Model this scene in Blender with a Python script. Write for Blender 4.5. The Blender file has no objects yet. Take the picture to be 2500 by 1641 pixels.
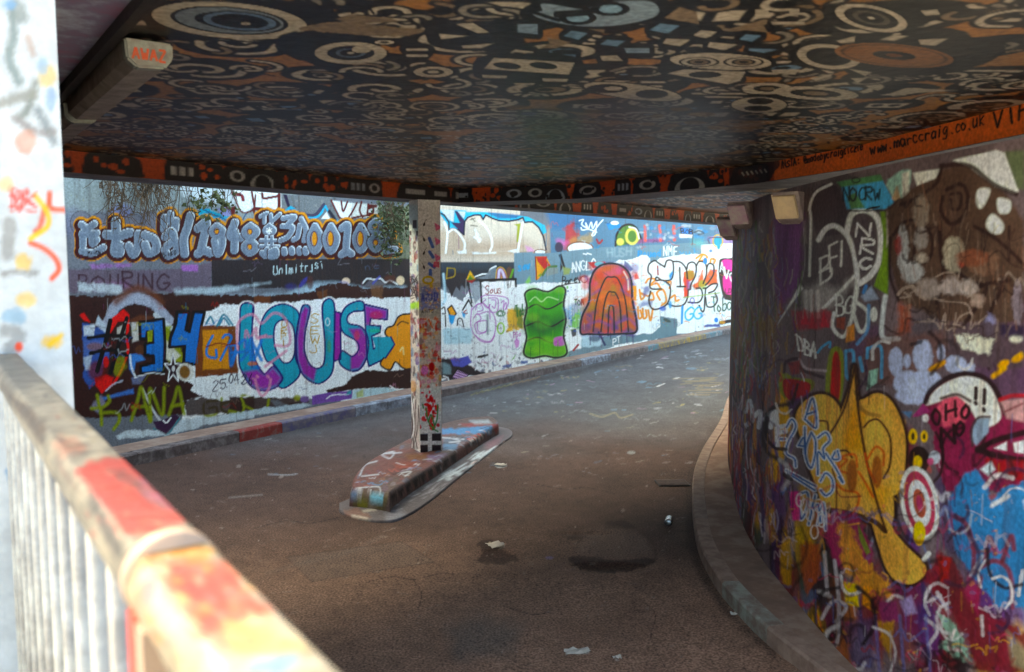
import bpy, bmesh, math, random
import numpy as np
from mathutils import Vector, Matrix

# ---------------------------------------------------------------- camera, sky, sun, exposure
S = bpy.context.scene
col = S.collection
F = 2050.0; HZ = 635.0                       # focal length and horizon row on a 2500 x 1641 plate
PITCH = math.atan((820.5 - HZ) / F)
CAM = np.array([0.0, 0.0, 2.0])
FW = np.array([0, math.cos(PITCH), -math.sin(PITCH)])
UP = np.array([0, math.sin(PITCH), math.cos(PITCH)])
cd = bpy.data.cameras.new('camera'); cam = bpy.data.objects.new('camera', cd); col.objects.link(cam)
cam.location = CAM; cam.rotation_euler = (math.radians(90) - PITCH, 0, 0)
cd.sensor_width = 36; cd.lens = 36 * F / 2500; cd.clip_start = 0.05; cd.clip_end = 1000
cd.dof.use_dof = True; cd.dof.focus_distance = 12.0; cd.dof.aperture_fstop = 4.8
S.camera = cam

SUN_EL, SUN_AZ = math.radians(30), (-0.86, 0.50)          # horizontal direction towards the sun
w = bpy.data.worlds.new('World'); S.world = w; w.use_nodes = True
nt = w.node_tree; nt.nodes.clear()
sky = nt.nodes.new('ShaderNodeTexSky'); sky.sky_type = 'NISHITA'; sky.sun_disc = False
sky.sun_elevation = SUN_EL; sky.sun_rotation = math.atan2(SUN_AZ[0], SUN_AZ[1])
sky.air_density = 0.75; sky.dust_density = 9.0; sky.ozone_density = 0.0
bg = nt.nodes.new('ShaderNodeBackground'); bg.inputs[1].default_value = 0.15
wo = nt.nodes.new('ShaderNodeOutputWorld')
nt.links.new(sky.outputs[0], bg.inputs[0]); nt.links.new(bg.outputs[0], wo.inputs[0])
sd = bpy.data.lights.new('sun', 'SUN'); sun = bpy.data.objects.new('sun', sd); col.objects.link(sun)
sd.energy = 2.4; sd.angle = math.radians(0.6); sd.color = (1.0, 0.93, 0.83)
tv = Vector((SUN_AZ[0] * math.cos(SUN_EL), SUN_AZ[1] * math.cos(SUN_EL), math.sin(SUN_EL))).normalized()
sun.rotation_euler = tv.to_track_quat('Z', 'Y').to_euler()
S.view_settings.view_transform = 'Standard'; S.view_settings.look = 'None'
S.view_settings.exposure = 3.95; S.view_settings.gamma = 1.0
S.view_settings.use_curve_mapping = False
S.view_settings.use_white_balance = True; S.view_settings.white_balance_temperature = 7300; S.view_settings.white_balance_tint = -4      # film balanced for open shade
S.render.engine = 'CYCLES'
S.cycles.max_bounces = 8; S.cycles.diffuse_bounces = 6; S.cycles.glossy_bounces = 3
S.cycles.use_denoising = True
S.cycles.sample_clamp_indirect = 8.0

rnd = random.Random(7)

# ---------------------------------------------------------------- helpers
def lin(c):
    c = np.asarray(c, float) / 255.0
    return np.where(c <= 0.04045, c / 12.92, ((c + 0.055) / 1.055) ** 2.4)

def proj(P):
    v = np.asarray(P, float) - CAM
    d = np.maximum(v @ FW, 1e-3)
    return 1250 + F * v[..., 0] / d, 820.5 - F * (v @ UP) / d

def onz(x, y, z):
    r = FW + np.array([(x - 1250) / F, 0, 0]) - UP * (y - 820.5) / F
    return CAM + (z - 2.0) / r[2] * r

def hash2(i, j, seed):
    h = (i.astype(np.int64) * 374761393 + j.astype(np.int64) * 668265263 + seed * 974634777) & 0x7fffffff
    h = ((h ^ (h >> 13)) * 1274126177) & 0x7fffffff
    h = (h ^ (h >> 16)) & 0x7fffffff
    return (h % 100003) / 100003.0

def vnoise(x, y, seed=0):
    i = np.floor(x); j = np.floor(y); fx = x - i; fy = y - j
    i = i.astype(np.int64); j = j.astype(np.int64)
    fx = fx * fx * (3 - 2 * fx); fy = fy * fy * (3 - 2 * fy)
    a = hash2(i, j, seed); b = hash2(i + 1, j, seed); c = hash2(i, j + 1, seed); d = hash2(i + 1, j + 1, seed)
    return (a * (1 - fx) + b * fx) * (1 - fy) + (c * (1 - fx) + d * fx) * fy

def fnoise(x, y, seed=0, oct=4):
    s = 0; a = 0.5; t = 0
    for k in range(oct):
        s = s + a * vnoise(x * 2 ** k, y * 2 ** k, seed + k * 17); t += a; a *= 0.55
    return s / t

def T(s, ox=0, oy=0, k=1.0):
    """'x,y x,y' in a crop (origin ox,oy, scale k) -> plate points"""
    return [(ox + float(a.split(',')[0]) / k, oy + float(a.split(',')[1]) / k) for a in s.split()]

def smooth(pts, n=6, closed=False):
    p = np.asarray(pts, float)
    if len(p) < 3: return p
    q = np.vstack([p[-1], p, p[0], p[1]]) if closed else np.vstack([2 * p[0] - p[1], p, 2 * p[-1] - p[-2]])
    out = []; m = len(p) if closed else len(p) - 1
    for i in range(m):
        a, b, c, d = q[i], q[i + 1], q[i + 2], q[i + 3]
        for t in np.linspace(0, 1, n, endpoint=False):
            out.append(0.5 * (2 * b + (c - a) * t + (2 * a - 5 * b + 4 * c - d) * t * t + (3 * b - a - 3 * c + d) * t ** 3))
    if not closed: out.append(p[-1])
    return np.array(out)

GL = {'A': '0,1 .5,0 1,1|.2,.62 .8,.62', 'B': '0,0 0,1|0,0 .8,.1 .8,.4 0,.5|0,.5 .95,.6 .9,.95 0,1', 'C': '1,.15 .5,0 0,.4 .1,.85 .5,1 1,.85',
 'D': '0,0 0,1|0,0 .8,.15 1,.5 .8,.9 0,1', 'E': '1,0 0,0 0,1 1,1|0,.5 .8,.5', 'F': '1,0 0,0 0,1|0,.5 .8,.5', 'G': '1,.15 .5,0 0,.4 .1,.85 .6,1 1,.8 1,.55 .6,.55',
 'H': '0,0 0,1|1,0 1,1|0,.5 1,.5', 'I': '.5,0 .5,1', 'J': '.8,0 .8,.8 .4,1 0,.8', 'K': '0,0 0,1|1,0 0,.55 1,1', 'L': '0,0 0,1 1,1', 'M': '0,1 .1,0 .5,.6 .9,0 1,1',
 'N': '0,1 0,0 1,1 1,0', 'O': '.5,0 .05,.3 .05,.7 .5,1 .95,.7 .95,.3 .5,0', 'P': '0,1 0,0|0,0 .9,.1 .9,.45 0,.55', 'Q': '.5,0 .05,.3 .05,.7 .5,1 .95,.7 .95,.3 .5,0|.6,.7 1,1',
 'R': '0,1 0,0|0,0 .9,.1 .9,.4 0,.5 1,1', 'S': '1,.12 .5,0 .05,.22 .5,.5 .95,.75 .5,1 0,.88', 'T': '0,0 1,0|.5,0 .5,1', 'U': '0,0 .05,.8 .5,1 .95,.8 1,0', 'V': '0,0 .5,1 1,0',
 'W': '0,0 .25,1 .5,.4 .75,1 1,0', 'X': '0,0 1,1|1,0 0,1', 'Y': '0,0 .5,.5 1,0|.5,.5 .5,1', 'Z': '0,0 1,0 0,1 1,1', '0': '.5,0 .05,.3 .05,.7 .5,1 .95,.7 .95,.3 .5,0',
 '1': '.2,.2 .55,0 .55,1', '2': '0,.2 .5,0 .95,.25 0,1 1,1', '3': '0,.1 .6,0 .9,.25 .4,.5 .95,.75 .5,1 0,.9', '4': '.7,1 .7,0 0,.65 1,.65', '5': '1,0 .1,0 .05,.45 .7,.4 .95,.7 .6,1 0,.92',
 '6': '.9,0 .3,.3 .05,.75 .5,1 .95,.75 .6,.5 .1,.65', '7': '0,0 1,0 .4,1', '8': '.5,.48 .1,.25 .5,0 .9,.25 .5,.48 .05,.75 .5,1 .95,.75 .5,.48', '9': '.9,.3 .5,0 .1,.3 .5,.5 .9,.3 .8,.7 .4,1',
 '.': '.45,.95 .55,1', '!': '.5,0 .5,.65|.5,.92 .5,1', '-': '.1,.5 .9,.5', '=': '.1,.35 .9,.35|.1,.65 .9,.65', '@': '.7,.6 .4,.7 .35,.4 .65,.35 .7,.7 1,.5 .8,.05 .2,.1 .05,.6 .4,1 .8,.95', ':': '.5,.3 .5,.36|.5,.8 .5,.86',
 '#': '.3,0 .1,1|.8,0 .6,1|0,.3 1,.3|0,.65 1,.65', '/': '0,1 1,0', '(': '.8,0 .3,.3 .3,.7 .8,1',
 'a': '.9,.5 .4,.42 .1,.7 .4,1 .9,.8|.9,.45 .95,1', 'b': '.1,0 .1,1|.1,.6 .6,.45 .9,.75 .5,1 .1,.9', 'c': '.9,.5 .4,.45 .1,.75 .5,1 .9,.9', 'd': '.9,0 .9,1|.9,.6 .4,.45 .1,.75 .5,1 .9,.9', 'e': '.1,.72 .9,.68 .6,.42 .1,.7 .4,1 .9,.9',
 'g': '.9,.5 .4,.42 .1,.7 .5,.95 .9,.6 .9,1.25 .2,1.3', 'i': '.5,.45 .5,1|.5,.2 .5,.25', 'j': '.6,.45 .6,1.2 .2,1.2', 'k': '.1,0 .1,1|.8,.45 .1,.75 .8,1', 'l': '.5,0 .5,1', 'm': '0,1 .05,.45 .3,.5 .5,.6 .5,1|.5,.6 .8,.45 1,.6 1,1', 'n': '.1,1 .1,.45|.1,.6 .6,.42 .9,.6 .9,1',
 'o': '.5,.42 .1,.7 .5,1 .9,.7 .5,.42', 'p': '.1,.45 .1,1.35|.1,.55 .6,.42 .9,.7 .5,1 .1,.95', 'r': '.2,1 .2,.45|.2,.6 .5,.42 .9,.5', 's': '.9,.5 .4,.42 .2,.6 .8,.8 .6,1 .1,.95', 't': '.4,.1 .45,1 .8,.98|.1,.42 .85,.4', 'u': '.1,.45 .15,.9 .5,1 .9,.8|.9,.45 .95,1', 'v': '.1,.45 .5,1 .9,.45', 'w': '0,.45 .25,1 .5,.6 .75,1 1,.45', 'y': '.1,.45 .5,1|.9,.45 .3,1.35'}

class Surf:
    """a painted surface: grid of points; every paint layer is laid over the surface's own points"""
    def __init__(s, P, base=(128, 128, 128), w=None):
        s.P = np.asarray(P, float); s.shape = s.P.shape[:2]
        Q = s.P.reshape(-1, 3)
        s.x, s.y = proj(Q); s.N = len(Q)
        s.w = w if w is not None else (Q[:, 0] + Q[:, 1], Q[:, 2] * 1.0)
        s.c = np.tile(lin(base), (s.N, 1))
        s.mode = 'p'; s.seed = 1
    def X(s):
        if s.mode == 'p': return s.x, s.y
        if not hasattr(s, 'wc'): s.wc = (s.w[0] * 100, s.w[1] * 100)
        return s.wc
    def sel(s, b, m):
        X, Y = s.X()
        if not hasattr(s, 'tiles'): s.tiles = {}
        if s.mode not in s.tiles:
            tx = np.clip(np.floor(X / 40), -200, 200).astype(np.int64) + 200; ty = np.clip(np.floor(Y / 40), -200, 200).astype(np.int64) + 200
            o = np.lexsort((ty, tx)); key = (tx * 401 + ty)[o]; s.tiles[s.mode] = (o, key)
        o, key = s.tiles[s.mode]; g = lambda v: int(min(max(math.floor(v / 40), -200), 200)) + 200
        x0, x1, y0, y1 = g(b[0] - m), g(b[2] + m), g(b[1] - m), g(b[3] + m); parts = []
        for q in range(x0, x1 + 1):
            i0, i1 = np.searchsorted(key, [q * 401 + y0, q * 401 + y1 + 1]); parts.append(o[i0:i1])
        i = np.concatenate(parts) if parts else np.zeros(0, np.int64)
        return i[(X[i] > b[0] - m) & (X[i] < b[2] + m) & (Y[i] > b[1] - m) & (Y[i] < b[3] + m)]
    def put(s, i, d, color, a=1.0, soft=1.5, rag=0.0, rs=12.0, wear=0.0):
        if not len(i): return
        X, Y = s.X(); s.seed += 1
        if rag: d = d + (fnoise(X[i] / rs, Y[i] / rs, s.seed, 3) - 0.5) * 2 * rag
        al = np.clip(0.5 - d / max(soft, .01), 0, 1) * a
        if wear: al = al * np.clip(1.0 - wear * 2.4 * np.clip(fnoise(X[i] / 7, Y[i] / 7, s.seed + 5, 3) - .42, 0, 1) * 2, 0, 1)
        al = al[:, None]; cc = lin(color)
        s.c[i] = s.c[i] * (1 - al) + cc * al
    @staticmethod
    def segd(px, py, p, closed=False):
        d = np.full(px.shape, 1e9); n = len(p)
        for k in range(n if closed else n - 1):
            ax, ay = p[k]; bx, by = p[(k + 1) % n]
            vx, vy = bx - ax, by - ay; L = vx * vx + vy * vy + 1e-9
            t = np.clip(((px - ax) * vx + (py - ay) * vy) / L, 0, 1)
            d = np.minimum(d, (px - ax - t * vx) ** 2 + (py - ay - t * vy) ** 2)
        return np.sqrt(d)
    def poly(s, pts, color, a=1.0, soft=1.5, rag=0.0, rs=12.0, sm=False, wear=0.0, grad=None):
        p = smooth(pts, 5, True) if sm else np.asarray(pts, float)
        b = (*p.min(0), *p.max(0)); i = s.sel(b, rag * 1.2 + soft + 1)
        if not len(i): return
        X, Y = s.X(); px, py = X[i], Y[i]
        ins = np.zeros(len(i), bool); n = len(p)
        for k in range(n):
            ax, ay = p[k]; bx, by = p[(k + 1) % n]
            c = ((ay > py) != (by > py))
            if ay != by: ins ^= c & (px < (bx - ax) * (py - ay) / (by - ay) + ax)
        d = s.segd(px, py, p, True); d = np.where(ins, -d, d)
        s.put(i, d, color, a, soft, rag, rs, wear)
    def line(s, pts, wd, color, a=1.0, soft=1.4, sm=True, rag=0.0, rs=8.0, closed=False, wear=0.0):
        p = smooth(pts, 6, closed) if sm else np.asarray(pts, float)
        if sm and closed: closed = True
        b = (*p.min(0), *p.max(0)); i = s.sel(b, wd / 2 + soft + rag + 1)
        if not len(i): return
        X, Y = s.X(); s.put(i, s.segd(X[i], Y[i], p, closed) - wd / 2, color, a, soft, rag, rs, wear)
    def ell(s, cx, cy, rx, ry, color, a=1.0, soft=1.5, rot=0.0, ring=0.0, rag=0.0, rs=10.0, wear=0.0):
        m = max(rx, ry) + ring; i = s.sel((cx - m, cy - m, cx + m, cy + m), soft + rag + 1)
        if not len(i): return
        X, Y = s.X(); c, q = math.cos(rot), math.sin(rot)
        u = ((X[i] - cx) * c + (Y[i] - cy) * q); v = (-(X[i] - cx) * q + (Y[i] - cy) * c)
        k = np.sqrt((u / rx) ** 2 + (v / ry) ** 2) + 1e-6
        d = (k - 1) * np.sqrt(u * u + v * v) / k
        if ring: d = np.abs(d) - ring / 2
        s.put(i, d, color, a, soft, rag, rs, wear)
    def text(s, t, x0, y0, x1, y1, h, wd, color, a=1.0, soft=1.2, gap=.3, wear=0, h1=None, sm=True, lean=0.0):
        n = len(t); r_ = random.Random(len(t) * 31 + int(abs(x0) * 7) + int(abs(y0)))
        for k, ch in enumerate(t):
            if ch not in GL: continue
            f0 = k / n; cw = (1 - gap) / n * r_.uniform(.88, 1.1); hk = (h + ((h1 if h1 else h) - h) * f0) * r_.uniform(.88, 1.14); jx, jy, jr = r_.gauss(0, .03) * h, r_.gauss(0, .045) * h, r_.gauss(0, .07); wk = wd * r_.uniform(.85, 1.15)
            for st in GL[ch].split('|'):
                pts = []
                for q in st.split():
                    u, v = map(float, q.split(','))
                    f = f0 + u * cw; pts.append((x0 + (x1 - x0) * f + (lean + jr) * (1 - v) * hk + jx + r_.gauss(0, .018) * h, y0 + (y1 - y0) * f + (v - 1) * hk + jy + r_.gauss(0, .018) * h))
                s.line(pts, wk, color, a, soft, rag=wk * .12, rs=4, sm=sm and ch in 'BCDGJOPQRSU02356789abcdeghjmnoprstuy', wear=wear)
    def specks(s, box, n, colors, lo, hi, a=1.0, ang=None, asp=3.0, rng=None):
        r = rng or rnd
        for _ in range(n):
            x = r.uniform(box[0], box[2]); y = r.uniform(box[1], box[3]); q = r.uniform(lo, hi)
            th = r.uniform(0, 3.14) if ang is None else ang + r.gauss(0, .25)
            s.ell(x, y, q, q / r.uniform(1, asp), r.choice(colors), a * r.uniform(.5, 1), 1.5, th, rag=q * .4, rs=q + 1)
    def scrib(s, box, n, colors, wlo, whi, size, a=1.0, rng=None):
        r = rng or rnd
        for _ in range(n):
            x = r.uniform(box[0], box[2]); y = r.uniform(box[1], box[3]); z = size * r.uniform(.5, 1.4)
            th = r.gauss(0, .25); pts = []
            m = r.randint(4, 8)
            for k in range(m):
                u = (k / (m - 1) - .5) * z * 1.6 + r.gauss(0, z * .12); v = z * r.uniform(-.5, .5)
                pts.append((x + u * math.cos(th) - v * math.sin(th), y + u * math.sin(th) + v * math.cos(th)))
            s.line(pts, r.uniform(wlo, whi), r.choice(colors), a * r.uniform(.6, 1), 1.5)
    def mottle(s, scale, amt, seed=3, tint=None):
        n = fnoise(s.w[0] / scale, s.w[1] / scale, seed, 5)
        k = np.clip(1 + (n - .5) * 2 * amt, 0, 3)[:, None]
        s.c = s.c * k
        if tint is not None:
            m = np.clip((fnoise(s.w[0] / scale * .6 + 9, s.w[1] / scale * .6, seed + 40, 4) - .5) * 3, 0, .5)[:, None]
            s.c = s.c * (1 - m) + lin(tint) * m

def link(o, parent=None):
    col.objects.link(o)
    if parent is not None: o.parent = parent
    return o

def surf_obj(name, s, mat, parent=None, keep=None, flip=False, smoothsh=True, org=(0, 0, 0)):
    H, W = s.shape
    idx = np.arange(H * W).reshape(H, W)
    q = np.stack([idx[:-1, :-1], idx[:-1, 1:], idx[1:, 1:], idx[1:, :-1]], -1).reshape(-1, 4)
    if flip: q = q[:, ::-1]
    V = s.P.reshape(-1, 3); C = s.c; sat, gam, gain = getattr(s, 'fin', (1, 1, (1, 1, 1)))
    lum = (C @ np.array([.25, .6, .15]))[:, None]; C = np.clip(lum + (C - lum) * sat, .0015, 1) ** gam * np.array(gain)
    if keep is not None:
        q = q[keep(V[q].mean(1))]
        u, inv = np.unique(q, return_inverse=True); q = inv.reshape(-1, 4); V = V[u]; C = C[u]
    me = bpy.data.meshes.new(name)
    me.vertices.add(len(V)); me.vertices.foreach_set('co', (V - np.array(org)).astype(np.float32).ravel())
    me.loops.add(q.size); me.loops.foreach_set('vertex_index', q.astype(np.int32).ravel())
    me.polygons.add(len(q)); me.polygons.foreach_set('loop_start', np.arange(0, q.size, 4, dtype=np.int32))
    if smoothsh: me.polygons.foreach_set('use_smooth', np.ones(len(q), bool))
    me.update(calc_edges=True)
    at = me.color_attributes.new('paint', 'FLOAT_COLOR', 'POINT')
    rgba = np.ones((len(V), 4), np.float32); rgba[:, :3] = np.clip(C, 0.004, 0.86)
    at.data.foreach_set('color', rgba.ravel())
    me.materials.append(mat)
    o = bpy.data.objects.new(name, me); o.location = org
    return link(o, parent)

def pymesh(name, V, Fc, mat, parent=None, smoothsh=False, bevel=0.0):
    me = bpy.data.meshes.new(name); me.from_pydata([tuple(v) for v in V], [], Fc); me.update()
    bm = bmesh.new(); bm.from_mesh(me); bmesh.ops.recalc_face_normals(bm, faces=bm.faces)
    if bevel: bmesh.ops.bevel(bm, geom=bm.edges[:], offset=bevel, segments=2, affect='EDGES')
    bm.to_mesh(me); bm.free()
    if smoothsh:
        for p in me.polygons: p.use_smooth = True
    me.materials.append(mat)
    return link(bpy.data.objects.new(name, me), parent)

def prism(name, pts, z0, z1, mat, parent=None, bevel=0.0):
    n = len(pts)
    V = [(x, y, z0) for x, y in pts] + [(x, y, z1) for x, y in pts]
    Fc = [list(range(n))[::-1], list(range(n, 2 * n))] + [[i, (i + 1) % n, n + (i + 1) % n, n + i] for i in range(n)]
    return pymesh(name, V, Fc, mat, parent, bevel=bevel)

def tube_mesh(name, pts, r, mat, parent=None, seg=10, cap=True):
    V = []; Fc = []; n = len(pts)
    pts = [Vector(p) for p in pts]
    for i, p in enumerate(pts):
        d = (pts[min(i + 1, n - 1)] - pts[max(i - 1, 0)]).normalized()
        a = d.cross(Vector((0, 0, 1)))
        if a.length < .05: a = d.cross(Vector((1, 0, 0)))
        a.normalize(); b = a.cross(d); rr = r[i] if isinstance(r, (list, tuple)) else r
        for k in range(seg):
            t = 2 * math.pi * k / seg; V.append(p + a * rr * math.cos(t) + b * rr * math.sin(t))
    for i in range(n - 1):
        for k in range(seg):
            k2 = (k + 1) % seg; Fc.append([i * seg + k, i * seg + k2, (i + 1) * seg + k2, (i + 1) * seg + k])
    if cap: Fc += [list(range(seg))[::-1], list(range((n - 1) * seg, n * seg))]
    return pymesh(name, V, Fc, mat, parent, smoothsh=True)

def thing(name, label, cat, loc=(0, 0, 0), group=None):
    o = bpy.data.objects.new(name, None); o.location = loc; o.empty_display_size = .2; link(o)
    return tag(o, label, cat, group)
def tag(o, label=None, cat=None, group=None, kind=None):
    if label: o['label'] = label
    if cat: o['category'] = cat
    if group: o['group'] = group
    if kind: o['kind'] = kind
    return o

# ---------------------------------------------------------------- materials (all node based)
def N(nt, t, **kw):
    n = nt.nodes.new(t)
    for k, v in kw.items():
        if k in n.inputs.keys() if isinstance(k, str) else False: n.inputs[k].default_value = v
        else: setattr(n, k, v)
    return n

def paint_mat(name, rough=.6, grain=.10, gscale=60.0, bump=.25, bscale=40.0, spec=.4, dirt=None, dirt_amt=.0, dscale=1.5):
    m = bpy.data.materials.new(name); m.use_nodes = True; t = m.node_tree; b = t.nodes['Principled BSDF']; L = t.links.new
    at = t.nodes.new('ShaderNodeAttribute'); at.attribute_name = 'paint'
    tc = t.nodes.new('ShaderNodeNewGeometry')
    n1 = N(t, 'ShaderNodeTexNoise'); n1.inputs['Scale'].default_value = gscale; n1.inputs['Detail'].default_value = 6
    n2 = N(t, 'ShaderNodeTexNoise'); n2.inputs['Scale'].default_value = bscale; n2.inputs['Detail'].default_value = 5
    L(tc.outputs['Position'], n1.inputs['Vector']); L(tc.outputs['Position'], n2.inputs['Vector'])
    mr = t.nodes.new('ShaderNodeMapRange'); mr.inputs['From Min'].default_value = .3; mr.inputs['From Max'].default_value = .7
    mr.inputs['To Min'].default_value = 1 - grain * 2; mr.inputs['To Max'].default_value = 1 + grain * 2
    L(n1.outputs['Fac'], mr.inputs['Value'])
    vm = t.nodes.new('ShaderNodeVectorMath'); vm.operation = 'SCALE'
    L(at.outputs['Color'], vm.inputs[0]); L(mr.outputs['Result'], vm.inputs['Scale'])
    src = vm.outputs[0]
    if dirt is not None:
        n3 = N(t, 'ShaderNodeTexNoise'); n3.inputs['Scale'].default_value = dscale; n3.inputs['Detail'].default_value = 7; n3.inputs['Roughness'].default_value = .7
        L(tc.outputs['Position'], n3.inputs['Vector'])
        r3 = t.nodes.new('ShaderNodeMapRange'); r3.inputs['From Min'].default_value = .45; r3.inputs['From Max'].default_value = .75; r3.inputs['To Max'].default_value = dirt_amt
        L(n3.outputs['Fac'], r3.inputs['Value'])
        mx = t.nodes.new('ShaderNodeMix'); mx.data_type = 'RGBA'; L(r3.outputs['Result'], mx.inputs['Factor']); L(src, mx.inputs[6]); mx.inputs[7].default_value = (*lin(dirt), 1)
        src = mx.outputs[2]
    L(src, b.inputs['Base Color'])
    b.inputs['Roughness'].default_value = rough; b.inputs['Specular IOR Level'].default_value = spec
    bp = t.nodes.new('ShaderNodeBump'); bp.inputs['Strength'].default_value = bump; bp.inputs['Distance'].default_value = .01
    L(n2.outputs['Fac'], bp.inputs['Height']); L(bp.outputs['Normal'], b.inputs['Normal'])
    return m

def solid_mat(name, c1, c2=None, scale=6.0, rough=.7, bump=.3, metal=0.0, c3=None, spec=.4):
    m = bpy.data.materials.new(name); m.use_nodes = True; t = m.node_tree; b = t.nodes['Principled BSDF']; L = t.links.new
    c2 = c2 or tuple(v * .8 for v in c1)
    g = t.nodes.new('ShaderNodeNewGeometry')
    n = N(t, 'ShaderNodeTexNoise'); n.inputs['Scale'].default_value = scale; n.inputs['Detail'].default_value = 7; n.inputs['Roughness'].default_value = .65
    L(g.outputs['Position'], n.inputs['Vector'])
    r = t.nodes.new('ShaderNodeValToRGB'); e = r.color_ramp.elements
    e[0].position = .38; e[0].color = (*lin(c1), 1); e[1].position = .62; e[1].color = (*lin(c2), 1)
    if c3:
        q = e.new(.5); q.color = (*lin(c3), 1)
    L(n.outputs['Fac'], r.inputs[0]); L(r.outputs[0], b.inputs['Base Color'])
    b.inputs['Roughness'].default_value = rough; b.inputs['Metallic'].default_value = metal; b.inputs['Specular IOR Level'].default_value = spec
    bp = t.nodes.new('ShaderNodeBump'); bp.inputs['Strength'].default_value = bump; bp.inputs['Distance'].default_value = .01
    n2 = N(t, 'ShaderNodeTexNoise'); n2.inputs['Scale'].default_value = scale * 8; n2.inputs['Detail'].default_value = 4
    L(g.outputs['Position'], n2.inputs['Vector']); L(n2.outputs['Fac'], bp.inputs['Height']); L(bp.outputs['Normal'], b.inputs['Normal'])
    return m

M_WALL = paint_mat('painted_wall', .6, .12, 55, .30, 30, spec=.2)
M_CEIL = paint_mat('painted_ceiling', .42, .16, 40, .15, 25, spec=.2)
M_ROAD = paint_mat('asphalt_floor', .8, .34, 80, .4, 170, spec=.2)
M_RAIL = paint_mat('painted_rail', .45, .06, 90, .25, 60)
M_CONC = solid_mat('dirty_concrete', (96, 90, 86), (132, 126, 120), 3, .85, .4)
M_SOFFIT = solid_mat('grey_soffit', (78, 72, 74), (120, 112, 112), 5, .6, .5, c3=(95, 86, 90))
M_DARK = solid_mat('dark_steel', (30, 28, 28), (48, 44, 42), 12, .6, .2)
M_PAVE = solid_mat('stained_pavement', (128, 104, 90), (158, 136, 120), 5, .85, .4, c3=(142, 116, 100))
# ---------------------------------------------------------------- plan of the underpass
W0 = np.array([-3.76, 8.85]); W1 = np.array([6.53, 24.7]); WD = (W1 - W0) / np.linalg.norm(W1 - W0); WN = np.array([WD[1], -WD[0]])
def wall_at_px(x, y=800.0):
    r = FW + np.array([(x - 1250) / F, 0, 0]) - UP * (y - 820.5) / F
    t = ((W0 - CAM[:2]) @ WN) / (r[:2] @ WN)
    return (CAM[:2] + t * r[:2] - W0) @ WD
B1a = np.array([-2.84, 5.48]); B1b = np.array([3.49, 13.35]); BD = (B1b - B1a) / np.linalg.norm(B1b - B1a); BN = np.array([-BD[1], BD[0]])   # BN: towards the back wall
B2 = [(-.62, 8.40), (.57, 7.87), (1.2, 7.11), (1.79, 6.31), (2.13, 5.24), (2.30, 3.85), (2.38, 2.4), (2.42, .6)]
RW = [(4.6, 14.4), (3.6, 12.0), (2.7, 9.7), (2.2, 8.4), (1.90, 7.12), (1.69, 6.05), (1.605, 5.26), (1.595, 4.6), (1.60, 4.0), (1.64, 3.5), (1.70, 3.0), (1.76, 2.4), (1.8, 1.6)]
ZC, ZB, ZW = 2.70, 2.56, 2.41

# ---------------------------------------------------------------- ground sheet (one sheet to the horizon, finer and painted where the lanes are)
gm = solid_mat('asphalt_far', (120, 115, 108), (136, 130, 124), 2, .9, .4)
V = [(-150, -150, -.07), (150, -150, -.07), (150, 180, -.07), (-150, 180, -.07)]
tag(pymesh('ground', V, [[0, 1, 2, 3]], gm), kind='structure')
ys = np.concatenate([[2200., 1900.], np.arange(1700, 960, -2.6), np.arange(960, 775, -1.8)])
xs = np.arange(150, 2260, 2.8)
Yr = np.array([onz(1250, y, 0)[1] for y in ys]); dep = np.array([(np.array([0, Y, -2.0]) @ FW) for Y in Yr])
Xg = (xs[None, :] - 1250) / F * dep[:, None]
P = np.stack([Xg, np.repeat(Yr[:, None], len(xs), 1), np.zeros_like(Xg)], -1)
fx, fy = P[..., 0].ravel(), P[..., 1].ravel()
def dip(cx, cy, rx, ry, dz, rot=0.):
    c, q = math.cos(rot), math.sin(rot); u = (fx - cx) * c + (fy - cy) * q; v = -(fx - cx) * q + (fy - cy) * c
    k = (u / rx) ** 2 + (v / ry) ** 2
    return dz * np.clip(1 - k, 0, 1) ** .6
zz = (fnoise(fx * 1.2, fy * 1.2, 5, 3) - .5) * .012 + (fnoise(fx * 8, fy * 8, 8, 2) - .5) * .003
zz = zz + dip(.62, 5.32, .30, .10, -.022) + dip(-.12, 5.52, .16, .16, -.018, .5) + dip(.55, 6.0, .22, .05, -.012)
P[..., 2] = zz.reshape(Xg.shape)
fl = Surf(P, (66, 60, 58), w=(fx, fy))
n1 = fnoise(fx * .7, fy * .7, 31, 4); n2 = fnoise(fx * 2.2, fy * 2.2, 71, 4); n3 = fnoise(fx * 14, fy * 14, 12, 3)
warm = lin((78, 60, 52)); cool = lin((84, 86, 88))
k = np.clip((fy - 8.2) / 3.0 + (n1 - .5) * .9, 0, 1)[:, None]           # painted-in light: brown road graded to a sky-lit grey further on
k2 = np.clip((6.3 - fy) / 1.6 + (n1 - .5) * 1.1, 0, 1)[:, None]  # near road painted lighter to make up for the dim light there
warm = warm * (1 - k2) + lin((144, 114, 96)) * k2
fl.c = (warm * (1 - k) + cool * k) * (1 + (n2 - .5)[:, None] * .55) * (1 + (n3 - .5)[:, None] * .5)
rng = random.Random(3)
g = fl
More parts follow.
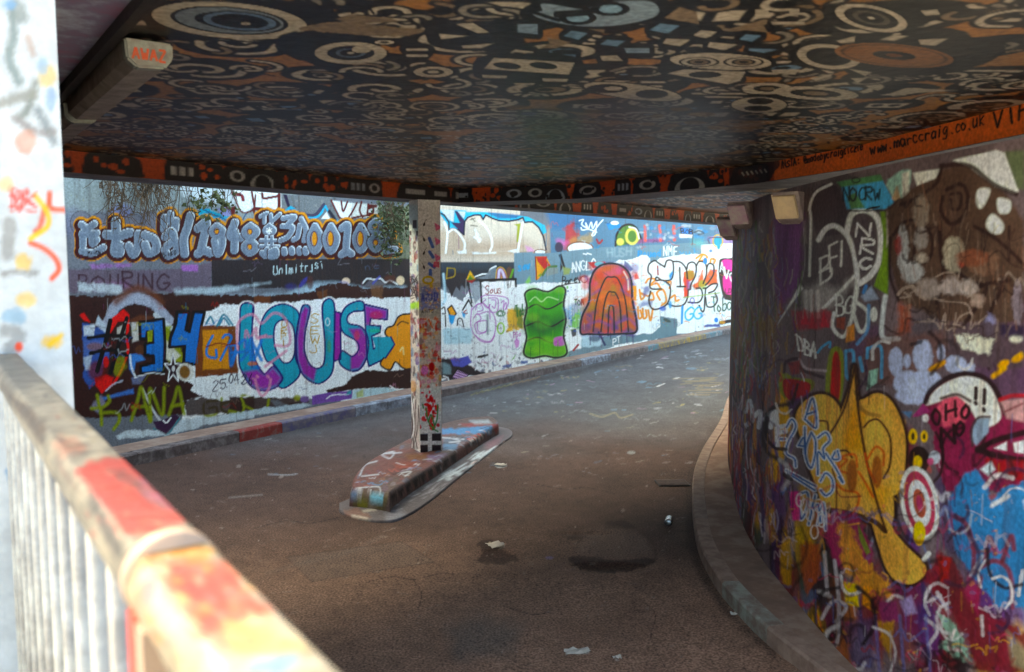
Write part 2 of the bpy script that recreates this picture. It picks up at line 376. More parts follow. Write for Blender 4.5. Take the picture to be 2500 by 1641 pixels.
# worn dips, damp patches
for pts, a in ((T('1390,1362 1440,1358 1500,1368 1588,1364 1592,1378 1540,1392 1470,1398 1410,1386'), .8), (T('1165,1325 1200,1318 1212,1335 1262,1362 1255,1372 1200,1378 1168,1368 1180,1348'), .75), (T('1385,1312 1425,1300 1420,1312 1392,1318'), .6), (T('1480,1278 1520,1270 1555,1290 1500,1288'), .6)):
    g.poly(pts, (44, 28, 24), a, 5, 5, 12, sm=True)
g.poly(T('1420,1300 1480,1288 1560,1298 1580,1350 1500,1362 1410,1356'), (130, 108, 96), .28, 16, 8, 14, sm=True); g.line(T('1400,1362 1415,1318 1470,1290 1540,1288 1592,1320 1600,1365'), 7, (50, 34, 30), .35, 7, rag=5, rs=12); g.poly(T('1090,1535 1180,1515 1280,1530 1230,1590 1120,1605'), (112, 108, 104), .35, 30, 16, 30)
g.poly(T('1190,1323 1232,1330 1230,1338 1205,1336'), (196, 180, 160), .9, 2, 2, 5)
g.poly(T('1080,1520 1200,1500 1290,1520 1260,1600 1120,1620'), (86, 84, 80), .4, 40, 20, 40)
for box, n, cs, lo, hi, a in (((1080, 850, 1780, 1010), 150, [(170, 176, 180), (190, 190, 186), (160, 150, 90), (110, 150, 170), (150, 120, 140), (130, 136, 140), (206, 210, 206)], 2, 13, .6),
                              ((560, 970, 1780, 1160), 120, [(150, 150, 150), (120, 120, 124), (140, 136, 120), (90, 120, 140)], 3, 12, .4),
                              ((420, 1100, 1680, 1640), 240, [(140, 128, 118), (120, 108, 100), (50, 34, 30), (150, 140, 132), (96, 84, 80)], 3, 14, .35)):
    for _ in range(n):
        x = rng.uniform(box[0], box[2]); y = rng.uniform(box[1], box[3]); q = rng.uniform(lo, hi)
        g.ell(x, y, q, q * rng.uniform(.06, .2), rng.choice(cs), a * rng.uniform(.4, 1), 2, rng.gauss(-.08, .15), rag=q * .25, rs=q * .6)
for box, n, cs, size in (((1120, 860, 1780, 990), 30, [(205, 205, 200), (170, 190, 198), (196, 180, 96), (190, 160, 70), (120, 170, 190)], 20), ((430, 1080, 980, 1330), 9, [(150, 146, 140), (120, 112, 104)], 42), ((1100, 960, 1650, 1160), 16, [(150, 156, 160), (120, 126, 130)], 26)):
    for _ in range(n):
        x = rng.uniform(box[0], box[2]); y = rng.uniform(box[1], box[3]); z = size * rng.uniform(.5, 1.4); m = rng.randint(3, 7)
        pts = [(x + (i / (m - 1) - .5) * z * 2, y + (1 if i % 2 else -1) * z * rng.uniform(.02, .16) - (i / m) * z * .12) for i in range(m)]
        g.line(pts, rng.uniform(1.2, 3.0), rng.choice(cs), rng.uniform(.12, .42), 2.6, rag=1.2, rs=5, wear=.8)
g.line(T('1440,1010 1470,1018 1500,1008 1515,1020 1545,1012'), 3, (170, 160, 110), .4, 3)
for i in range(16): g.line([(1640 + rng.uniform(0, 130), 925 + i * 2.6), (1660 + rng.uniform(0, 120), 922 + i * 2.8)], 2.2, (170, 150, 80), .26, 2)
for i in range(12): g.line([(1150 + i * 14, 965 - i * 3.5), (1164 + i * 14, 958 - i * 3.5)], 2.4, (190, 180, 60) if i < 7 else (200, 150, 60), .35, 2)
g.line(T('650,1400 760,1370 860,1345 930,1310'), 9, (120, 106, 98), .3, 9)
g.line(T('560,1215 640,1208'), 4, (140, 136, 132), .45, 3); g.line(T('655,1158 700,1160 725,1157'), 3, (150, 156, 160), .6, 2)
g.line(T('1383,1597 1400,1590 1430,1588 1435,1594 1410,1596'), 5, (190, 184, 172), .8, 2)
g.ell(1223, 1137, 14, 4.5, (190, 200, 205), .85, 2, rag=2); g.ell(1541, 1105, 10, 4, (150, 160, 162), .6, 3); g.ell(1341, 1362, 10, 3.5, (120, 110, 160), .6, 3); g.ell(1505, 1610, 7, 2.5, (200, 190, 180), .8, 2, .5)
g.specks((430, 1100, 1690, 1640), 260, [(170, 158, 148), (40, 30, 28), (140, 128, 118)], .8, 2.0, .8)
# cracks, a patch repair, grime gathered along the kerbs
for pts in (T('900,1420 960,1408 1010,1415 1075,1400 1120,1404'), T('1010,1415 1030,1450 1020,1490'), T('620,1290 700,1272 760,1278 830,1262'), T('1300,1180 1380,1195 1430,1190 1500,1206'), T('1560,1460 1600,1500 1590,1560 1630,1640'), T('1230,1480 1300,1500 1340,1495')): g.line(pts, 1.8, (40, 30, 28), .75, 1.4, rag=1.2, rs=5)
g.poly(T('700,1360 980,1322 1060,1372 760,1420'), (104, 96, 90), .28, 5, 3, 14); g.line(T('700,1360 980,1322 1060,1372 760,1420'), 2, (56, 44, 40), .5, 2, closed=True, sm=False, rag=1)
g.line(T('300,1122 688,1053 848,1027 1200,952 1400,908 1628,849 1784,816'), 12, (52, 44, 42), .6, 12, rag=5, rs=14); g.line(T('1752,1045 1706,1120 1682,1200 1688,1330 1732,1430 1786,1502 1890,1594'), 18, (56, 44, 38), .6, 16, rag=7, rs=14)
g.specks((430, 1060, 1690, 1640), 240, [(150, 138, 128), (170, 160, 150), (58, 46, 42), (120, 104, 94)], 1.5, 6, .4, -.05, 6)
# drain slots and their rust
for i in range(5): g.line([(1620, 1172 + i * 4.5), (1688, 1177 + i * 4.5)], 1.8, (40, 30, 28), .0, 1.5)
def in_lane(C):
    d = (C[:, :2] - W0) @ WN
    rx = np.interp(C[:, 1], [q[1] for q in RW[::-1]], [q[0] for q in RW[::-1]])
    return (d > .25) & ((C[:, 0] < rx + .05) | (C[:, 1] > 12.5))
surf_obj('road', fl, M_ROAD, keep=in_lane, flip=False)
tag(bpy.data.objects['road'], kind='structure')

# ---------------------------------------------------------------- back wall
cs = np.array([wall_at_px(x) for x in np.arange(140, 1812, 1.6)])
cs = np.concatenate([np.linspace(-9.0, cs[0] - .05, 90), cs, np.linspace(cs[-1] + .1, 27, 8)])
zs = np.concatenate([np.linspace(.0, 3.05, 226), [3.4, 3.9, 4.6]])
XY = W0 + cs[:, None] * WD
P = np.stack([np.repeat(XY[None, :, 0], len(zs), 0), np.repeat(XY[None, :, 1], len(zs), 0), np.repeat(zs[:, None], len(cs), 1)], -1)
bw = Surf(P, (118, 122, 130), w=(np.repeat(cs[None], len(zs), 0).ravel(), np.repeat(zs[:, None], len(cs), 1).ravel()))
b = bw
A5 = lambda s: T(s, 150, 380, 4.327)
A6 = lambda s: T(s, 550, 440, 4.327)
A7 = lambda s: T(s, 1000, 460, 5.207)
A8 = lambda s: T(s, 1380, 460, 5.207)
R1 = lambda s: T(s, 170, 680, 3.72)
R2 = lambda s: T(s, 560, 700, 4.463)
R3 = lambda s: T(s, 1040, 600, 4.463)
R4 = lambda s: T(s, 1400, 600, 5.207)
BLK = (26, 22, 24); WHT = (226, 230, 232); RED = (96, 26, 22); YEL = (200, 150, 30)
b.mottle(.5, .25, 3)
# --- upper strip, left
b.poly(T('-900,380 720,400 720,545 -900,560'), (150, 158, 160), .95, 10, 14, 40)
b.poly(T('-900,505 420,520 480,560 -900,600'), (120, 122, 146), .7, 30, 14, 30)
b.ell(295, 518, 26, 20, (126, 132, 176), .6, 14, rag=6)
for cx, cy in ((198, 545), (245, 550), (325, 552), (368, 548), (420, 545)):
    b.ell(cx, cy, 26, 30, (122, 124, 134), .8, 3); b.ell(cx, cy, 26, 30, (70, 66, 76), .7, 2, ring=2.4)
b.specks((170, 430, 560, 520), 90, [(120, 120, 118), (150, 150, 120), (90, 90, 96)], .8, 3.2, .6)
# --- white letters with dark red keylines, top
b.poly(A5('1200,300 1800,350 1830,540 1700,500 1500,480 1300,430'), (206, 214, 220), .9, 6, 6)
b.poly(A5('1440,620 1460,560 1560,560 1700,620 1800,650 1700,690 1520,640 1450,680'), (70, 170, 200), .95, 3, 4)
b.poly(A5('1640,560 1760,540 1830,640 1700,640'), (150, 150, 196), .8, 4, 3)
for l in ('1550,610 1680,650 1760,700', '1500,570 1640,640', '1900,700 1960,600 1990,560'): b.line(A5(l), 3, (40, 80, 130), .8)
b.poly(A5('1790,350 2320,390 2330,580 2250,580 2040,540 1950,600 1870,580'), WHT, 1, 2, 1)
b.line(A5('1795,360 1860,520 1900,590 1960,600 2030,560 2050,420'), 4, RED); b.line(A5('1810,400 1900,420 1920,470'), 8, (130, 60, 66)); b.line(A5('2010,380 2040,545 2060,570'), 5, RED)
b.line(A5('2120,400 2140,450 2280,430'), 6, RED); b.line(A5('2300,410 2290,570 2200,575 2060,560'), 8, RED); b.line(A5('1700,500 1760,560 1830,540'), 4, RED); b.poly(A5('1780,560 1840,540 1830,640 1800,640'), RED, 1, 2); b.poly(A5('2010,560 2050,560 2040,640'), RED, 1, 2)
b.poly(A6('590,150 1130,190 1210,420 860,440 600,330'), (120, 124, 128), 1, 4, 3)
b.specks((690, 480, 830, 540), 50, [(70, 76, 70), (150, 152, 150), (96, 92, 100)], 1, 4, .7)
b.poly(A6('610,150 650,150 690,290 660,290'), (46, 36, 66), 1, 2); b.line(A6('640,330 690,290 750,330 800,380'), 7, (70, 160, 186)); b.line(A6('840,385 960,390 1020,340 1050,270 1090,330 1180,430'), 5, (70, 170, 200)); b.line(A6('850,370 950,365 1010,300 1040,260'), 8, (60, 50, 80), .8)
b.poly(A6('1010,410 1070,335 1110,410'), WHT, 1, 2); b.line(A6('1100,330 1160,420'), 8, (46, 46, 60))
b.poly(A6('1120,215 1340,240 1330,400 1220,420'), WHT, 1, 2); b.poly(A6('1340,240 1670,260 1680,390 1340,400'), (206, 208, 206), 1, 2)
for l in ('1120,215 1180,340 1225,405 1340,410', '1225,225 1245,330 1290,230', '1300,400 1345,330 1390,240', '1340,400 1440,380 1580,370 1680,380', '1440,230 1420,320 1450,390', '1510,255 1500,370', '1520,300 1560,290 1560,350 1520,350'): b.line(A6(l), 4.5, RED)
b.poly(A6('1500,250 1610,260 1600,290 1510,290'), RED, 1, 2)
b.poly(T('925,500 1005,505 1005,640 925,640'), (128, 132, 118), 1, 8, 8); b.specks((925, 505, 1000, 635), 170, [(70, 84, 50), (96, 110, 70), (150, 150, 130), (60, 64, 56)], 1, 5, .8)
# --- silver block of numbers
L8 = []
def ST(f, l, wd=20): L8.append(([f(q) for q in l.split(';')], wd))
ST(A5, '210,730 270,770 345,725;215,830 370,820;225,820 225,950;320,850 330,930 370,890;215,1010 330,1030 440,975', 17)
ST(A5, '570,700 580,860;475,835 600,850 720,815;580,890 560,1010 610,1030 620,960', 22)
ST(A5, '810,830 805,960 760,1045 710,960', 20); ST(A5, '880,840 980,890 1000,990 920,1030 880,940', 20)
ST(A5, '1085,655 1080,780;1150,620 1150,690 1205,740;1210,690 1200,780', 17); ST(A5, '1090,860 1160,800 1185,890 1110,960;1090,1000 1130,1060 1220,1000 1200,900', 18); ST(A5, '1360,640 1330,760 1290,880 1300,1040', 20)
ST(A5, '1440,770 1530,710 1500,880 1470,1010;1440,1040 1500,1000 1570,1030', 20); ST(A5, '1640,745 1590,800 1640,850 1700,800 1640,745;1700,800 1695,950 1650,1040 1615,900', 17); ST(A5, '1830,710 1785,850 1900,870;1830,810 1825,1000', 19)
ST(A6, '265,485 205,545 260,610 330,545 265,485;260,640 200,710 260,770 325,710 260,640', 17)
ST(A6, '370,385 440,350;410,360 410,450', 9); ST(A6, '480,370 485,460;500,430 575,360', 9); ST(A6, '465,475 410,530 465,585 520,530 465,475', 9); ST(A6, '370,640 550,640;430,600 430,690;490,600 490,690;370,700 560,700', 8)
for q in ('390,770 430,800 440,740', '480,760 530,740 530,800 480,810', '620,740 625,770', '700,735 705,765', '780,735 785,765', '845,735 850,765'): ST(A6, q, 15)
ST(A6, '610,405 730,390 660,470;600,490 710,500 660,600 580,640', 12); ST(A6, '785,480 760,600 720,630;800,410 850,520 830,640', 12)
for q in ('945,490 895,620 945,750 1005,620 945,490', '1115,490 1060,620 1115,750 1175,620 1115,490', '1230,510 1290,480 1280,640 1270,770;1225,790 1280,750 1330,780', '1430,490 1375,620 1430,740 1490,620 1430,490', '1585,440 1540,490 1590,550 1640,490 1585,440;1590,590 1535,660 1590,730 1650,660 1590,590', '1730,560 1715,680;1700,745 1790,735'): ST(A6, q, 17)
for G, wd in L8:
    for p in G: b.line(p, wd + 22, YEL, 1, 2, rag=1.2)
for G, wd in L8:
    for p in G: b.line([(x - 2, y + 2) for x, y in p], wd + 15, (70, 14, 12), 1, 2)
for G, wd in L8:
    for p in G: b.line(p, wd + 5, (60, 12, 14), 1, 1.3)
    for p in G: b.line([(x + .9, y - 1.1) for x, y in p], wd + .6, (212, 220, 226), 1, 1.2)
    for p in G: b.line([(x - .5, y + .6) for x, y in p], wd - .8, (136, 147, 160), 1, 1.4)
    for p in G: b.line([(x - 1, y + wd * .2) for x, y in p], wd * .45, (112, 122, 138), .5, 5)
for x, y in A6('945,620 1115,620 1430,620'): b.ell(x, y, 7, 17, YEL, 1, 1.5); b.ell(x - 2, y, 8, 18, (90, 24, 16), 1, 1.2, ring=2.5)
for x, y in A6('262,545 260,705 1588,492 1590,660') + A5('1642,800'): b.ell(x, y, 5, 6, YEL, 1, 1.5); b.ell(x - 1, y, 6, 7, (90, 24, 16), 1, 1.2, ring=2)
for l in ('465,500 465,560', '440,515 490,545', '440,545 490,515'): b.line(A6(l), 3, WHT)
b.text('MUSE', *A5('280,1050')[0], *A5('430,1040')[0], 8, 1.6, (40, 30, 34)); b.text('TKO-HKO', *A5('1010,1100')[0], *A5('1220,1040')[0], 11, 1.8, (36, 22, 26))
# --- middle band
b.poly(T('-900,652 430,658 517,640 517,712 -900,722'), (112, 104, 116), 1, 4, 4, 14)
b.poly(A5('300,1150 740,1140 760,1175 320,1190'), (160, 120, 176), .7, 6, 5); b.poly(A5('1260,1150 1440,1150 1440,1225 1270,1215'), (160, 118, 176), .9, 4, 4)
b.poly(A5('330,1340 700,1320 740,1400 340,1430'), (140, 110, 140), .6, 14, 6)
for t, x0, x1 in (('P', 190, 212), ('O', 226, 262), ('U', 268, 290), ('R', 300, 326), ('I', 334, 344), ('N', 350, 372), ('G', 384, 416)): b.text(t, x0, 706, x1, 704, 36, 4.5, (66, 40, 50), .85, 3, gap=.05)
b.poly(T('517,634 1010,632 1010,702 517,704'), (56, 51, 54), 1, 2, 1.5, 10); b.poly(T('1060,632 1256,619 1256,692 1060,702'), (58, 70, 80), 1, 3, 1, 12); b.poly(T('1060,662 1256,652 1256,692 1060,702'), (40, 40, 46), .6, 14)
b.text('Unlmitrjsi', 668, 672, 794, 654, 22, 2.2, (206, 222, 226), .95, 1.2, gap=.25); b.text('nc', 892, 660, 930, 655, 16, 2.2, (80, 92, 110), .8)
b.poly(T('480,726 700,716 760,690 830,690 900,705 990,700 990,716 820,722 560,735'), (176, 196, 208), .85, 14, 5, 16)
b.ell(740, 690, 16, 5, (76, 78, 150), .9, 6, -.9); b.ell(710, 700, 14, 8, (70, 70, 130), .6, 8); b.ell(757, 690, 8, 16, (90, 64, 60), .7, 6)
b.line(A6('1450,1090 1500,1040 1570,1050 1640,1040 1690,1080 1740,1060 1820,1100'), 4, WHT, .9); b.poly(A6('1460,1120 1520,1060 1640,1060 1700,1100 1560,1140'), (120, 120, 128), .7, 3); b.ell(*A6('1850,1060')[0], 10, 11, (220, 204, 180), 1, 3); b.ell(*A6('1275,1070')[0], 10, 9, (226, 210, 190), .9, 3); b.ell(*A6('1250,1100')[0], 14, 8, (150, 150, 190), .6, 4); b.ell(*A6('1740,1040')[0], 14, 10, (96, 58, 44), .7, 6); b.line(A6('1560,1090 1630,1020'), 5, (96, 100, 170), .8)
# dark torn band
b.poly(T('-900,716 250,722 420,716 540,720 640,722 770,712 770,700 830,690 890,704 1010,700 1010,735 860,738 760,746 690,742 600,752 540,760 420,745 -900,760'), (64, 42, 38), 1, 2, 5, 9)
b.poly(T('620,724 660,722 660,756 622,756'), (112, 74, 50), .8, 4, 4); b.poly(T('774,712 800,706 800,740 782,744'), (116, 80, 56), .7, 4, 4); b.poly(T('905,700 935,695 935,738 908,738'), (130, 100, 76), .6, 5, 4)
b.poly(T('190,690 300,695 300,716 190,712'), (196, 206, 212), .8, 6, 5); b.poly(T('420,705 540,700 660,690 540,716 430,720'), (190, 206, 214), .7, 8, 4)
# --- lower left: dark ground with scraps of older pieces
b.poly(T('-900,730 430,735 560,745 560,1010 -900,1050'), (62, 40, 37), 1, 3, 4)
b.poly(T('540,745 700,738 820,728 1010,726 1010,990 760,975 560,1010 440,1030 470,940 430,920 475,860 470,775'), WHT, 1, 2, 5, 10)
b.line(R1('350,400 430,240 600,180 760,230 900,380'), 26, (170, 176, 190), .95, 3, rag=3); b.line(R1('420,210 600,90 760,150 830,220'), 17, (110, 72, 54), .8, 12)
b.poly(R1('540,380 640,330 780,350 860,360 600,440'), (110, 72, 54), .8, 6); b.line(R1('780,330 920,450'), 12, (196, 204, 210), .9)
b.poly(R1('110,400 200,420 340,480 360,720 300,860 180,1000 120,900 130,700'), (70, 100, 160), .85, 4, 6); b.poly(R1('120,430 230,420 220,520 130,520'), (200, 208, 214), .9, 3, 3); b.poly(R1('260,340 330,420 330,500 230,420'), (190, 200, 210), .95, 3, 2)
b.poly(R1('130,560 340,560 330,680 140,700'), (100, 120, 170), .7, 6, 6); b.poly(R1('130,720 200,700 190,830 140,830'), (190, 200, 210), .8, 5, 4); b.ell(*R1('230,620')[0], 20, 10, (140, 100, 70), .6, 6)
b.poly(R1('90,330 130,310 190,400 130,380'), (190, 40, 28), 1, 3); b.poly(R1('360,440 380,360 490,280 540,330 540,480 510,520 520,380 440,390 370,500'), (200, 44, 26), 1, 2, 1); b.line(R1('520,560 530,660 470,830 400,950 330,1000'), 6, (196, 44, 28), .95); b.ell(*R1('330,760')[0], 7, 14, (180, 36, 26), 1, 3); b.poly(R1('230,900 320,870 400,900 380,980 290,1040 240,980'), (190, 44, 30), 1, 4, 3); b.ell(*R1('250,840')[0], 22, 24, (110, 44, 34), .7, 10)
b.poly(R1('560,400 630,400 630,560 570,580'), (200, 200, 198), .9, 4); b.poly(R1('430,450 520,400 500,500 430,510'), (196, 196, 190), .9, 3); b.poly(R1('540,690 640,680 690,740 600,760 580,880 540,820'), (90, 140, 200), .9, 4); b.line(R1('550,700 560,800 600,900'), 5, WHT, .8); b.ell(*R1('640,650')[0], 12, 12, (96, 66, 50), .9, 4); b.poly(R1('860,440 920,440 900,560 870,640 1010,620 1040,760 900,760 860,640'), (150, 160, 60), .8, 5, 5); b.poly(R1('880,560 960,650 1010,700 940,760 870,730'), (206, 206, 200), .9, 4)
b.poly(R1('400,720 500,700 520,800 440,900 400,860'), (150, 160, 60), .6, 6, 5)
b.line(R1('370,380 330,560 250,840'), 11, BLK); b.line(R1('520,360 470,520 370,860'), 10, BLK); b.line(R1('170,540 330,520 500,520 560,540'), 9, BLK); b.line(R1('190,680 330,650 440,660 520,700'), 9, BLK)
P3 = R1('640,400 850,372 862,610 852,850 650,855 648,800 770,770 765,700 690,690 690,600 760,585 755,470 700,485 695,545 645,545'); P4 = R1('980,310 1080,310 1050,470 1090,490 1130,310 1220,310 1190,440 1150,780 1040,760 1050,610 910,620 920,540 970,410')
for Q in (P3, P4): b.poly(Q, BLK, 1, 2, 0); b.line(Q, 10, BLK, closed=True, sm=False)
for Q in (P3, P4): b.poly(Q, (36, 120, 182), 1, 1.5); b.line(Q, 5, BLK, closed=True, sm=False)
b.poly(R1('705,480 755,465 750,570 710,580'), (150, 160, 70), 1, 2)
b.poly(R1('1190,430 1510,430 1530,860 1140,900 1150,700'), (120, 78, 52), 1, 2, 3); b.poly(R1('1210,470 1440,460 1450,820 1210,830'), (196, 146, 34), 1, 3, 2)
for l in ('1240,410 1280,350 1310,410', '1340,430 1400,330 1480,420', '1360,420 1400,360 1450,420'): b.line(R1(l), 5, (60, 130, 150), .9)
b.line(R1('1300,520 1250,620 1250,700 1330,720 1330,650'), 6, (50, 130, 190)); b.line(R1('1390,540 1420,510 1470,530 1440,600 1370,740'), 6, (50, 130, 190)); b.line(R1('1450,610 1510,620 1470,780 1490,700 1570,690'), 6, (50, 130, 190)); b.line(R1('1240,620 1350,590 1440,600 1550,590'), 3, (120, 50, 40))
st = [(R1('940,800')[0][0] + (22 if i % 2 == 0 else 9) * math.sin(i * math.pi / 5), R1('940,820')[0][1] - (38 if i % 2 == 0 else 14) * math.cos(i * math.pi / 5)) for i in range(10)]
b.poly(st, (52, 28, 40), 1, 2); b.line(st, 3, WHT, closed=True, sm=False); b.ell(*R1('942,820')[0], 4, 7, WHT, .9)
b.ell(*R1('1050,850')[0], 21, 22, (206, 206, 200), .9, 3); b.ell(*R1('1045,850')[0], 13, 16, (120, 88, 40), .95, 4)
b.poly(R1('560,900 700,870 640,960 570,960'), (120, 130, 160), .7, 4); b.line(R1('590,900 740,860 860,870'), 3, WHT, .8)
b.line(R1('660,1000 760,1200 850,1310 920,1270'), 6, (196, 200, 204), .9); b.line(R1('330,1020 400,960 480,930'), 4, (180, 186, 200), .8)
b.poly(R1('180,1180 280,1060 330,1150 260,1230'), (150, 150, 170), .7, 6, 4); b.poly(R1('300,1080 580,1000 580,1040 320,1100'), (90, 130, 190), .8, 4, 3)
b.poly(R1('760,1300 860,1280 960,1230 1000,1260 880,1410 790,1370'), (66, 46, 72), 1, 2, 1.5); b.line(R1('760,1360 880,1420 1000,1270'), 3, (70, 140, 150), .9); b.line(R1('850,1290 880,1310 920,1265'), 3.5, WHT)
b.poly(R1('420,1430 560,1370 800,1380 880,1430 1010,1280 1400,1240 1674,1200 1674,1260 1200,1340 900,1420 440,1460'), (196, 206, 212), .95, 3, 4)
for l in ('250,1060 280,1170 360,1120 350,1070', '200,1180 280,1190 290,1330', '280,1220 430,1220 450,1290 400,1370', '560,1290 620,1100 650,990 690,1140 730,1300', '570,1170 690,1160', '740,1290 730,1000 840,1240 860,990', '900,1240 950,1100 990,990 1040,1230', '930,1160 1030,1140'): b.line(R1(l), 8, (140, 150, 36), .85, 5)
for l in ('1340,1110 1230,1130 1230,1240 1330,1230 1330,1170 1270,1180', '1380,1090 1390,1200 1530,1220', '1390,1140 1480,1110', '1560,1230 1560,1070 1670,1090', '1570,1150 1640,1150'): b.line(R1(l), 6.5, (140, 150, 36), .85, 4)
b.line(R1('1230,1060 1235,1230'), 2.5, WHT); b.line(R1('1135,1000 1135,1100'), 2.5, WHT); b.line(R1('1030,1110 1230,1070'), 2, WHT, .8); b.poly(R1('1030,980 1180,1060 1220,1070 1040,1110'), (60, 42, 40), 1, 2, 2)
b.poly(R1('1040,1110 1220,1080 1400,1110 1674,1070 1674,1190 1250,1240 1060,1250'), (60, 42, 38), .9, 3, 4)
b.ell(*R2('150,1140')[0], 17, 15, (236, 238, 238), .8, 2, ring=5)
# --- LOUSE
PU = (150, 62, 152); TU = (34, 158, 176); NV = (30, 36, 108)
ALL = []
def LT(l, c): ALL.append((R2(l), c))
LT('130,205 260,205 250,420 255,640 290,820 380,950 480,870 580,990 520,1090 370,1135 230,1080 140,930 105,800 115,450', TU)
LT('340,420 420,260 570,190 700,230 760,310 740,440 720,760 770,900 740,1000 600,1105 530,1070 575,990 480,840 400,800 340,600', TU)
LT('1145,270 1210,285 1215,790 1140,810', PU)
LT('810,200 880,240 830,480 820,700 880,850 960,890 1030,830 1040,600 1015,200 1140,180 1140,700 1120,930 1020,1040 920,1050 800,960 740,800 730,560 770,300', TU)
LT('1460,170 1460,260 1360,270 1290,320 1300,400 1440,440 1510,560 1500,760 1420,900 1310,915 1200,830 1230,700 1340,760 1410,680 1380,590 1240,500 1210,360 1260,230 1370,165', TU)
LT('1470,190 1725,250 1720,360 1540,345 1530,420 1650,430 1640,500 1550,540 1570,680 1760,550 1800,630 1700,780 1520,870 1500,780 1490,560', TU)
for j_, (Q, c) in enumerate(ALL): b.line(Q, 11, (236, 238, 238), .9, 3, closed=True, sm=j_ in (0, 1, 3, 4))
for j_, (Q, c) in enumerate(ALL): b.poly(Q, c, 1, 1.5, sm=j_ in (0, 1, 3, 4)); b.line(Q, 4, NV, closed=True, sm=j_ in (0, 1, 3, 4))
b.poly(R2('150,930 300,900 380,955 475,880 575,990 520,1080 370,1128 240,1075'), PU, .95, 12)
b.poly(R2('820,215 870,240 820,480 812,700 870,850 950,895 920,1030 800,950 748,800 740,560 775,300'), PU, .97, 8)
b.poly(R2('1300,460 1440,450 1500,560 1492,760 1420,890 1320,905 1320,770 1400,700 1380,600'), PU, .95, 8)
b.poly(R2('1478,205 1715,258 1710,350 1540,340 1530,420 1490,420'), PU, .97, 6)
b.poly(R2('600,360 690,430 715,600 700,760 640,830 560,800 490,620 500,420'), WHT, 1, 1.5, sm=True); b.line(R2('600,360 690,430 715,600 700,760 640,830 560,800 490,620 500,420'), 4, NV, closed=True)
for j_, (Q, c) in enumerate(ALL[2:]): b.line(Q, 3.4, NV, closed=True, sm=j_ in (1, 2))
b.line(R2('255,210 245,640 300,830 380,955'), 3, NV); b.line(R2('740,440 715,640 725,780'), 4, NV); b.line(R2('480,850 580,990 530,1080'), 4, NV)
for l in ('90,700 90,420 180,320 270,310 350,400 480,290 600,340 660,520 640,640 500,640', '170,660 180,480 230,560 290,450 300,560 400,530', '320,550 460,545', '390,870 620,700', '280,1010 310,1120 360,1190 430,1110 450,1010', '300,975 310,985', '415,975 425,985'): b.line(R2(l), 7, (204, 150, 172), .75, 3)
for l in ('110,620 170,580 190,700 240,560 250,760', '250,610 350,800', '350,590 260,820', '10,680 20,860 70,700', '130,800 230,700 230,800', '20,720 180,710'): b.line(R2(l), 8, (40, 130, 196), .85, 4)
b.ell(*R2('250,840')[0], 12, 6, (200, 110, 60), .7, 4); b.ell(*R2('280,880')[0], 14, 5, (40, 110, 180), .7, 4); b.ell(*R2('1600,310')[0], 16, 10, (180, 60, 80), .6, 6); b.ell(*R2('1580,480')[0], 16, 5, (90, 180, 140), .6, 5); b.ell(*R2('1390,530')[0], 7, 12, (200, 90, 90), .6, 5); b.ell(*R2('1090,650')[0], 5, 16, (120, 150, 90), .5, 4)
for t, y in (('S', 400), ('E', 520), ('W', 620), ('J', 720)): b.text(t, *R2('880,%d' % y)[0], *R2('980,%d' % y)[0], 20, 2.6, (186, 156, 60), .9, gap=.05)
for t, y in (('U', 440), ('R', 510), ('P', 570), ('I', 640)): b.text(t, *R2('565,%d' % y)[0], *R2('625,%d' % y)[0], 13, 2.4, (190, 156, 70), .85, gap=.05)
b.ell(*R2('1070,385')[0], 5, 9, WHT, .8, 2, ring=3)
for t, x0, x1, y in (('2', 518, 532, 953), ('5', 538, 550, 950), ('.', 552, 558, 946), ('0', 560, 570, 939), ('4', 573, 584, 937), ('.', 586, 592, 937), ('2', 592, 602, 937), ('6', 606, 616, 940)): b.text(t, x0, y, x1, y - 2, 24, 2.6, (30, 32, 60), .95, 1.2, gap=0)
# round yellow cloud beside it (a plain shape)
cl = R2('1700,520 1720,450 1790,420 1840,330 1930,300 2010,360 2010,860 1900,890 1810,820 1760,900 1690,890 1650,820 1790,640')
b.poly(cl, (214, 158, 26), 1, 1.5, sm=True); b.line(cl, 4, BLK, closed=True)
b.line(R2('1860,700 1890,660 1900,740'), 4, (236, 226, 190), .7); b.line(R2('1830,420 1880,380 1950,400'), 3, BLK, .9); b.poly(R2('1555,545 1760,548 1800,630 1700,780 1600,700'), TU, 1, 1.5); b.line(R2('1760,548 1800,630 1700,780'), 4, NV, sm=False)
# below LOUSE
b.poly(R2('1060,1130 1280,1060 1330,980 1500,910 1700,920 1980,890 1980,1120 1700,1100 1450,1110 1080,1160'), (62, 42, 38), 1, 2, 3, 8); b.poly(R2('900,1190 1060,1160 1340,1130 1340,1220 1080,1260 900,1290'), (122, 92, 156), 1, 2, 1.5); b.line(R2('1060,1220 1130,1180 1300,1175'), 3, WHT, .9); b.poly(R2('1340,1130 1700,1100 1900,1140 1980,1130 1980,1160 1400,1220 1340,1230'), (180, 200, 206), .95, 3, 3); b.poly(R2('1380,1160 1460,1110 1460,1200 1390,1210'), (170, 176, 110), .7, 4); b.poly(R2('1290,1140 1330,1130 1330,1170 1270,1180'), (60, 160, 170), .8, 3)
b.poly(R2('0,1200 300,1210 600,1210 860,1200 870,1260 700,1300 400,1320 100,1370 0,1380'), (62, 44, 40), .95, 3, 4); b.poly(R2('440,1230 520,1230 700,1340 560,1380'), (120, 126, 134), .7, 5, 4); b.ell(*R2('740,1210')[0], 9, 7, (150, 156, 50), .8, 4); b.ell(*R2('820,1225')[0], 11, 8, (130, 110, 160), .8, 4)
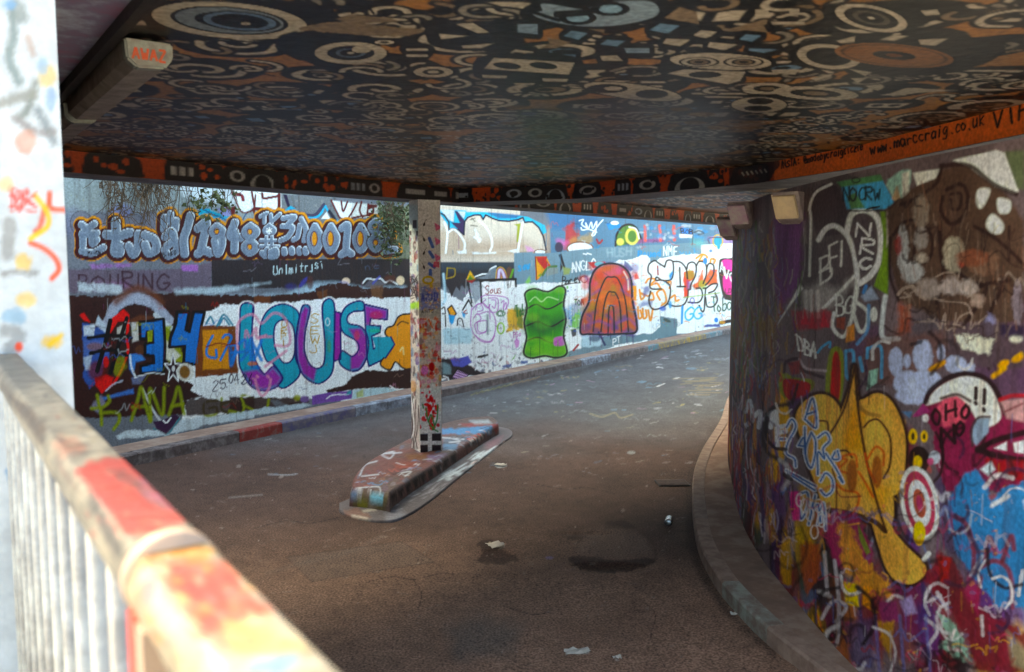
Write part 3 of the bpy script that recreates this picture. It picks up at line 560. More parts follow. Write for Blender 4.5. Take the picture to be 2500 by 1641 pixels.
for l in ('130,1210 160,1300 140,1390', '150,1290 330,1380', '430,1230 410,1340', '0,1350 110,1380'): b.line(R2(l), 6, (140, 150, 36), .85, 4)
b.poly(R2('0,1390 300,1330 800,1270 900,1290 700,1340 300,1400 0,1470'), (186, 200, 208), .9, 3, 4); b.line(R2('1750,1080 1870,1160'), 3, WHT, .9)
b.specks((560, 735, 985, 1000), 150, [(150, 150, 150), (110, 112, 118), (196, 176, 150), (130, 150, 170)], .8, 3.0, .5)
# --- right of the post: upper strip
b.poly(T('1060,440 1270,500 1270,640 1060,640'), (204, 196, 186), 1, 2); b.poly(T('1060,560 1345,560 1345,620 1060,626'), (180, 164, 148), .7, 18)
b.poly(A7('370,270 720,280 720,330 690,580 620,530 500,500 470,440 380,320'), (70, 176, 200), 1, 2); b.poly(A7('520,430 690,590 700,380 640,440'), (58, 40, 84), 1, 2); b.poly(A7('570,285 610,290 690,400 640,440'), (58, 40, 84), 1, 2); b.poly(A7('380,270 570,280 560,430 500,400 440,330'), (206, 210, 212), 1, 2); b.poly(A7('610,290 710,295 700,400'), (200, 204, 206), 1, 2)
b.poly(A7('700,420 740,370 820,340 900,340 930,400 970,340 1050,380 1130,410 1250,420 1380,400 1440,370 1460,430 1560,430 1640,500 1690,600 1730,780 1500,800 700,830'), (206, 198, 188), 1, 2, sm=False)
b.poly(A7('720,680 1400,640 1640,760 1500,820 720,830'), (180, 162, 146), .8, 30)
b.poly(A7('720,300 960,300 1250,330 1500,360 1720,470 1740,560 1690,590 1640,490 1560,420 1460,430 1440,370 1380,395 1250,415 1130,405 970,335 930,400 900,335 820,335 740,365 700,420 690,380'), (70, 174, 200), 1, 2); b.poly(A7('1000,305 1420,340 1350,380 1130,380 1000,320'), (70, 110, 150), .9, 4)
b.line(A7('690,590 700,420 740,370 820,340 900,338 935,395 968,338 1050,380 1130,408 1250,420 1380,398 1440,372 1462,432 1560,425 1640,495 1700,610 1735,780'), 4, (24, 34, 60), sm=False); b.line(A7('380,310 440,340 500,430 500,540 550,510 620,530 690,590'), 4, (24, 34, 60), sm=False)
for l in ('440,430 480,560 460,820', '490,560 560,520 640,590 700,700 690,810', '880,410 960,480 1030,600 1050,720 1020,800', '1440,430 1410,600 1380,780', '850,590 880,680 900,650 860,640 820,620'): b.line(A7(l), 5, (232, 234, 234), .95, 2)
b.poly(A7('600,800 720,780 720,830 620,830'), WHT, .9, 2, 2); b.poly(A7('780,800 900,820 1100,810 1100,830 800,840'), WHT, .9, 2, 2); b.poly(A7('1250,800 1380,760 1400,830'), WHT, .9, 2, 2); b.poly(A7('1330,460 1410,445 1380,680 1360,680 1370,480'), (150, 158, 40), .95, 2); b.line(A7('880,600 830,520 860,600 900,640'), 3, WHT); b.poly(A7('1470,730 1540,750 1600,800 1500,810'), (206, 160, 196), .8, 6); b.ell(*A7('1660,810')[0], 13, 5, WHT, 1, 2); b.ell(*A7('1660,810')[0], 14, 6, (120, 92, 70), .9, 2, ring=3)
for l in ('770,400 830,380', '780,470 860,480', '790,380 830,420'): b.line(A7(l), 3, (90, 90, 76), .7)
b.poly(T('1340,480 1820,540 1820,590 1560,605 1345,620'), (100, 130, 152), 1, 2, 0); b.poly(T('1320,490 1460,510 1460,560 1350,560'), (70, 112, 150), .8, 14)
b.poly(A8('0,470 110,420 160,600 150,720 0,760'), (176, 60, 56), .8, 8, 10, 14); b.poly(A8('40,640 330,580 340,740 60,750'), (190, 160, 110), .6, 12, 10, 14); b.poly(A8('-120,640 40,680 20,750 -100,760'), (196, 120, 170), .7, 12, 6)
b.ell(*A8('190,760')[0], 30, 14, WHT, 1, 2); b.ell(*A8('190,765')[0], 32, 16, (130, 96, 76), .95, 2, ring=4); b.ell(*A8('-80,750')[0], 10, 13, (50, 44, 66), .9, 3)
for l in ('180,410 230,400 210,460 280,500 260,440 290,520 330,430 350,510 400,420 380,580 340,590 420,470 480,400', '200,500 220,530 300,520 400,560'): b.line(A8(l), 3, (226, 232, 236), .95)
b.line(A8('400,650 430,700 470,660'), 5, (150, 40, 50), .9); b.poly(A8('530,450 700,450 690,500 560,520'), (40, 140, 196), .95, 3, 3); b.ell(*A8('630,440')[0], 10, 5, WHT, .9)
b.poly(A8('640,730 650,600 720,490 820,460 900,500 950,600 970,680 700,730'), (96, 130, 76), 1, 2); b.line(A8('640,730 650,600 720,490 820,458 900,500 950,600 970,650'), 5, BLK); b.ell(*A8('850,610')[0], 14, 18, (220, 214, 140), .9, 3, ring=7); b.ell(*A8('700,680')[0], 9, 9, (220, 214, 140), .9, 3); b.line(A8('810,490 900,520 940,640'), 3, WHT)
b.poly(A8('900,700 960,640 1260,640 1250,680'), (140, 84, 130), .8, 5, 3)
for x in (1010, 1200, 1380): b.line(A8('%d,480 %d,660' % (x, x + 10)), 7, (206, 110, 100), .9, 3, rag=2)
for _ in range(60): b.ell(rnd.uniform(1560, 1780), rnd.uniform(545, 585), rnd.uniform(2, 9), rnd.uniform(2, 5), rnd.choice([(70, 140, 190), (150, 160, 176), (130, 120, 150), (110, 150, 180), (190, 196, 200)]), .6, 3)
b.poly(A8('1470,500 1620,520 1610,590 1480,580'), (40, 130, 190), 1, 2); b.text('BOB', *A8('1475,580')[0], *A8('1640,590')[0], 12, 2.2, BLK); b.poly(A8('1450,580 1620,590 1610,630 1460,630'), WHT, .9, 3, 2); b.line(A8('1640,560 1700,540 1760,570 1690,590'), 4, (60, 76, 90), .8)
# mid band right
b.poly(T('1256,619 1345,618 1470,604 1560,600 1700,592 1820,575 1820,690 1256,700'), (124, 146, 158), 1, 2, 1)
b.poly(A8('1730,720 2200,690 2200,830 1740,880'), WHT, 1, 2, 3); b.poly(A8('1840,620 1930,590 2140,620 2130,700 1850,700'), (160, 140, 180), .95, 2); b.ell(*A8('1940,670')[0], 10, 12, (60, 160, 180), 1, 2); b.ell(*A8('1940,670')[0], 12, 15, (206, 180, 90), .9, 2, ring=3); b.ell(*A8('1950,730')[0], 4, 9, (60, 160, 180), 1, 2); b.line(A8('1830,700 1840,630 2140,630'), 2.5, (90, 70, 100)); b.ell(*A8('1850,795')[0], 4, 4, (90, 130, 180), .9); b.line(A8('2060,775 2150,790'), 3, (50, 56, 66)); b.poly(A8('1600,640 1770,640 1760,740 1600,730'), (120, 180, 176), .5, 14)
b.text('HUSH', *A8('540,870')[0], *A8('860,850')[0], 19, 4, (156, 174, 182), .7, 3); b.text('Round', *A8('930,870')[0], *A8('1230,860')[0], 15, 3.4, (60, 150, 200), .8, 2.5); b.text('NME', *A8('1250,860')[0], *A8('1450,855')[0], 20, 2.6, WHT, .95); b.text('yul', *A8('1450,850')[0], *A8('1700,840')[0], 14, 3, (90, 160, 200), .7, 2.5)
b.line(A8('250,765 300,765'), 3, WHT); b.line(A8('230,830 270,840'), 3, WHT); b.line(A8('280,825 330,840'), 3, WHT)
# lower right: white ground
b.poly(T('1075,705 1130,735 1150,700 1185,690 1260,690 1400,690 1500,640 1580,622 1590,640 1640,625 1720,618 1830,600 1830,800 1650,815 1540,845 1400,870 1250,905 1080,930 1060,930 1060,705'), WHT, 1, 2, 5, 9)
b.poly(R4('1110,900 1320,930 1310,1140 1100,1180 600,1250 100,1320 110,1200 500,1130 820,1130 1000,1110 1100,1040'), (120, 140, 150), 1, 2, 3); b.poly(R3('1080,1290 1300,1260 1540,1160 2053,1010 2053,1100 1500,1240 1100,1330'), (120, 138, 148), .95, 3, 3)
b.poly(T('1255,618 1300,615 1300,690 1256,696'), (124, 146, 158), 1, 2)
b.poly(R3('160,380 230,440 280,560 330,440 370,500 380,400 430,480 450,400 440,300 160,300'), (48, 44, 50), 1, 2, 1, 5)
b.poly(R3('470,400 590,390 600,560 540,640 480,500'), (150, 158, 166), .9, 3, 2); b.line(R3('460,400 480,520 500,620'), 4, BLK)
b.poly(R3('440,370 480,270 540,360'), (200, 170, 60), 1, 2); b.poly(R3('450,380 480,320 520,370'), (96, 130, 60), 1, 3); b.poly(R3('440,380 540,370 500,410'), (150, 50, 50), 1, 3); b.line(R3('540,340 620,310 690,310 700,260 760,225'), 4.5, WHT); b.line(R3('545,350 640,325 700,330'), 4, BLK); b.poly(R3('540,350 640,330 700,260 760,230 780,350 640,370'), (130, 140, 148), .9, 3)
for cc, q in (((206, 180, 90), 15), ((140, 80, 120), 11), ((206, 200, 220), 6)): b.line(R3('790,360 800,270 830,280 860,360'), q, cc, 1, 2)
b.ell(*R3('910,300')[0], 8, 16, (110, 80, 66), .8, 5); b.line(R3('920,350 950,260'), 5, (110, 160, 70), .9)
b.poly(R3('590,375 975,365 980,440 900,470 910,560 600,580'), (236, 238, 238), 1, 2); b.line(R3('590,380 975,365'), 7, BLK, sm=False, rag=1); b.line(R3('595,375 605,620'), 4.5, BLK, sm=False); b.line(R3('975,365 980,445'), 5, BLK, sm=False)
b.text('Sous', *R3('650,530')[0], *R3('830,515')[0], 19, 2.2, (140, 50, 50), .95, gap=.15); b.text('HI', *R3('890,460')[0], *R3('930,455')[0], 15, 1.6, (40, 40, 44), .9)
for l in ('500,650 490,880 560,1000 700,1040 760,900 740,760 640,640 560,640 500,700', '540,700 560,640 600,640 620,700 560,720', '520,790 560,740 600,800 530,860 570,960 660,930', '560,830 660,820 650,940 570,930 560,830', '560,750 680,720 700,800', '600,560 660,540 860,560 900,620 860,700', '680,570 780,580 780,710 700,720 690,640', '720,590 760,600 750,680 720,660', '650,590 620,620 670,680 700,640', '820,620 850,600 840,690 870,620 880,690', '540,980 600,1040 700,1050 750,980'): b.line(R3(l), 2.6, (164, 96, 170), .8, 2)
b.line(R3('670,760 672,960'), 6, (110, 130, 130), .7, 4)
b.poly(R3('235,690 280,650 330,740 300,780 260,760'), (216, 166, 36), 1, 2); b.line(R3('235,690 280,650 330,740 300,780 260,760'), 3.4, BLK, closed=True, sm=False); b.poly(R3('245,750 320,760 300,840 280,860 255,830'), (50, 156, 204), 1, 3); b.line(R3('400,700 465,590 500,660'), 4, BLK, sm=False); b.poly(R3('390,720 430,740 420,790 400,770'), (50, 156, 204), .9, 3); b.line(R3('170,690 200,670 210,740 180,740'), 3, BLK); b.line(R3('210,760 215,880'), 3, BLK); b.line(R3('340,870 350,800 390,800 410,880'), 3, BLK); b.line(R3('440,700 410,730 450,740'), 2.4, (160, 60, 60))
b.line(R3('190,310 200,420 210,580 170,650'), 6, (190, 216, 226), .85, 4); b.text('D', *R3('225,360')[0], *R3('330,340')[0], 25, 3.6, (170, 150, 40), .7, gap=.05)
b.poly(R3('900,700 960,690 1060,720 1060,920 1000,900 880,940'), (206, 166, 40), .85, 4, 8, 10); b.poly(R3('960,680 1050,660 1040,760 1060,900 1000,880'), (80, 120, 60), .7, 5, 6, 10); b.text('Toba', *R3('985,770')[0], *R3('1110,740')[0], 26, 3, (50, 110, 60), .9); b.ell(*R3('815,740')[0], 10, 6, (90, 130, 90), .8, 2, ring=4); b.ell(*R3('815,900')[0], 8, 13, (150, 190, 80), .9, 2, ring=4); b.text('CV', *R3('785,770')[0], *R3('860,750')[0], 14, 2.4, (70, 110, 80), .8); b.text('PGo', *R3('950,1000')[0], *R3('1040,990')[0], 14, 2, (170, 90, 160), .8); b.poly(R3('960,1040 990,1000 1020,1040 1010,1100 980,1120'), (190, 130, 190), .8, 3)
b.poly(R3('180,910 500,900 520,1040 480,1080 200,1060'), (176, 204, 214), .8, 6, 5); b.specks((1080, 700, 1300, 900), 160, [(120, 124, 130), (60, 66, 80), (170, 180, 190), (150, 130, 150)], .8, 3.4, .6)
b.specks((1080, 860, 1400, 925), 200, [(60, 56, 62), (90, 100, 110), (90, 110, 150), (130, 140, 150), (190, 160, 160)], 1, 6, .75)
b.poly(R3('160,1230 400,1240 600,1390 450,1480 150,1440'), (54, 46, 50), 1, 3, 5, 8); b.poly(R3('270,1240 460,1200 500,1270 400,1320 300,1310'), (96, 100, 170), 1, 3, 2); b.poly(R3('190,1270 260,1300 280,1400 180,1400'), (130, 150, 156), .9, 5, 4); b.poly(R3('275,1440 340,1345 470,1400 400,1490'), (196, 170, 206), 1, 2)
for i in range(4): b.line(R3('%d,%d %d,%d' % (290 + i * 14, 1430 - i * 22, 400 + i * 16, 1470 - i * 22)), 2, (50, 30, 50), sm=False)
b.line(R3('275,1440 340,1345 470,1400 400,1490'), 3.5, BLK, closed=True, sm=False); b.line(R3('190,1420 240,1440 250,1480 370,1500 470,1420 640,1420'), 3, WHT, sm=False); b.poly(R3('500,1390 640,1370 660,1410 520,1420'), (40, 34, 40), .9, 3, 3)
b.line(R3('570,1215 670,1190'), 5, BLK, .9); b.poly(R3('830,1310 940,1280 930,1320 840,1330'), (50, 70, 130), .8, 3, 3); b.poly(R3('930,1250 980,1180 960,1230'), (110, 170, 80), .9, 2); b.poly(R3('1030,1260 1110,1250 1110,1280 1030,1290'), (50, 80, 140), .8, 3)
# plain green panel with bands (no figure) and dark keyline
gb = R3('1080,520 1180,470 1330,500 1450,440 1520,480 1500,640 1525,800 1500,980 1535,1170 1420,1220 1290,1200 1150,1225 1065,1170 1095,1000 1070,840 1100,680')
b.poly(gb, (84, 152, 64), 1, 1.5, sm=True); b.poly(R3('1085,760 1300,820 1510,740 1515,900 1290,980 1085,920'), (44, 96, 56), .9, 30); b.poly(R3('1080,1090 1300,1130 1520,1080 1525,1170 1290,1200 1080,1170'), (130, 176, 54), .9, 22); b.line(gb, 4.5, BLK, closed=True)
for l in ('1085,700 1200,640 1330,690 1510,600', '1080,880 1220,830 1360,880 1510,800', '1090,1040 1220,1000 1380,1060 1515,980'): b.line(R3(l), 4, BLK, .95)
b.poly(R3('1390,1010 1500,990 1510,1080 1400,1090'), (190, 104, 186), .8, 4, sm=True)
for _ in range(14): b.ell(rnd.uniform(1285, 1375), rnd.uniform(705, 870), rnd.uniform(8, 20), rnd.uniform(5, 12), rnd.choice([(120, 176, 84), (60, 116, 60), (150, 186, 90), (50, 90, 56)]), .4, 10)
for x in (1296, 1318, 1350, 1362): b.line([(x, rnd.uniform(800, 850)), (x + rnd.gauss(0, 1), rnd.uniform(868, 895))], 1.8, rnd.choice([(50, 100, 50), (110, 160, 60)]), .8, 1.2, sm=False)
b.line(R3('1130,610 1190,560 1260,610 1330,560 1440,590'), 3, (206, 226, 190), .6, 2)
b.line(gb, 7, (186, 206, 180), .35, 9, closed=True)
b.line(gb, 4, BLK, .95, 1.6, closed=True, rag=1, rs=6)
# flag, tags
b.poly(R3('1190,120 1310,115 1360,220 1300,270 1220,370 1195,370'), (206, 160, 36), 1, 1.5); b.poly(R3('1200,120 1320,118 1310,160 1360,220 1290,260 1215,170'), (170, 34, 36), 1, 1.5); b.line(R3('1192,120 1205,370'), 3, (120, 30, 30), sm=False); b.poly(R3('1220,330 1260,290 1250,340'), (110, 150, 80), .9, 2)
b.line(R3('1270,320 1330,240 1420,225'), 6, (90, 120, 80)); b.poly(R3('1300,290 1350,240 1440,240 1440,300 1320,330'), (140, 148, 146), .9, 4); b.poly(R3('1445,100 1475,85 1520,240 1500,245'), (30, 26, 34), 1, 2); b.poly(R3('1460,170 1490,230 1465,290'), (40, 36, 40), 1, 2); b.poly(R3('1490,230 1580,250 1560,310 1500,320'), (150, 160, 96), .8, 5)
b.text('ANGLO', *R3('1590,290')[0], *R3('1850,250')[0], 22, 3, WHT, .95, gap=.2); b.text('sew', *R3('1005,270')[0], *R3('1150,240')[0], 20, 4, (60, 160, 206), .8, 3); b.poly(R3('1080,400 1130,330 1140,390 1110,420'), (150, 200, 100), .7, 5); b.text('Barev', *R3('1480,425')[0], *R3('1700,400')[0], 20, 2.6, BLK, .95, gap=.2); b.ell(*R3('1725,365')[0], 8, 8, BLK, .9, 1.5, ring=2.5); b.line(R3('1510,415 1680,405'), 2.5, BLK)
b.text('TOM', *R3('1620,650')[0], *R3('1730,640')[0], 14, 2.8, BLK, .95); b.poly(R3('1500,680 1600,660 1640,860 1580,880'), (80, 150, 200), .6, 10, 6); b.poly(R3('1600,640 1700,600 1720,760 1620,880 1580,860'), (70, 90, 130), .5, 10, 6); b.poly(R3('1580,780 1680,700 1670,900 1600,880'), (140, 190, 100), .8, 5, 6); b.poly(R3('1580,920 1640,900 1640,980 1600,990'), (40, 40, 50), .9, 3, 3); b.specks((1380, 700, 1425, 820), 60, [(110, 170, 80), (60, 100, 160), (200, 206, 210)], 1, 4, .8)
# arched patch of many colours (plain concentric arches)
ar = R4('90,1110 110,900 200,700 210,480 260,330 350,250 470,225 600,250 700,340 740,480 750,700 800,950 790,1100 600,1120 400,1130 200,1125')
b.poly(ar, (176, 104, 70), 1, 1.5, sm=True)
rr = random.Random(11)
for _ in range(90):
    x, y = rr.uniform(1425, 1552), rr.uniform(650, 815)
    i_ = (y - 650) / 165
    pal = [(196, 74, 66), (200, 110, 90), (110, 90, 150), (190, 100, 130)] if i_ < .35 else ([(214, 130, 46), (206, 120, 50), (150, 130, 60), (196, 90, 60)] if i_ < .65 else [(90, 72, 130), (120, 90, 110), (76, 72, 130), (180, 76, 90), (140, 120, 70)])
    b.ell(x, y, rr.uniform(5, 15), rr.uniform(4, 12), rr.choice(pal), .55, 8, rr.uniform(0, 3))
b.poly(R4('-20,1120 80,1100 100,900 190,690 200,480 250,320 340,245 300,150 100,150 -20,300'), WHT, .0, 1)
b.line(ar, 5, BLK, closed=True); b.line([(x + 2.5, y) for x, y in ar[9:13]], 3, (70, 70, 150), .8)
for l in ('250,1090 300,700 400,430 480,400 570,430 660,700 700,1090', '350,1090 390,760 440,600 490,590 540,610 590,760 610,1090', '440,1140 450,820 480,760 510,820 520,1120'): b.line(R4(l), 4, BLK, .95)
b.poly(R4('650,190 700,225 760,300 720,330 640,260'), (60, 70, 130), .8, 3); b.poly(R4('180,210 400,200 420,230 250,290'), (170, 44, 46), .9, 2); b.ell(*R4('330,235')[0], 12, 6, (120, 180, 186), .9, 3)
b.poly(R4('100,1150 300,1130 400,1200 300,1290 110,1300'), (186, 206, 216), .9, 5, 6); b.ell(*R4('270,1180')[0], 14, 8, (60, 70, 96), .7, 6); b.line(R4('320,1100 400,1260'), 5, (40, 46, 90), .9); b.text('PT', *R4('500,1260')[0], *R4('610,1220')[0], 15, 2.4, WHT, .9)
b.line(R4('0,1330 60,1260'), 5, (150, 50, 50), .9)
for l in ('190,1000 330,960 450,1010', '560,980 700,930 780,1000', '240,620 330,560', '610,560 720,640'): b.line(R4(l), 6, (120, 84, 150), .55, 6)
for x in (1440, 1462, 1490, 1530, 1545): b.line([(x, 812), (x + rnd.gauss(0, 1), rnd.uniform(824, 850))], 2, rnd.choice([(60, 40, 90), (40, 30, 40)]), .8, 1.2, sm=False)
b.line(R4('640,330 690,430 700,560'), 4, (226, 220, 214), .7, 2)
b.line(ar, 9, (110, 100, 170), .35, 8, closed=True); b.line(ar, 4.5, BLK, .95, 1.6, closed=True, rag=1, rs=6)
# right end throw ups
for l in ('920,470 960,420 1040,430 980,500 1060,480 1120,560', '840,560 860,680 900,640 850,600 940,640', '960,640 1000,600 1020,680 960,690', '1100,690 1060,600 1140,560 1180,700 1120,760', '1240,660 1290,630 1300,700 1340,690', '820,780 830,920 870,900 850,820', '880,800 890,920 930,900 920,820', '950,820 980,950 1010,800', '1560,160 1640,110 1700,150 1600,200 1640,120', '1740,220 1750,170 1800,180 1790,220', '1190,470 1240,460 1220,540'): b.line(R4(l), 5, (214, 146, 50), .9, 2)
b.poly(R4('870,530 960,510 970,570 900,640'), (60, 70, 140), .7, 6, 4); b.poly(R4('960,690 1040,680 1000,760 850,780 860,720'), (60, 80, 150), .6, 6, 6); b.poly(R4('755,510 800,510 800,700 770,690'), (216, 160, 30), .95, 3); b.poly(R4('770,380 800,340 840,420 780,430'), (200, 76, 66), .8, 4)
b.poly(R4('1400,330 1530,310 1540,420 1460,460 1460,640 1400,660'), (206, 76, 40), .95, 3, 2); b.poly(R4('1440,440 1490,460 1500,560 1440,560'), (130, 70, 140), .8, 6); b.poly(R4('1500,500 1580,460 1640,310 1660,430 1740,310 1830,300 1830,480 1700,500 1560,560'), (206, 96, 40), .9, 4, 3); b.ell(*R4('1480,370')[0], 12, 12, (150, 150, 70), .7, 5); b.ell(*R4('1640,500')[0], 10, 12, (150, 180, 90), .6, 5)
for l in ('1160,270 1080,220 1030,190 960,240 950,330 990,390 970,500 1000,550 1120,550', '1160,270 1190,190 1260,200 1270,330 1240,430 1130,440 1060,400 1050,440 1130,440 1220,500 1230,620 1190,740 1090,800 1000,800 960,700 980,580', '1270,200 1360,210 1430,290 1450,420', '1440,300 1460,230 1520,210 1560,260 1550,380 1500,480 1480,560', '1560,260 1600,200 1680,230 1690,360 1650,480', '1690,300 1720,230 1780,250 1780,360 1720,460 1680,500', '1200,740 1290,770 1400,750 1450,660 1460,560', '1320,520 1420,520', '1350,280 1360,520', '1560,540 1620,550 1640,640 1590,720 1460,720', '1680,540 1670,680 1660,820 1630,830 1600,760', '1680,540 1650,540', '1690,540 1760,490 1830,490 1790,570 1720,600', '1800,600 1830,690 1780,770 1700,770 1680,660'): b.line(R4(l), 4, BLK, .97, 1.4)
b.poly(R4('1215,380 1255,320 1265,350 1230,440'), (40, 140, 196), .95, 3); b.line(R4('1070,260 1075,370'), 4, (150, 50, 40), .9); b.ell(*R4('1675,195')[0], 5, 8, (40, 140, 200), 1)
b.poly(R4('1370,760 1400,760 1390,990 1365,1000'), (40, 150, 200), 1, 2); b.text('GG', *R4('1420,950')[0], *R4('1640,930')[0], 28, 4.2, (90, 176, 206), .9, gap=.15); b.text('Toba', *R4('1770,830')[0], *R4('2020,820')[0], 30, 3.4, (50, 90, 66), .95, gap=.12)
b.ell(*R4('1510,700')[0], 5, 7, (90, 80, 160), .9, 1.5, ring=2.5); b.ell(*R4('1135,800')[0], 8, 6, (50, 100, 180), .8, 4); b.ell(*R4('1230,750')[0], 4, 9, (50, 150, 200), .8, 4); b.line(R4('1400,660 1860,600'), 3, (150, 170, 90), .7); b.ell(*R4('1815,945')[0], 5, 6, (40, 130, 200), 1, 2); b.poly(R4('1650,1010 1860,990 1860,1030 1660,1040'), (60, 76, 140), .9, 3, 3); b.poly(R4('1850,970 2030,930 2030,970 1870,1000'), (50, 34, 36), 1, 2, 2); b.ell(*R4('1890,975')[0], 8, 4, (190, 150, 40), .9)
b.ell(*R4('1190,950')[0], 10, 4, (60, 70, 60), .8, 3, .4); b.specks((1540, 640, 1790, 800), 130, [(80, 100, 150), (60, 150, 200), (150, 190, 130), (206, 150, 60), (120, 126, 134)], .8, 3.2, .7)
pk = R4('1870,170 1960,160 2080,200 2080,660 1960,690 1900,640 1850,400 1850,230'); b.poly(pk, (36, 14, 26), 1, 2, sm=True); b.poly(R4('1890,190 1970,175 2080,220 2080,330 1960,310 1890,250'), (216, 70, 160), 1, 2, sm=True); b.poly(R4('1900,400 1960,380 2080,440 2080,600 1960,620 1910,560'), (206, 60, 150), 1, 2, sm=True); b.text('AVO', *R4('1860,340')[0], *R4('2050,480')[0], 26, 3, WHT, .95, gap=.15)
b.text('LD', *R4('1930,600')[0], *R4('2020,595')[0], 10, 2.2, (90, 20, 60), .9)
for box, n, cs_, lo_, hi_, sz in (((1085, 700, 1270, 900), 34, [(90, 80, 110), (150, 100, 150), (60, 60, 70), (90, 130, 150)], 1.2, 2.6, 12), ((1400, 640, 1790, 800), 40, [(60, 60, 66), (80, 150, 190), (200, 120, 60), (110, 90, 150), (150, 60, 70)], 1.2, 2.6, 11), ((560, 740, 980, 990), 30, [(110, 116, 124), (150, 130, 120), (90, 120, 150), (190, 150, 170)], 1.2, 2.4, 12), ((180, 740, 560, 1000), 46, [(40, 28, 28), (190, 196, 200), (90, 120, 180), (150, 50, 40), (150, 150, 60)], 1.6, 3.6, 16), ((1270, 500, 1790, 620), 30, [(200, 210, 216), (50, 60, 80), (70, 150, 190), (180, 90, 90)], 1.4, 3, 12), ((180, 640, 980, 730), 26, [(150, 150, 160), (60, 52, 56), (110, 96, 120)], 1.2, 2.6, 14)):
    b.scrib(box, n, cs_, lo_, hi_, sz, .55)
for _ in range(90):                                            # runs of paint
    x = rnd.uniform(180, 1780); y = rnd.uniform(560, 900); b.line([(x, y), (x + rnd.gauss(0, .8), y + rnd.uniform(8, 40))], rnd.uniform(1, 2.2), rnd.choice([(190, 196, 200), (60, 50, 54), (110, 120, 130), (120, 70, 110), (60, 120, 150)]), .55, 1.2, sm=False)
# wear and grime that has built up on the paint itself
gr = fnoise(b.w[0] * 1.3, b.w[1] * 1.3, 91, 5)[:, None]; b.c *= (1 + (gr - .5) * .22)
st_ = np.clip(fnoise(b.w[0] * 22, b.w[1] * 1.1, 55, 3) - .6, 0, 1)[:, None] * 1.2
b.c = b.c * (1 - st_) + lin((70, 56, 50)) * st_
bw.fin = (1.3, 1.22, (1.07, 1.10, 1.04))
wt = thing('back_wall', 'long retaining wall covered in graffiti behind the concrete post', 'wall', (W0[0], W0[1], 0))
def under(o, p):
    o.matrix_parent_inverse = Matrix.Translation(-p.location); return o
under(surf_obj('painted_face', bw, M_WALL, wt), wt)
e0 = W0 - 9.0 * WD; e1 = W0 + 27 * WD; o0 = -WN * .012; o1 = -WN * .4
under(prism('wall_body', [tuple(e0 + o0), tuple(e1 + o0), tuple(e1 + o1), tuple(e0 + o1)], 0, 4.6, M_CONC, wt), wt)
under(prism('coping', [tuple(e0 + WN * .06), tuple(e1 + WN * .06), tuple(e1 - WN * .46), tuple(e0 - WN * .46)], 4.603, 4.72, M_CONC, wt), wt)
# ---------------------------------------------------------------- strip of pavement with kerb stones along the back wall
def strip(name, a, c, z0, z1, mat, parent=None):
    return prism(name, [tuple(q) for q in (*a, *c[::-1])], z0, z1, mat, parent)
KO = .50                                                   # pavement width
pv = prism('back_pavement', [tuple(e0), tuple(e1), tuple(e1 + WN * (KO - .132)), tuple(e0 + WN * (KO - .132))], -.05, .112, M_PAVE)
tag(pv, kind='structure')
KM = [solid_mat('kerb_%d' % i, c1, c2, 9, .8, .5, c3=c3) for i, (c1, c2, c3) in enumerate([((92, 82, 80), (124, 116, 114), (104, 96, 94)), ((120, 44, 36), (120, 96, 90), (134, 50, 42)), ((84, 80, 116), (120, 112, 116), (100, 94, 108)), ((150, 160, 170), (96, 96, 100), (120, 126, 136)), ((80, 130, 140), (150, 150, 150), (110, 116, 120)), ((170, 140, 60), (120, 110, 100), (130, 120, 100)), ((150, 110, 90), (100, 92, 96), (176, 120, 80)), ((76, 66, 64), (124, 116, 114), (96, 86, 84))])]
kmesh = {}
def kerb_piece(Lk):
    if Lk not in kmesh:
        V = []; 
        for x in (0, Lk):
            V += [(x, 0, -.05), (x, .125, -.05), (x, .125, .105), (x, .112, .12), (x, 0, .12)]
        me = bpy.data.meshes.new('kerb_stone'); me.from_pydata(V, [], [[0, 1, 2, 3, 4][::-1], [5, 6, 7, 8, 9]] + [[i, (i + 1) % 5, 5 + (i + 1) % 5, 5 + i] for i in range(5)])
        bm = bmesh.new(); bm.from_mesh(me); bmesh.ops.recalc_face_normals(bm, faces=bm.faces); bm.to_mesh(me); bm.free(); me.materials.append(KM[0]); kmesh[Lk] = me
    return kmesh[Lk]
ang = math.atan2(WD[1], WD[0]); LK = .61; i = 0; s_ = -1.2
while s_ < 26:
    mid = W0 + (s_ + .3) * WD + WN * KO; px, py = proj(np.array([*mid, .06]))
    k = 1 if 575 < px < 715 else (2 if 715 < px < 900 else (7 if px < 575 else (3 if px < 1010 else rnd.choice([0, 0, 3, 0, 4, 0, 0]))))
    if 1600 < px < 1720: k = 5
    o = bpy.data.objects.new('kerb_stone', kerb_piece(.604)); p0 = W0 + s_ * WD + WN * (KO - .125)
    o.location = (*p0, rnd.uniform(-.004, .004)); o.rotation_euler = (0, 0, ang + rnd.uniform(-.004, .004)); o.scale = (1, -1, 1)
    link(o, pv); o.material_slots[0].link = 'OBJECT'; o.material_slots[0].material = KM[k]
    s_ += LK; i += 1

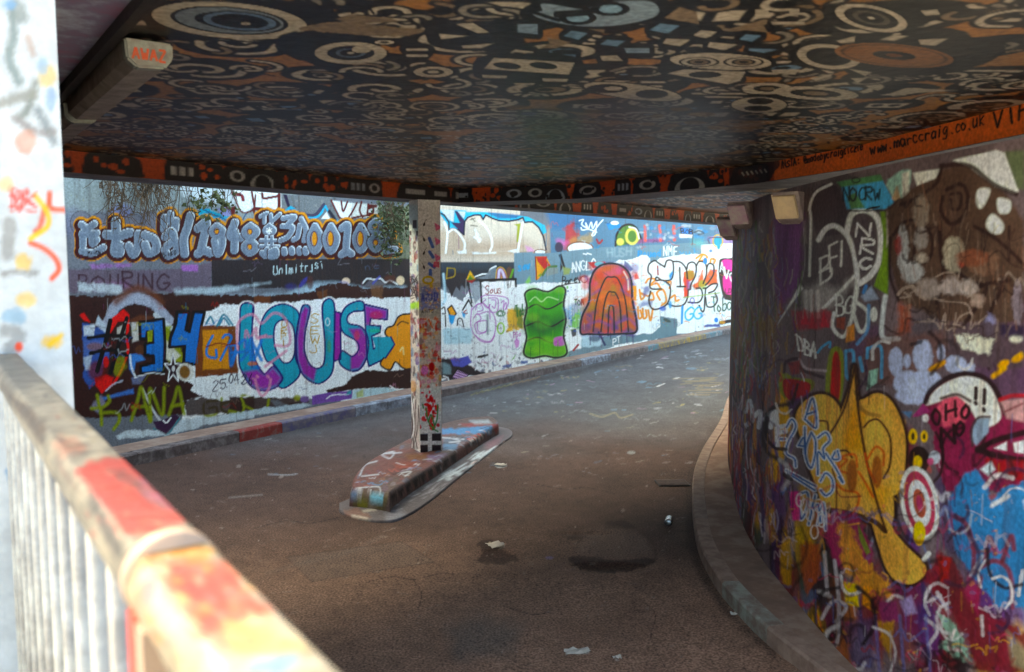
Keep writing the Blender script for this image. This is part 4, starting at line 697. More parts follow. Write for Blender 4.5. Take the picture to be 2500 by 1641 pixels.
# ---------------------------------------------------------------- right pavement, kerb stones and curved wall
KR = smooth([(4.1, 14.3), (3.15, 12.0), (2.52, 10.02), (1.913, 8.34), (1.564, 7.135), (1.30, 5.77), (1.25, 5.02), (1.277, 4.6), (1.34, 4.2), (1.42, 3.9), (1.52, 3.5), (1.60, 3.0), (1.66, 2.4), (1.70, 1.7)], 10)
RWs = smooth(RW, 60)
RWc = smooth(RW, 8)
def offset(poly, d):
    p = np.asarray(poly, float); t = np.gradient(p, axis=0); t /= np.linalg.norm(t, axis=1)[:, None]
    return p + np.stack([-t[:, 1], t[:, 0]], 1) * d
kin = offset(KR, .10)          # KR runs towards the camera, the wall lies on its left-hand side
rp = thing('right_pavement', 'narrow stained pavement with kerb at the foot of the curved wall', 'pavement')
del rp['label']; del rp['category']; rp['kind'] = 'structure'
A = kin + (kin - KR) * .02; n = len(A); Bw = RWc[np.linspace(0, len(RWc) - 1, n).astype(int)]
Bw = Bw + np.array([.04, 0])
V = [(x, y, .088) for x, y in A] + [(x, y, .092) for x, y in Bw]
pym = pymesh('paving', V, [[i, i + 1, n + i + 1, n + i] for i in range(n - 1)], M_PAVE, rp)
KRM = [solid_mat('kerb_right_%d' % i, a, c, 10, .8, .5) for i, (a, c) in enumerate([((136, 112, 98), (166, 142, 126)), ((150, 132, 120), (128, 108, 96)), ((160, 166, 154), (132, 116, 104))])]
arc = np.concatenate([[0], np.cumsum(np.linalg.norm(np.diff(KR, axis=0), axis=1))]); step = .62
for j in range(int(arc[-1] / step)):
    q = np.linspace(j * step + .003, (j + 1) * step - .003, 6)
    o_ = np.stack([np.interp(q, arc, KR[:, k]) for k in (0, 1)], 1); i_ = np.stack([np.interp(q, arc, kin[:, k]) for k in (0, 1)], 1); c_ = o_ * .9 + i_ * .1
    V = []; Fc = []
    for m in range(6): V += [(*o_[m], -.03), (*o_[m], .080), (*c_[m], .095), (*i_[m], .095), (*i_[m], -.03)]
    for m in range(5): Fc += [[m * 5 + k, m * 5 + (k + 1) % 5, (m + 1) * 5 + (k + 1) % 5, (m + 1) * 5 + k] for k in range(5)]
    Fc += [[0, 1, 2, 3, 4], [25, 26, 27, 28, 29][::-1]]
    yk = o_[3][1]
    pymesh('kerb_stone', V, Fc, KRM[2 if 3.9 < yk < 4.6 else (1 if yk > 6 else 0)], rp)

px_, _ = proj(np.column_stack([RWs, np.full(len(RWs), 1.2)])); ra = np.concatenate([[0], np.cumsum(np.linalg.norm(np.diff(RWs, axis=0), axis=1))])
fine = np.linspace(0, ra[-1], 9000); FX = np.stack([np.interp(fine, ra, RWs[:, k]) for k in (0, 1)], 1); fpx = proj(np.column_stack([FX, np.full(9000, 1.2)]))[0]
pick = [0]
for i in range(1, 9000):
    if abs(fpx[i] - fpx[pick[-1]]) > 2.3 or fine[i] - fine[pick[-1]] > .035: pick.append(i)
    if fpx[i] > 2600: break
pick += list(range(pick[-1] + 9, 9000, 9)); pick = np.array(pick)
zs = np.linspace(.07, ZW, 470)
P = np.stack([np.repeat(FX[pick][None, :, 0], len(zs), 0), np.repeat(FX[pick][None, :, 1], len(zs), 0), np.repeat(zs[:, None], len(pick), 1)], -1)
rwS = Surf(P, (104, 92, 96), w=(np.repeat(fine[pick][None], len(zs), 0).ravel(), np.repeat(zs[:, None], len(pick), 1).ravel()))
r = rwS; rr = random.Random(21)
S5 = lambda s: T(s, 1760, 360, 3.188)
S6 = lambda s: T(s, 1760, 800, 3.124)
S7 = lambda s: T(s, 1660, 1200, 2.833)
S8 = lambda s: T(s, 2000, 360, 2.892)
BR = (58, 32, 26); PW = (206, 212, 210)
r.mottle(.4, .3, 8)
# older layers everywhere: patches laid over each other in wall space
r.mode = 'w'
s0 = float(r.w[0][(r.x > 1790) & (r.x < 1990)].min()); s1 = float(r.w[0][(r.x > 2400) & (r.x < 2560)].max()); s2 = float(r.w[0].max())
for _ in range(260):                                          # the stretch beyond the picture's edge
    c_ = rr.choice([(120, 34, 60), (60, 110, 160), (206, 160, 60), (40, 26, 30), (190, 196, 200), (96, 110, 140), (130, 60, 40), (110, 140, 60), (150, 90, 150)])
    s_, z_ = rr.uniform(s1, s2) * 100, rr.uniform(5, 240)
    r.ell(s_, z_, rr.uniform(6, 26), rr.uniform(8, 30), c_, rr.uniform(.6, 1), 4, rr.uniform(-.6, .6), rag=5, rs=8)
    r.line([(s_ + (k / 4 - .5) * 30, z_ + rr.uniform(-9, 9)) for k in range(5)], rr.uniform(1, 3), rr.choice([(30, 22, 24), (206, 206, 206), (190, 70, 60)]), .8, 1)
for _ in range(420):
    s_ = rr.uniform(s0 - .5, s1) * 100; z_ = abs(rr.gauss(0, .75)) * 100 if rr.random() < .8 else rr.uniform(0, 240)
    low = z_ < 120
    c_ = rr.choice([(120, 34, 40), (90, 50, 110), (160, 40, 90), (60, 40, 90), (150, 90, 40), (190, 150, 40), (70, 80, 60), (50, 30, 34), (40, 26, 30), (96, 110, 140), (130, 60, 40), (150, 140, 150)]) if low else rr.choice([(96, 84, 92), (70, 60, 66), (110, 100, 104), (90, 60, 90), (76, 70, 74)])
    r.ell(s_, z_, rr.uniform(4, 20), rr.uniform(5, 28), c_, rr.uniform(.5, .95), 5, rr.uniform(-.4, .4), rag=5, rs=7)
for _ in range(150):
    s_ = rr.uniform(s0 - .5, s1) * 100; z_ = rr.uniform(4, 130); zz_ = rr.uniform(6, 22)
    pts = [(s_ + (k / 4 - .5) * zz_ * 1.5, z_ + rr.uniform(-.6, .6) * zz_) for k in range(5)]
    r.line(pts, rr.uniform(1, 2.6), rr.choice([(190, 190, 200), (150, 160, 180), (206, 160, 60), (40, 26, 28), (170, 60, 90), (90, 120, 170), (190, 70, 50)]), rr.uniform(.4, .9), 1.4)
for _ in range(130):                                          # runs of paint
    s_ = rr.uniform(s0 - .4, s1) * 100; z_ = rr.uniform(60, 225); ln = rr.uniform(8, 50)
    r.line([(s_, z_), (s_ + rr.gauss(0, .5), z_ - ln)], rr.uniform(.6, 1.4), rr.choice([(150, 140, 150), (60, 46, 50), (110, 60, 100), (120, 110, 110)]), .6, 1, sm=False)
r.mode = 'p'
# grey-brown upper left with purple roll, and what is written on it
r.poly(S5('640,80 1000,200 1300,450 1300,1100 1000,1200 560,1250 640,600'), (84, 76, 80), .95, 8, 4)
r.poly(S5('420,560 640,520 620,1050 440,1300 400,1000'), (104, 56, 116), .85, 14, 10, 14); r.poly(S5('60,560 280,560 260,1250 60,1300'), (112, 108, 116), .6, 20, 10); r.line(S5('280,560 290,1300'), 2, (60, 50, 56), .6); r.line(S5('640,560 640,1000 440,1380'), 2.5, (150, 146, 150), .6)
r.poly(S5('60,1280 420,1330 420,1562 60,1562'), (150, 120, 50), .5, 30, 14); r.poly(S5('440,1380 620,1060 640,1100 520,1260'), PW, .8, 4)
r.poly(S5('700,480 720,340 800,280 900,300 980,480 1010,660 760,700 700,560'), (70, 60, 66), 1, 4)
r.line(S5('690,1000 700,560 690,470 740,350 860,285'), 6, PW, 1, 3); r.line(S5('760,720 810,640 880,610 960,660 1010,740 1050,900 1060,1070 1030,1260'), 12, PW, 1, 4); r.line(S5('980,660 1020,520 1130,490 1220,560 1245,720 1230,880 1170,990 1080,1060'), 14, PW, 1, 4); r.poly(S5('1040,700 1080,580 1140,570 1190,650 1190,860 1130,960 1090,960 1050,840'), (78, 70, 76), 1, 4, sm=True)
r.text('N', *S5('1050,695')[0], *S5('1190,690')[0], 34, 5.5, PW, 1, 2, gap=.25, sm=False); r.text('R', *S5('1075,840')[0], *S5('1200,840')[0], 34, 5.5, PW, 1, 2, gap=.25); r.text('C', *S5('1085,950')[0], *S5('1200,940')[0], 26, 6, PW, 1, 2, gap=.25)
for t, x0, y0, x1, y1, h in (('B', 775, 1075, 880, 1010, 62), ('F', 855, 975, 930, 945, 62), ('I', 915, 930, 970, 920, 56)): r.text(t, *S5('%d,%d' % (x0, y0))[0], *S5('%d,%d' % (x1, y1))[0], h, 5, (190, 194, 192), .95, 3, gap=.1)
r.poly(S5('640,1120 760,1040 900,1100 1030,1000 1050,1060 900,1200 800,1260 640,1240'), (170, 168, 168), .6, 20, 8)
for x in (660, 700, 750): r.line(S5('%d,1120 %d,1320' % (x, x + 10)), 9, (190, 190, 190), .8, 5)
r.line(S5('1040,1000 930,1120 800,1250'), 8, PW, .9, 4); r.text('B', *S5('900,1310')[0], *S5('970,1300')[0], 48, 5, PW, .95, 2, gap=.1); r.text('G', *S5('960,1300')[0], *S5('1020,1290')[0], 36, 5, PW, .95, 2, gap=.1)
r.line(S5('1040,1260 960,1470 870,1400 880,1290'), 9, PW, 1, 3); r.line(S5('1050,1200 1140,1280 1130,1400 1080,1430 1030,1290'), 9, PW, 1, 3); r.poly(S5('900,1330 970,1320 960,1420 900,1400'), (140, 70, 50), .9, 4); r.poly(S5('980,1400 1040,1370 1040,1500 970,1520'), (206, 140, 60), .9, 4)
r.poly(S5('560,1280 850,1270 860,1400 700,1420 570,1420'), (150, 40, 56), .7, 10, 8, 12)
for x, y in ((650, 1250), (710, 1280), (800, 1270)): r.poly(S5('%d,%d %d,%d %d,%d' % (x, y, x + 40, y + 130, x - 30, y + 130)), (170, 44, 60), .9, 4)
r.text('DBA', *S6('590,180')[0], *S6('740,235')[0], 40, 5, PW, .95, 2, gap=.25); r.line(S6('740,190 770,150 830,110 830,150'), 6, (80, 150, 190), .9, 2)
# green strip, blue panel, white outline
r.poly(S5('1240,500 1290,500 1310,700 1300,1150 1190,1080 1250,900 1265,700'), (110, 140, 50), 1, 4); r.poly(S5('900,270 1240,210 1270,270 940,310'), (90, 140, 96), 1, 4); r.poly(S5('940,310 1260,260 1360,440 1280,480 980,480'), (84, 160, 204), 1, 4); r.poly(S5('980,380 1050,350 1120,470 1010,480'), (90, 130, 60), .9, 4); r.ell(*S5('1050,255')[0], 10, 6, BLK, .9, 2, ring=3)
r.text('NOCRW', *S5('950,420')[0], *S5('1250,400')[0], 30, 4.5, (30, 36, 40), .95, 2, gap=.15); r.line(S5('1140,480 1230,460'), 5, (30, 36, 40)); r.line(S5('1000,495 1300,490'), 4, (40, 40, 44), .8)
r.poly(S5('1300,250 1420,170 1480,180 1460,430 1360,440 1290,300'), (150, 190, 180), .9, 6, 4); r.poly(S5('1410,200 1470,180 1460,420 1410,380'), (206, 206, 200), .9, 5); r.poly(S5('1330,400 1370,300 1400,400 1390,450'), (190, 150, 110), .8, 5)
r.poly(S5('1290,490 1400,480 1430,600 1330,680 1290,780'), (196, 190, 186), .95, 4); r.poly(S5('1300,570 1390,520 1420,620 1320,660'), (130, 40, 40), .95, 4)
r.line(S5('1080,1090 1160,1080 1230,1180 1240,1400 1180,1540'), 4, (60, 50, 56), .8); r.poly(S5('1090,1160 1170,1080 1230,1180 1120,1200'), (150, 166, 190), .8, 6); r.line(S5('1110,1130 1130,1080'), 8, (70, 130, 190), .9, 4); r.line(S5('1150,1230 1140,1420 1060,1530'), 8, (96, 150, 196), .8, 4); r.ell(*S5('1190,1300')[0], 9, 18, PW, .9, 4)
r.line(S5('1280,1160 1260,1300 1260,1480 1380,1490'), 12, (196, 204, 208), .95, 4)
# brown figure-like sketch field, upper right
r.poly(S8('470,440 640,300 850,150 1100,130 1330,330 1446,520 1446,1240 900,1240 560,1080 500,800'), (84, 66, 56), 1, 10, 5); r.poly(S8('660,180 860,150 820,220 690,270'), (200, 204, 200), 1, 4); r.poly(S8('940,90 1250,20 1310,40 1410,310 1370,330 1240,280 1060,140'), (206, 214, 210), 1, 4); r.poly(S8('1310,30 1446,20 1446,300 1400,290'), (92, 104, 76), .9, 6)
for l in ('1120,300 1200,290 1200,340 1150,430 1110,400', '1260,360 1350,380 1340,460 1270,460', '1190,500 1230,470 1300,540 1290,600 1230,610 1180,560'): r.poly(S8(l), (206, 212, 206), 1, 6, sm=True)
for l, wd in (('860,130 1060,130 1230,260 1390,330', 12), ('860,150 830,250 700,350 560,410', 9), ('900,300 1000,260 1050,350 1020,480 930,540 860,450 870,350', 10), ('930,330 1000,330 990,430 930,430 930,370', 8), ('520,620 600,530 700,520 790,620 790,760 720,820 670,760 690,620', 8), ('500,640 500,900 560,1080', 8), ('850,560 860,760 880,900 830,1100', 10), ('880,880 960,870 1100,980 1200,960 1340,940', 10), ('1100,560 1240,640 1380,760 1446,830', 9), ('900,1240 900,1500', 5), ('1300,980 1200,1200 1200,1562', 10), ('1100,960 1180,1000 1060,1200 1000,1280', 10), ('1340,560 1340,800', 7)): r.line(S8(l), wd, (46, 28, 26), .9, 5)
for cx, cy, rx, ry, c_ in ((590, 720, 14, 60, (170, 176, 180)), (720, 640, 16, 30, (150, 146, 144)), (950, 760, 26, 44, (170, 166, 150)), (770, 1000, 30, 26, (160, 150, 146)), (660, 880, 26, 26, (176, 180, 184)), (930, 980, 26, 22, (176, 166, 164)), (1050, 990, 24, 20, (180, 170, 166)), (1160, 820, 40, 30, (120, 92, 76)), (1080, 780, 40, 20, (130, 80, 60)), (1120, 1080, 16, 16, (170, 150, 140)), (1200, 1250, 14, 26, (150, 150, 190)), (1400, 1100, 12, 60, (130, 120, 130)), (720, 450, 20, 40, (140, 130, 120)), (560, 690, 8, 24, (130, 44, 40)), (1000, 830, 8, 8, (150, 50, 30)), (720, 780, 14, 10, (176, 170, 160))): r.ell(*S8('%d,%d' % (cx, cy))[0], rx, ry, c_, .85, 10, rag=6, rs=10)
r.poly(S8('560,1200 880,1220 890,1420 700,1400 560,1340'), (92, 84, 92), .95, 8, 5); r.poly(S8('560,1100 640,1120 640,1300 560,1320'), (150, 70, 30), .7, 14, 8); r.poly(S8('920,1230 1446,1250 1446,1562 920,1562'), (84, 70, 76), .9, 8, 8); r.poly(S8('960,1330 1080,1320 1230,1360 1200,1460 1000,1420'), (206, 206, 190), .9, 8, 8, 12); r.ell(*S8('1390,1350')[0], 16, 10, (206, 206, 190), .9, 8); r.poly(S8('1260,1240 1446,1260 1446,1340 1280,1330'), (40, 30, 60), .8, 10, 6)
for x, y in ((1300, 1530), (1400, 1490)): r.ell(*S8('%d,%d' % (x, y))[0], 16, 9, (200, 150, 40), .95, 6, -.5)
for _ in range(260):
    x = rr.uniform(2180, 2500); y = rr.uniform(430, 800); ln = rr.uniform(14, 60)
    if y < 430 + max(0, (x - 2330)) * .9 and x > 2330: continue
    r.line([(x, y), (x + rr.gauss(0, 5), y + ln)], rr.uniform(1.5, 5), rr.choice([(120, 104, 92), (150, 136, 124), (60, 42, 36), (96, 78, 66), (44, 28, 26), (130, 96, 76)]), rr.uniform(.2, .5), 3)
r.scrib((2200, 500, 2480, 830), 26, [(44, 28, 26), (56, 38, 34), (160, 146, 136)], 3, 8, 40, .7, rr)
# pale dabs and clouds
r.poly(S6('1100,80 1350,60 1700,20 1720,320 1400,420 1250,440 1100,380'), (110, 76, 66), .6, 16, 10)
for cx, cy, rx, ry in ((1335, 260, 18, 36), (1420, 255, 10, 18), (1540, 215, 24, 40), (1680, 190, 10, 20), (1790, 280, 26, 22), (1420, 420, 34, 30), (1560, 430, 44, 34), (1470, 520, 44, 22), (1900, 310, 12, 12)): r.ell(*S6('%d,%d' % (cx, cy))[0], rx, ry, (166, 176, 204), .97, 6, rag=3)
r.line(S6('1600,320 1700,265'), 12, (206, 150, 40), .95, 5); r.line(S6('2080,370 2160,310'), 13, (206, 156, 40), .95, 6); r.line(S6('2240,240 2290,200'), 10, (206, 160, 50), .9, 5)
for l in ('1120,160 1220,150 1225,380', '1120,160 1115,230', '950,180 1010,190 1000,380 960,370 950,180', '1060,230 1080,330'): r.line(S6(l), 8, (90, 156, 196), .9, 3)
r.poly(S6('1130,330 1200,310 1190,420 1110,480'), (150, 196, 180), .9, 4)
# red and green leaf shapes
for pts, cc in (('800,540 820,220 880,140 930,200 940,400 900,600', (120, 130, 50)), ('835,520 850,250 880,180 910,260 910,480 880,600', (160, 30, 26)), ('440,420 480,340 560,380 700,400 690,480 520,540 470,520', (120, 130, 50)), ('470,430 500,390 670,420 670,500 560,560 490,520', (150, 34, 40))): r.poly(S6(pts), cc, 1, 4, 1, sm=True)
r.line(S6('480,340 500,260 600,240 620,320 780,380'), 8, (60, 44, 50), .9, 4); r.poly(S6('510,270 600,250 600,350 540,360'), (140, 56, 56), .8, 5); r.line(S6('600,240 650,310 800,330'), 6, (170, 160, 166), .8, 4); r.poly(S6('500,560 700,500 640,640 540,660'), (70, 40, 90), .8, 8, 4)
# big ochre forms
OC = (206, 158, 80); OR = (212, 142, 30)
ear1 = S6('570,690 620,580 720,515 820,520 900,600 900,700 820,820 800,900 700,900 620,860'); ear2 = S6('1040,620 1100,540 1200,500 1300,560 1380,720 1410,900 1390,1180 1340,1270 1180,1300 1100,1100')
body = S6('640,900 820,820 1010,700 1080,1000 1200,1300 1260,1540 1160,1500 1000,1420 800,1380 740,1250'); spike = S6('1020,290 1060,640 1110,960 960,940 820,830 900,680 980,460'); leg = S6('1100,1200 1290,1280 1330,1500 1420,1700 1560,1790 1500,1870 1330,1790 1260,1560')
leg = S6('1090,1240 1290,1270 1320,1420') + S7('1470,250 1560,370 1690,500 1690,580 1600,640 1500,620 1430,540 1380,400 1340,260')
for Q, cc in ((ear1, OC), (ear2, OC), (body, OC), (leg, OC), (spike, OR)):
    r.line(Q, 16, (52, 30, 18), .95, 5, closed=True); 
for Q, cc in ((ear1, OC), (ear2, OC), (leg, OC), (body, OC), (spike, OC)): r.poly(Q, cc, 1, 3, sm=True)
r.poly(S6('1020,560 1090,940 960,940 930,880'), OR, .8, 20); r.poly(S6('1050,1180 1300,1220 1250,1400 1130,1300'), OR, .5, 20); r.poly(S6('1050,640 1110,640 1090,760'), OR, .7, 12)
for l, wd in (('1020,290 1050,640 1100,960 1170,1260 1260,1560', 7), ('1020,300 960,560 900,700 820,830', 6), ('1090,760 1140,710 1210,710 1290,840 1290,1040 1240,1150', 5.5), ('820,790 810,720 750,710', 5), ('880,1380 880,1200 850,1080', 4), ('900,940 960,940 1000,990', 5), ('830,1390 1000,1420 1170,1480 1250,1550', 12)): r.line(S6(l), wd, (66, 38, 20), .95, 3)
for l in ('890,1080 920,990 1020,970 1040,1060', '1120,1000 1180,910 1240,950 1240,1050', '880,1190 940,1240 1040,1260 1050,1330 1010,1420', '1050,1100 1100,1180 1160,1290', '1100,960 1120,1060 1180,1180', '890,1000 960,1010 900,1080 960,1110'): r.line(S6(l), 6, (190, 84, 24), .85, 4)
for x, y in ((1000, 1130), (1190, 1100)): r.ell(*S6('%d,%d' % (x, y))[0], 13, 40, (130, 60, 20), .8, 8)
# blue and white script
scr = ['190,640 220,560 240,700 200,740', '230,700 300,640 290,760', '330,700 390,650 380,760 420,640 430,900', '440,760 490,750', '445,800 495,790', '450,850 490,850', '500,760 540,700 570,760 510,880 500,960 560,1000 570,1060', '590,900 630,840 640,900 600,900', '640,760 640,960', '690,800 650,900 650,1000 690,1070 720,960 720,860 690,800', '740,840 800,800 830,860 780,920 790,1000 740,950 740,1120', '800,960 880,1080 930,1180 900,1140', '890,940 900,1000 850,1000 870,950', '500,1090 720,1210', '510,1110 715,1240', '640,700 700,540 730,760 640,700', '660,660 720,640', '760,1170 800,1110 850,1160 850,1240 800,1280 760,1240', '600,1270 660,1260 660,1370 610,1460 600,1330', '670,1500 720,1280 690,1400 740,1350 760,1480', '740,1500 780,1340 800,1540']
for l in scr: r.line(S6(l), 11, (196, 204, 214), .95, 2.5)
for l in scr[5:]: r.line(S6(l), 4.6, (56, 96, 150), .95, 2)
# magenta and pink right side
r.poly(S6('1530,620 1560,520 1700,400 1900,370 2050,440 2150,600 2312,560 2312,1300 1900,1200 1720,1250 1640,1050 1620,800'), (118, 34, 66), 1, 6, 5); r.poly(S6('1560,590 1640,470 1780,390 1900,370 2030,420 2110,560 2130,700 2000,760 1900,620 1800,530 1680,560'), (216, 214, 206), 1, 5, sm=True); r.poly(S6('1640,620 1700,540 1800,520 1900,600 1860,720 1700,760'), (206, 90, 110), .95, 8); r.line(S6('1560,570 1600,480 1720,390 1870,350 2020,390 2110,500 2170,650'), 13, (44, 26, 26), .95, 5); r.line(S6('1680,540 1800,510 1900,560'), 8, (56, 34, 36), .9, 5)
r.poly(S6('2130,560 2312,540 2312,720 2180,690'), (190, 150, 150), .9, 8); r.line(S6('2130,550 2220,520 2312,520'), 10, (170, 40, 50), .9, 5); r.line(S6('2170,640 2300,580'), 6, (120, 50, 60), .7, 4); r.poly(S6('1920,760 1960,690 2050,690 2040,800 1950,900 1910,860'), (130, 150, 170), .95, 5); r.line(S6('1920,900 1910,780 1960,690 2050,680'), 7, (66, 50, 54), .9, 4)
r.line(S6('1960,930 2100,860 2312,800'), 15, (36, 22, 22), .95, 6); r.line(S6('1960,930 2100,980 2312,1010'), 15, (36, 22, 22), .95, 6); r.poly(S6('2080,920 2180,870 2180,940'), (206, 206, 206), .95, 4); r.poly(S6('2230,880 2312,860 2312,960 2240,950'), (206, 206, 206), .9, 4); r.poly(S6('1980,990 2312,1020 2312,1180 2100,1100'), (130, 26, 28), .9, 10, 6)
for t, x0, y0, x1, y1, h, w_ in (('O', 1620, 740, 1690, 730, 34, 7), ('H', 1720, 700, 1800, 670, 40, 7), ('O', 1835, 690, 1900, 680, 30, 7), ('N', 1680, 920, 1780, 890, 40, 8), ('O', 1795, 830, 1860, 820, 30, 7), ('!', 1900, 590, 1990, 570, 40, 9), ('!', 1970, 640, 2060, 610, 46, 9)): r.text(t, *S6('%d,%d' % (x0, y0))[0], *S6('%d,%d' % (x1, y1))[0], h, w_, (44, 24, 26), .95, 4, gap=.12)
for cx, cy, rx, ry, c_ in ((1465, 830, 11, 19, (206, 170, 40)), (1550, 830, 9, 15, (206, 170, 40)), (1465, 830, 4, 9, (40, 30, 20)), (1550, 830, 3, 7, (40, 30, 20)), (1510, 1010, 26, 34, (40, 26, 22)), (1500, 1030, 11, 17, (214, 176, 20)), (1630, 990, 14, 16, (180, 190, 200)), (1600, 1020, 8, 9, (170, 70, 110)), (1560, 690, 8, 10, (206, 206, 206))): r.ell(*S6('%d,%d' % (cx, cy))[0], rx, ry, c_, .95, 4)
r.line(S6('1640,800 1690,920 1680,1100 1600,1200'), 7, (50, 32, 30), .9, 4); r.poly(S6('1460,680 1540,580 1600,640 1500,680'), (150, 50, 110), .9, 4); r.poly(S6('1380,640 1460,640 1440,690'), (76, 120, 160), .8, 5)
# rings
for rx, ry, c_ in ((46, 92, (206, 206, 200)), (36, 80, (160, 60, 84)), (26, 58, (206, 206, 200)), (15, 36, (150, 80, 60)), (8, 20, (150, 56, 90))): r.ell(*S6('1515,1340')[0], rx, ry, c_, 1, 4, -.18)
r.line(S7('1720,430 1690,470'), 12, (206, 206, 200), .95, 4); r.ell(*S7('1655,290')[0], 15, 30, (214, 172, 20), 1, 4)
# blue fields
r.poly(S6('1740,1562 1740,1320 1850,1120 1940,1080 2020,1180 2060,1340 2150,1220 2312,1180 2312,1562') , (56, 118, 166), 1, 8, 6); r.poly(S7('1860,60 2000,0 2120,20 2170,100 2240,0 2400,-40 2400,820 2300,800 2200,800 2000,560 1900,380'), (56, 118, 166), 1, 8, 6); r.poly(S6('1980,1080 2060,1020 2090,1080 2040,1130'), (180, 200, 206), .9, 8)
for l in ('1880,160 1980,230 2030,400 2030,560', '2090,520 2180,480 2280,560 2300,800', '2110,470 2140,320 2180,430', '2230,480 2290,310 2310,400', '2080,600 2050,760'): r.line(S7(l), 12, (120, 44, 50), .85, 6)
for l in ('1870,40 1870,180 1930,380', '1900,0 1900,100'): r.line(S7(l), 5, (50, 60, 100), .7, 4)
# lower zone
r.poly(S7('1700,620 1800,420 1900,480 2050,800 2200,860 2400,1000 2400,1250 2060,1250 1980,1000'), (110, 24, 36), .9, 10, 12, 18); r.poly(S7('1780,440 1880,460 1850,620 1800,640'), (150, 40, 34), .9, 8); r.poly(S7('2000,560 2080,700 2060,860 1960,700'), (150, 40, 80), .8, 10); r.poly(S7('2260,960 2400,1100 2400,1250 2300,1200'), (150, 150, 120), .7, 14)
r.poly(S7('1060,120 1220,150 1340,420 1300,560 1100,520 990,300'), (150, 40, 90), .8, 10, 8); r.poly(S7('1080,210 1160,200 1300,500 1460,640 1460,740 1300,720 1140,560'), (196, 140, 60), .85, 10, 12, 16); r.poly(S7('1120,620 1220,640 1240,800 1150,780'), (206, 176, 30), .95, 5); r.poly(S7('1270,660 1330,660 1320,820 1260,780'), (206, 140, 30), .9, 6); r.poly(S7('1370,760 1500,760 1520,900 1400,920'), (120, 40, 90), .8, 8); r.poly(S7('840,340 960,370 980,560 880,720 840,560'), (160, 80, 40), .85, 8, 6); r.poly(S7('800,250 860,240 860,370 820,360'), (190, 160, 40), .8, 8); r.poly(S7('1230,220 1320,420 1290,440 1240,330'), (110, 130, 50), .9, 4); r.poly(S7('750,0 830,0 830,200 780,200'), (190, 40, 120), .9, 5)
for l in ('1000,420 1020,700', '1070,480 1100,780 1080,1060 980,1000', '980,880 1060,760 1150,800 1080,900', '1730,660 1700,760 1800,720', '1780,700 1860,840', '1700,880 1780,960 1720,1060'): r.line(S7(l), 9, (180, 176, 180), .85, 4)
r.poly(S7('1780,840 1900,900 2020,1180 1900,1160 1800,1080 1850,1000'), (130, 170, 150), .85, 6, 8, 12); r.line(S7('1900,960 1860,1080 1940,1100'), 8, (206, 200, 196), .9, 4); r.poly(S7('1520,760 1600,720 1640,840 1560,860'), (150, 140, 180), .8, 8)
for l in ('1150,560 1170,300', '1120,240 1240,220', '1200,380 1260,460', '1230,540 1290,480 1290,600', '1330,500 1330,640', '1400,560 1440,600 1400,720 1380,640'): r.line(S7(l), 4, (200, 150, 70), .9, 3)
for x in (1350, 1520, 1700): r.line(S7('%d,860 %d,1250' % (x, x + 30)), 8, (96, 100, 150), .7, 5)
r.poly(S7('1130,900 1340,880 1350,1250 1180,1200'), (70, 56, 96), .7, 14, 8); r.poly(S7('1370,900 1480,900 1460,1160 1400,1060'), (180, 140, 40), .7, 8, 6)
for x, y in S7('830,60 860,100 900,160 960,100 980,200 930,280'): r.ell(x, y, 9, 16, (206, 200, 196), .9, 3, ring=4)
for _ in range(620):                                          # old tags and runs crowded along the far curve
    x = 1788 + abs(rr.gauss(0, 80)); y = rr.uniform(700, 1280) if rr.random() < .85 else rr.uniform(540, 700); ln = rr.uniform(12, 70)
    if x > 1990 or y > 1180 + (x - 1788) * 1.3: continue
    hi_ = y < 900
    r.line([(x, y), (x + rr.gauss(0, 3), y + ln * .5), (x + rr.gauss(0, 5), y + ln)], rr.uniform(1.5, 4.5), rr.choice([(150, 120, 60), (120, 124, 150), (150, 146, 140), (96, 60, 110), (120, 60, 50), (90, 120, 70)] if hi_ else [(150, 40, 60), (120, 30, 36), (90, 60, 120), (170, 100, 60), (190, 190, 200), (60, 36, 40), (60, 50, 96), (150, 130, 150), (40, 24, 28)]), rr.uniform(.35, .8), 2)
r.scrib((1880, 1180, 2480, 1640), 70, [(40, 24, 26), (180, 170, 176), (170, 60, 90), (206, 160, 60), (90, 100, 150), (130, 40, 50)], 3, 8, 34, .6, rr)
r.specks((1880, 1150, 2480, 1640), 200, [(150, 50, 90), (60, 30, 40), (190, 150, 60), (110, 110, 150), (170, 160, 160)], 2, 9, .5)
for _ in range(150):                                          # broken black outlines and half covered pieces
    x, y = rr.uniform(1860, 2490), rr.uniform(860, 1640)
    if y > 1250 + (x - 1830) * 1.5 or (1930 < x < 2230 and 950 < y < 1400) or (2210 < x < 2430 and 880 < y < 1090): continue
    z_ = rr.uniform(14, 60); th = rr.uniform(0, 6.28); pts = [(x + z_ * math.cos(th + q * .8), y + z_ * 1.3 * math.sin(th + q * .8)) for q in range(rr.randint(2, 5))]
    r.line(pts, rr.uniform(4, 11), rr.choice([(30, 20, 22), (40, 24, 26), (30, 20, 22), (196, 196, 196), (60, 36, 60)]), rr.uniform(.45, .9), rr.uniform(2, 7), rag=2, rs=8)
for _ in range(120):
    x, y = rr.uniform(1860, 2490), rr.uniform(900, 1640)
    if (1930 < x < 2230 and 950 < y < 1400) or (2210 < x < 2430 and 820 < y < 1080): continue
    r.line([(x, y), (x + rr.gauss(0, 2), y + rr.uniform(20, 90))], rr.uniform(1.5, 4), rr.choice([(50, 30, 34), (170, 170, 176), (120, 50, 80), (70, 90, 140), (150, 110, 50)]), rr.uniform(.3, .65), 2)
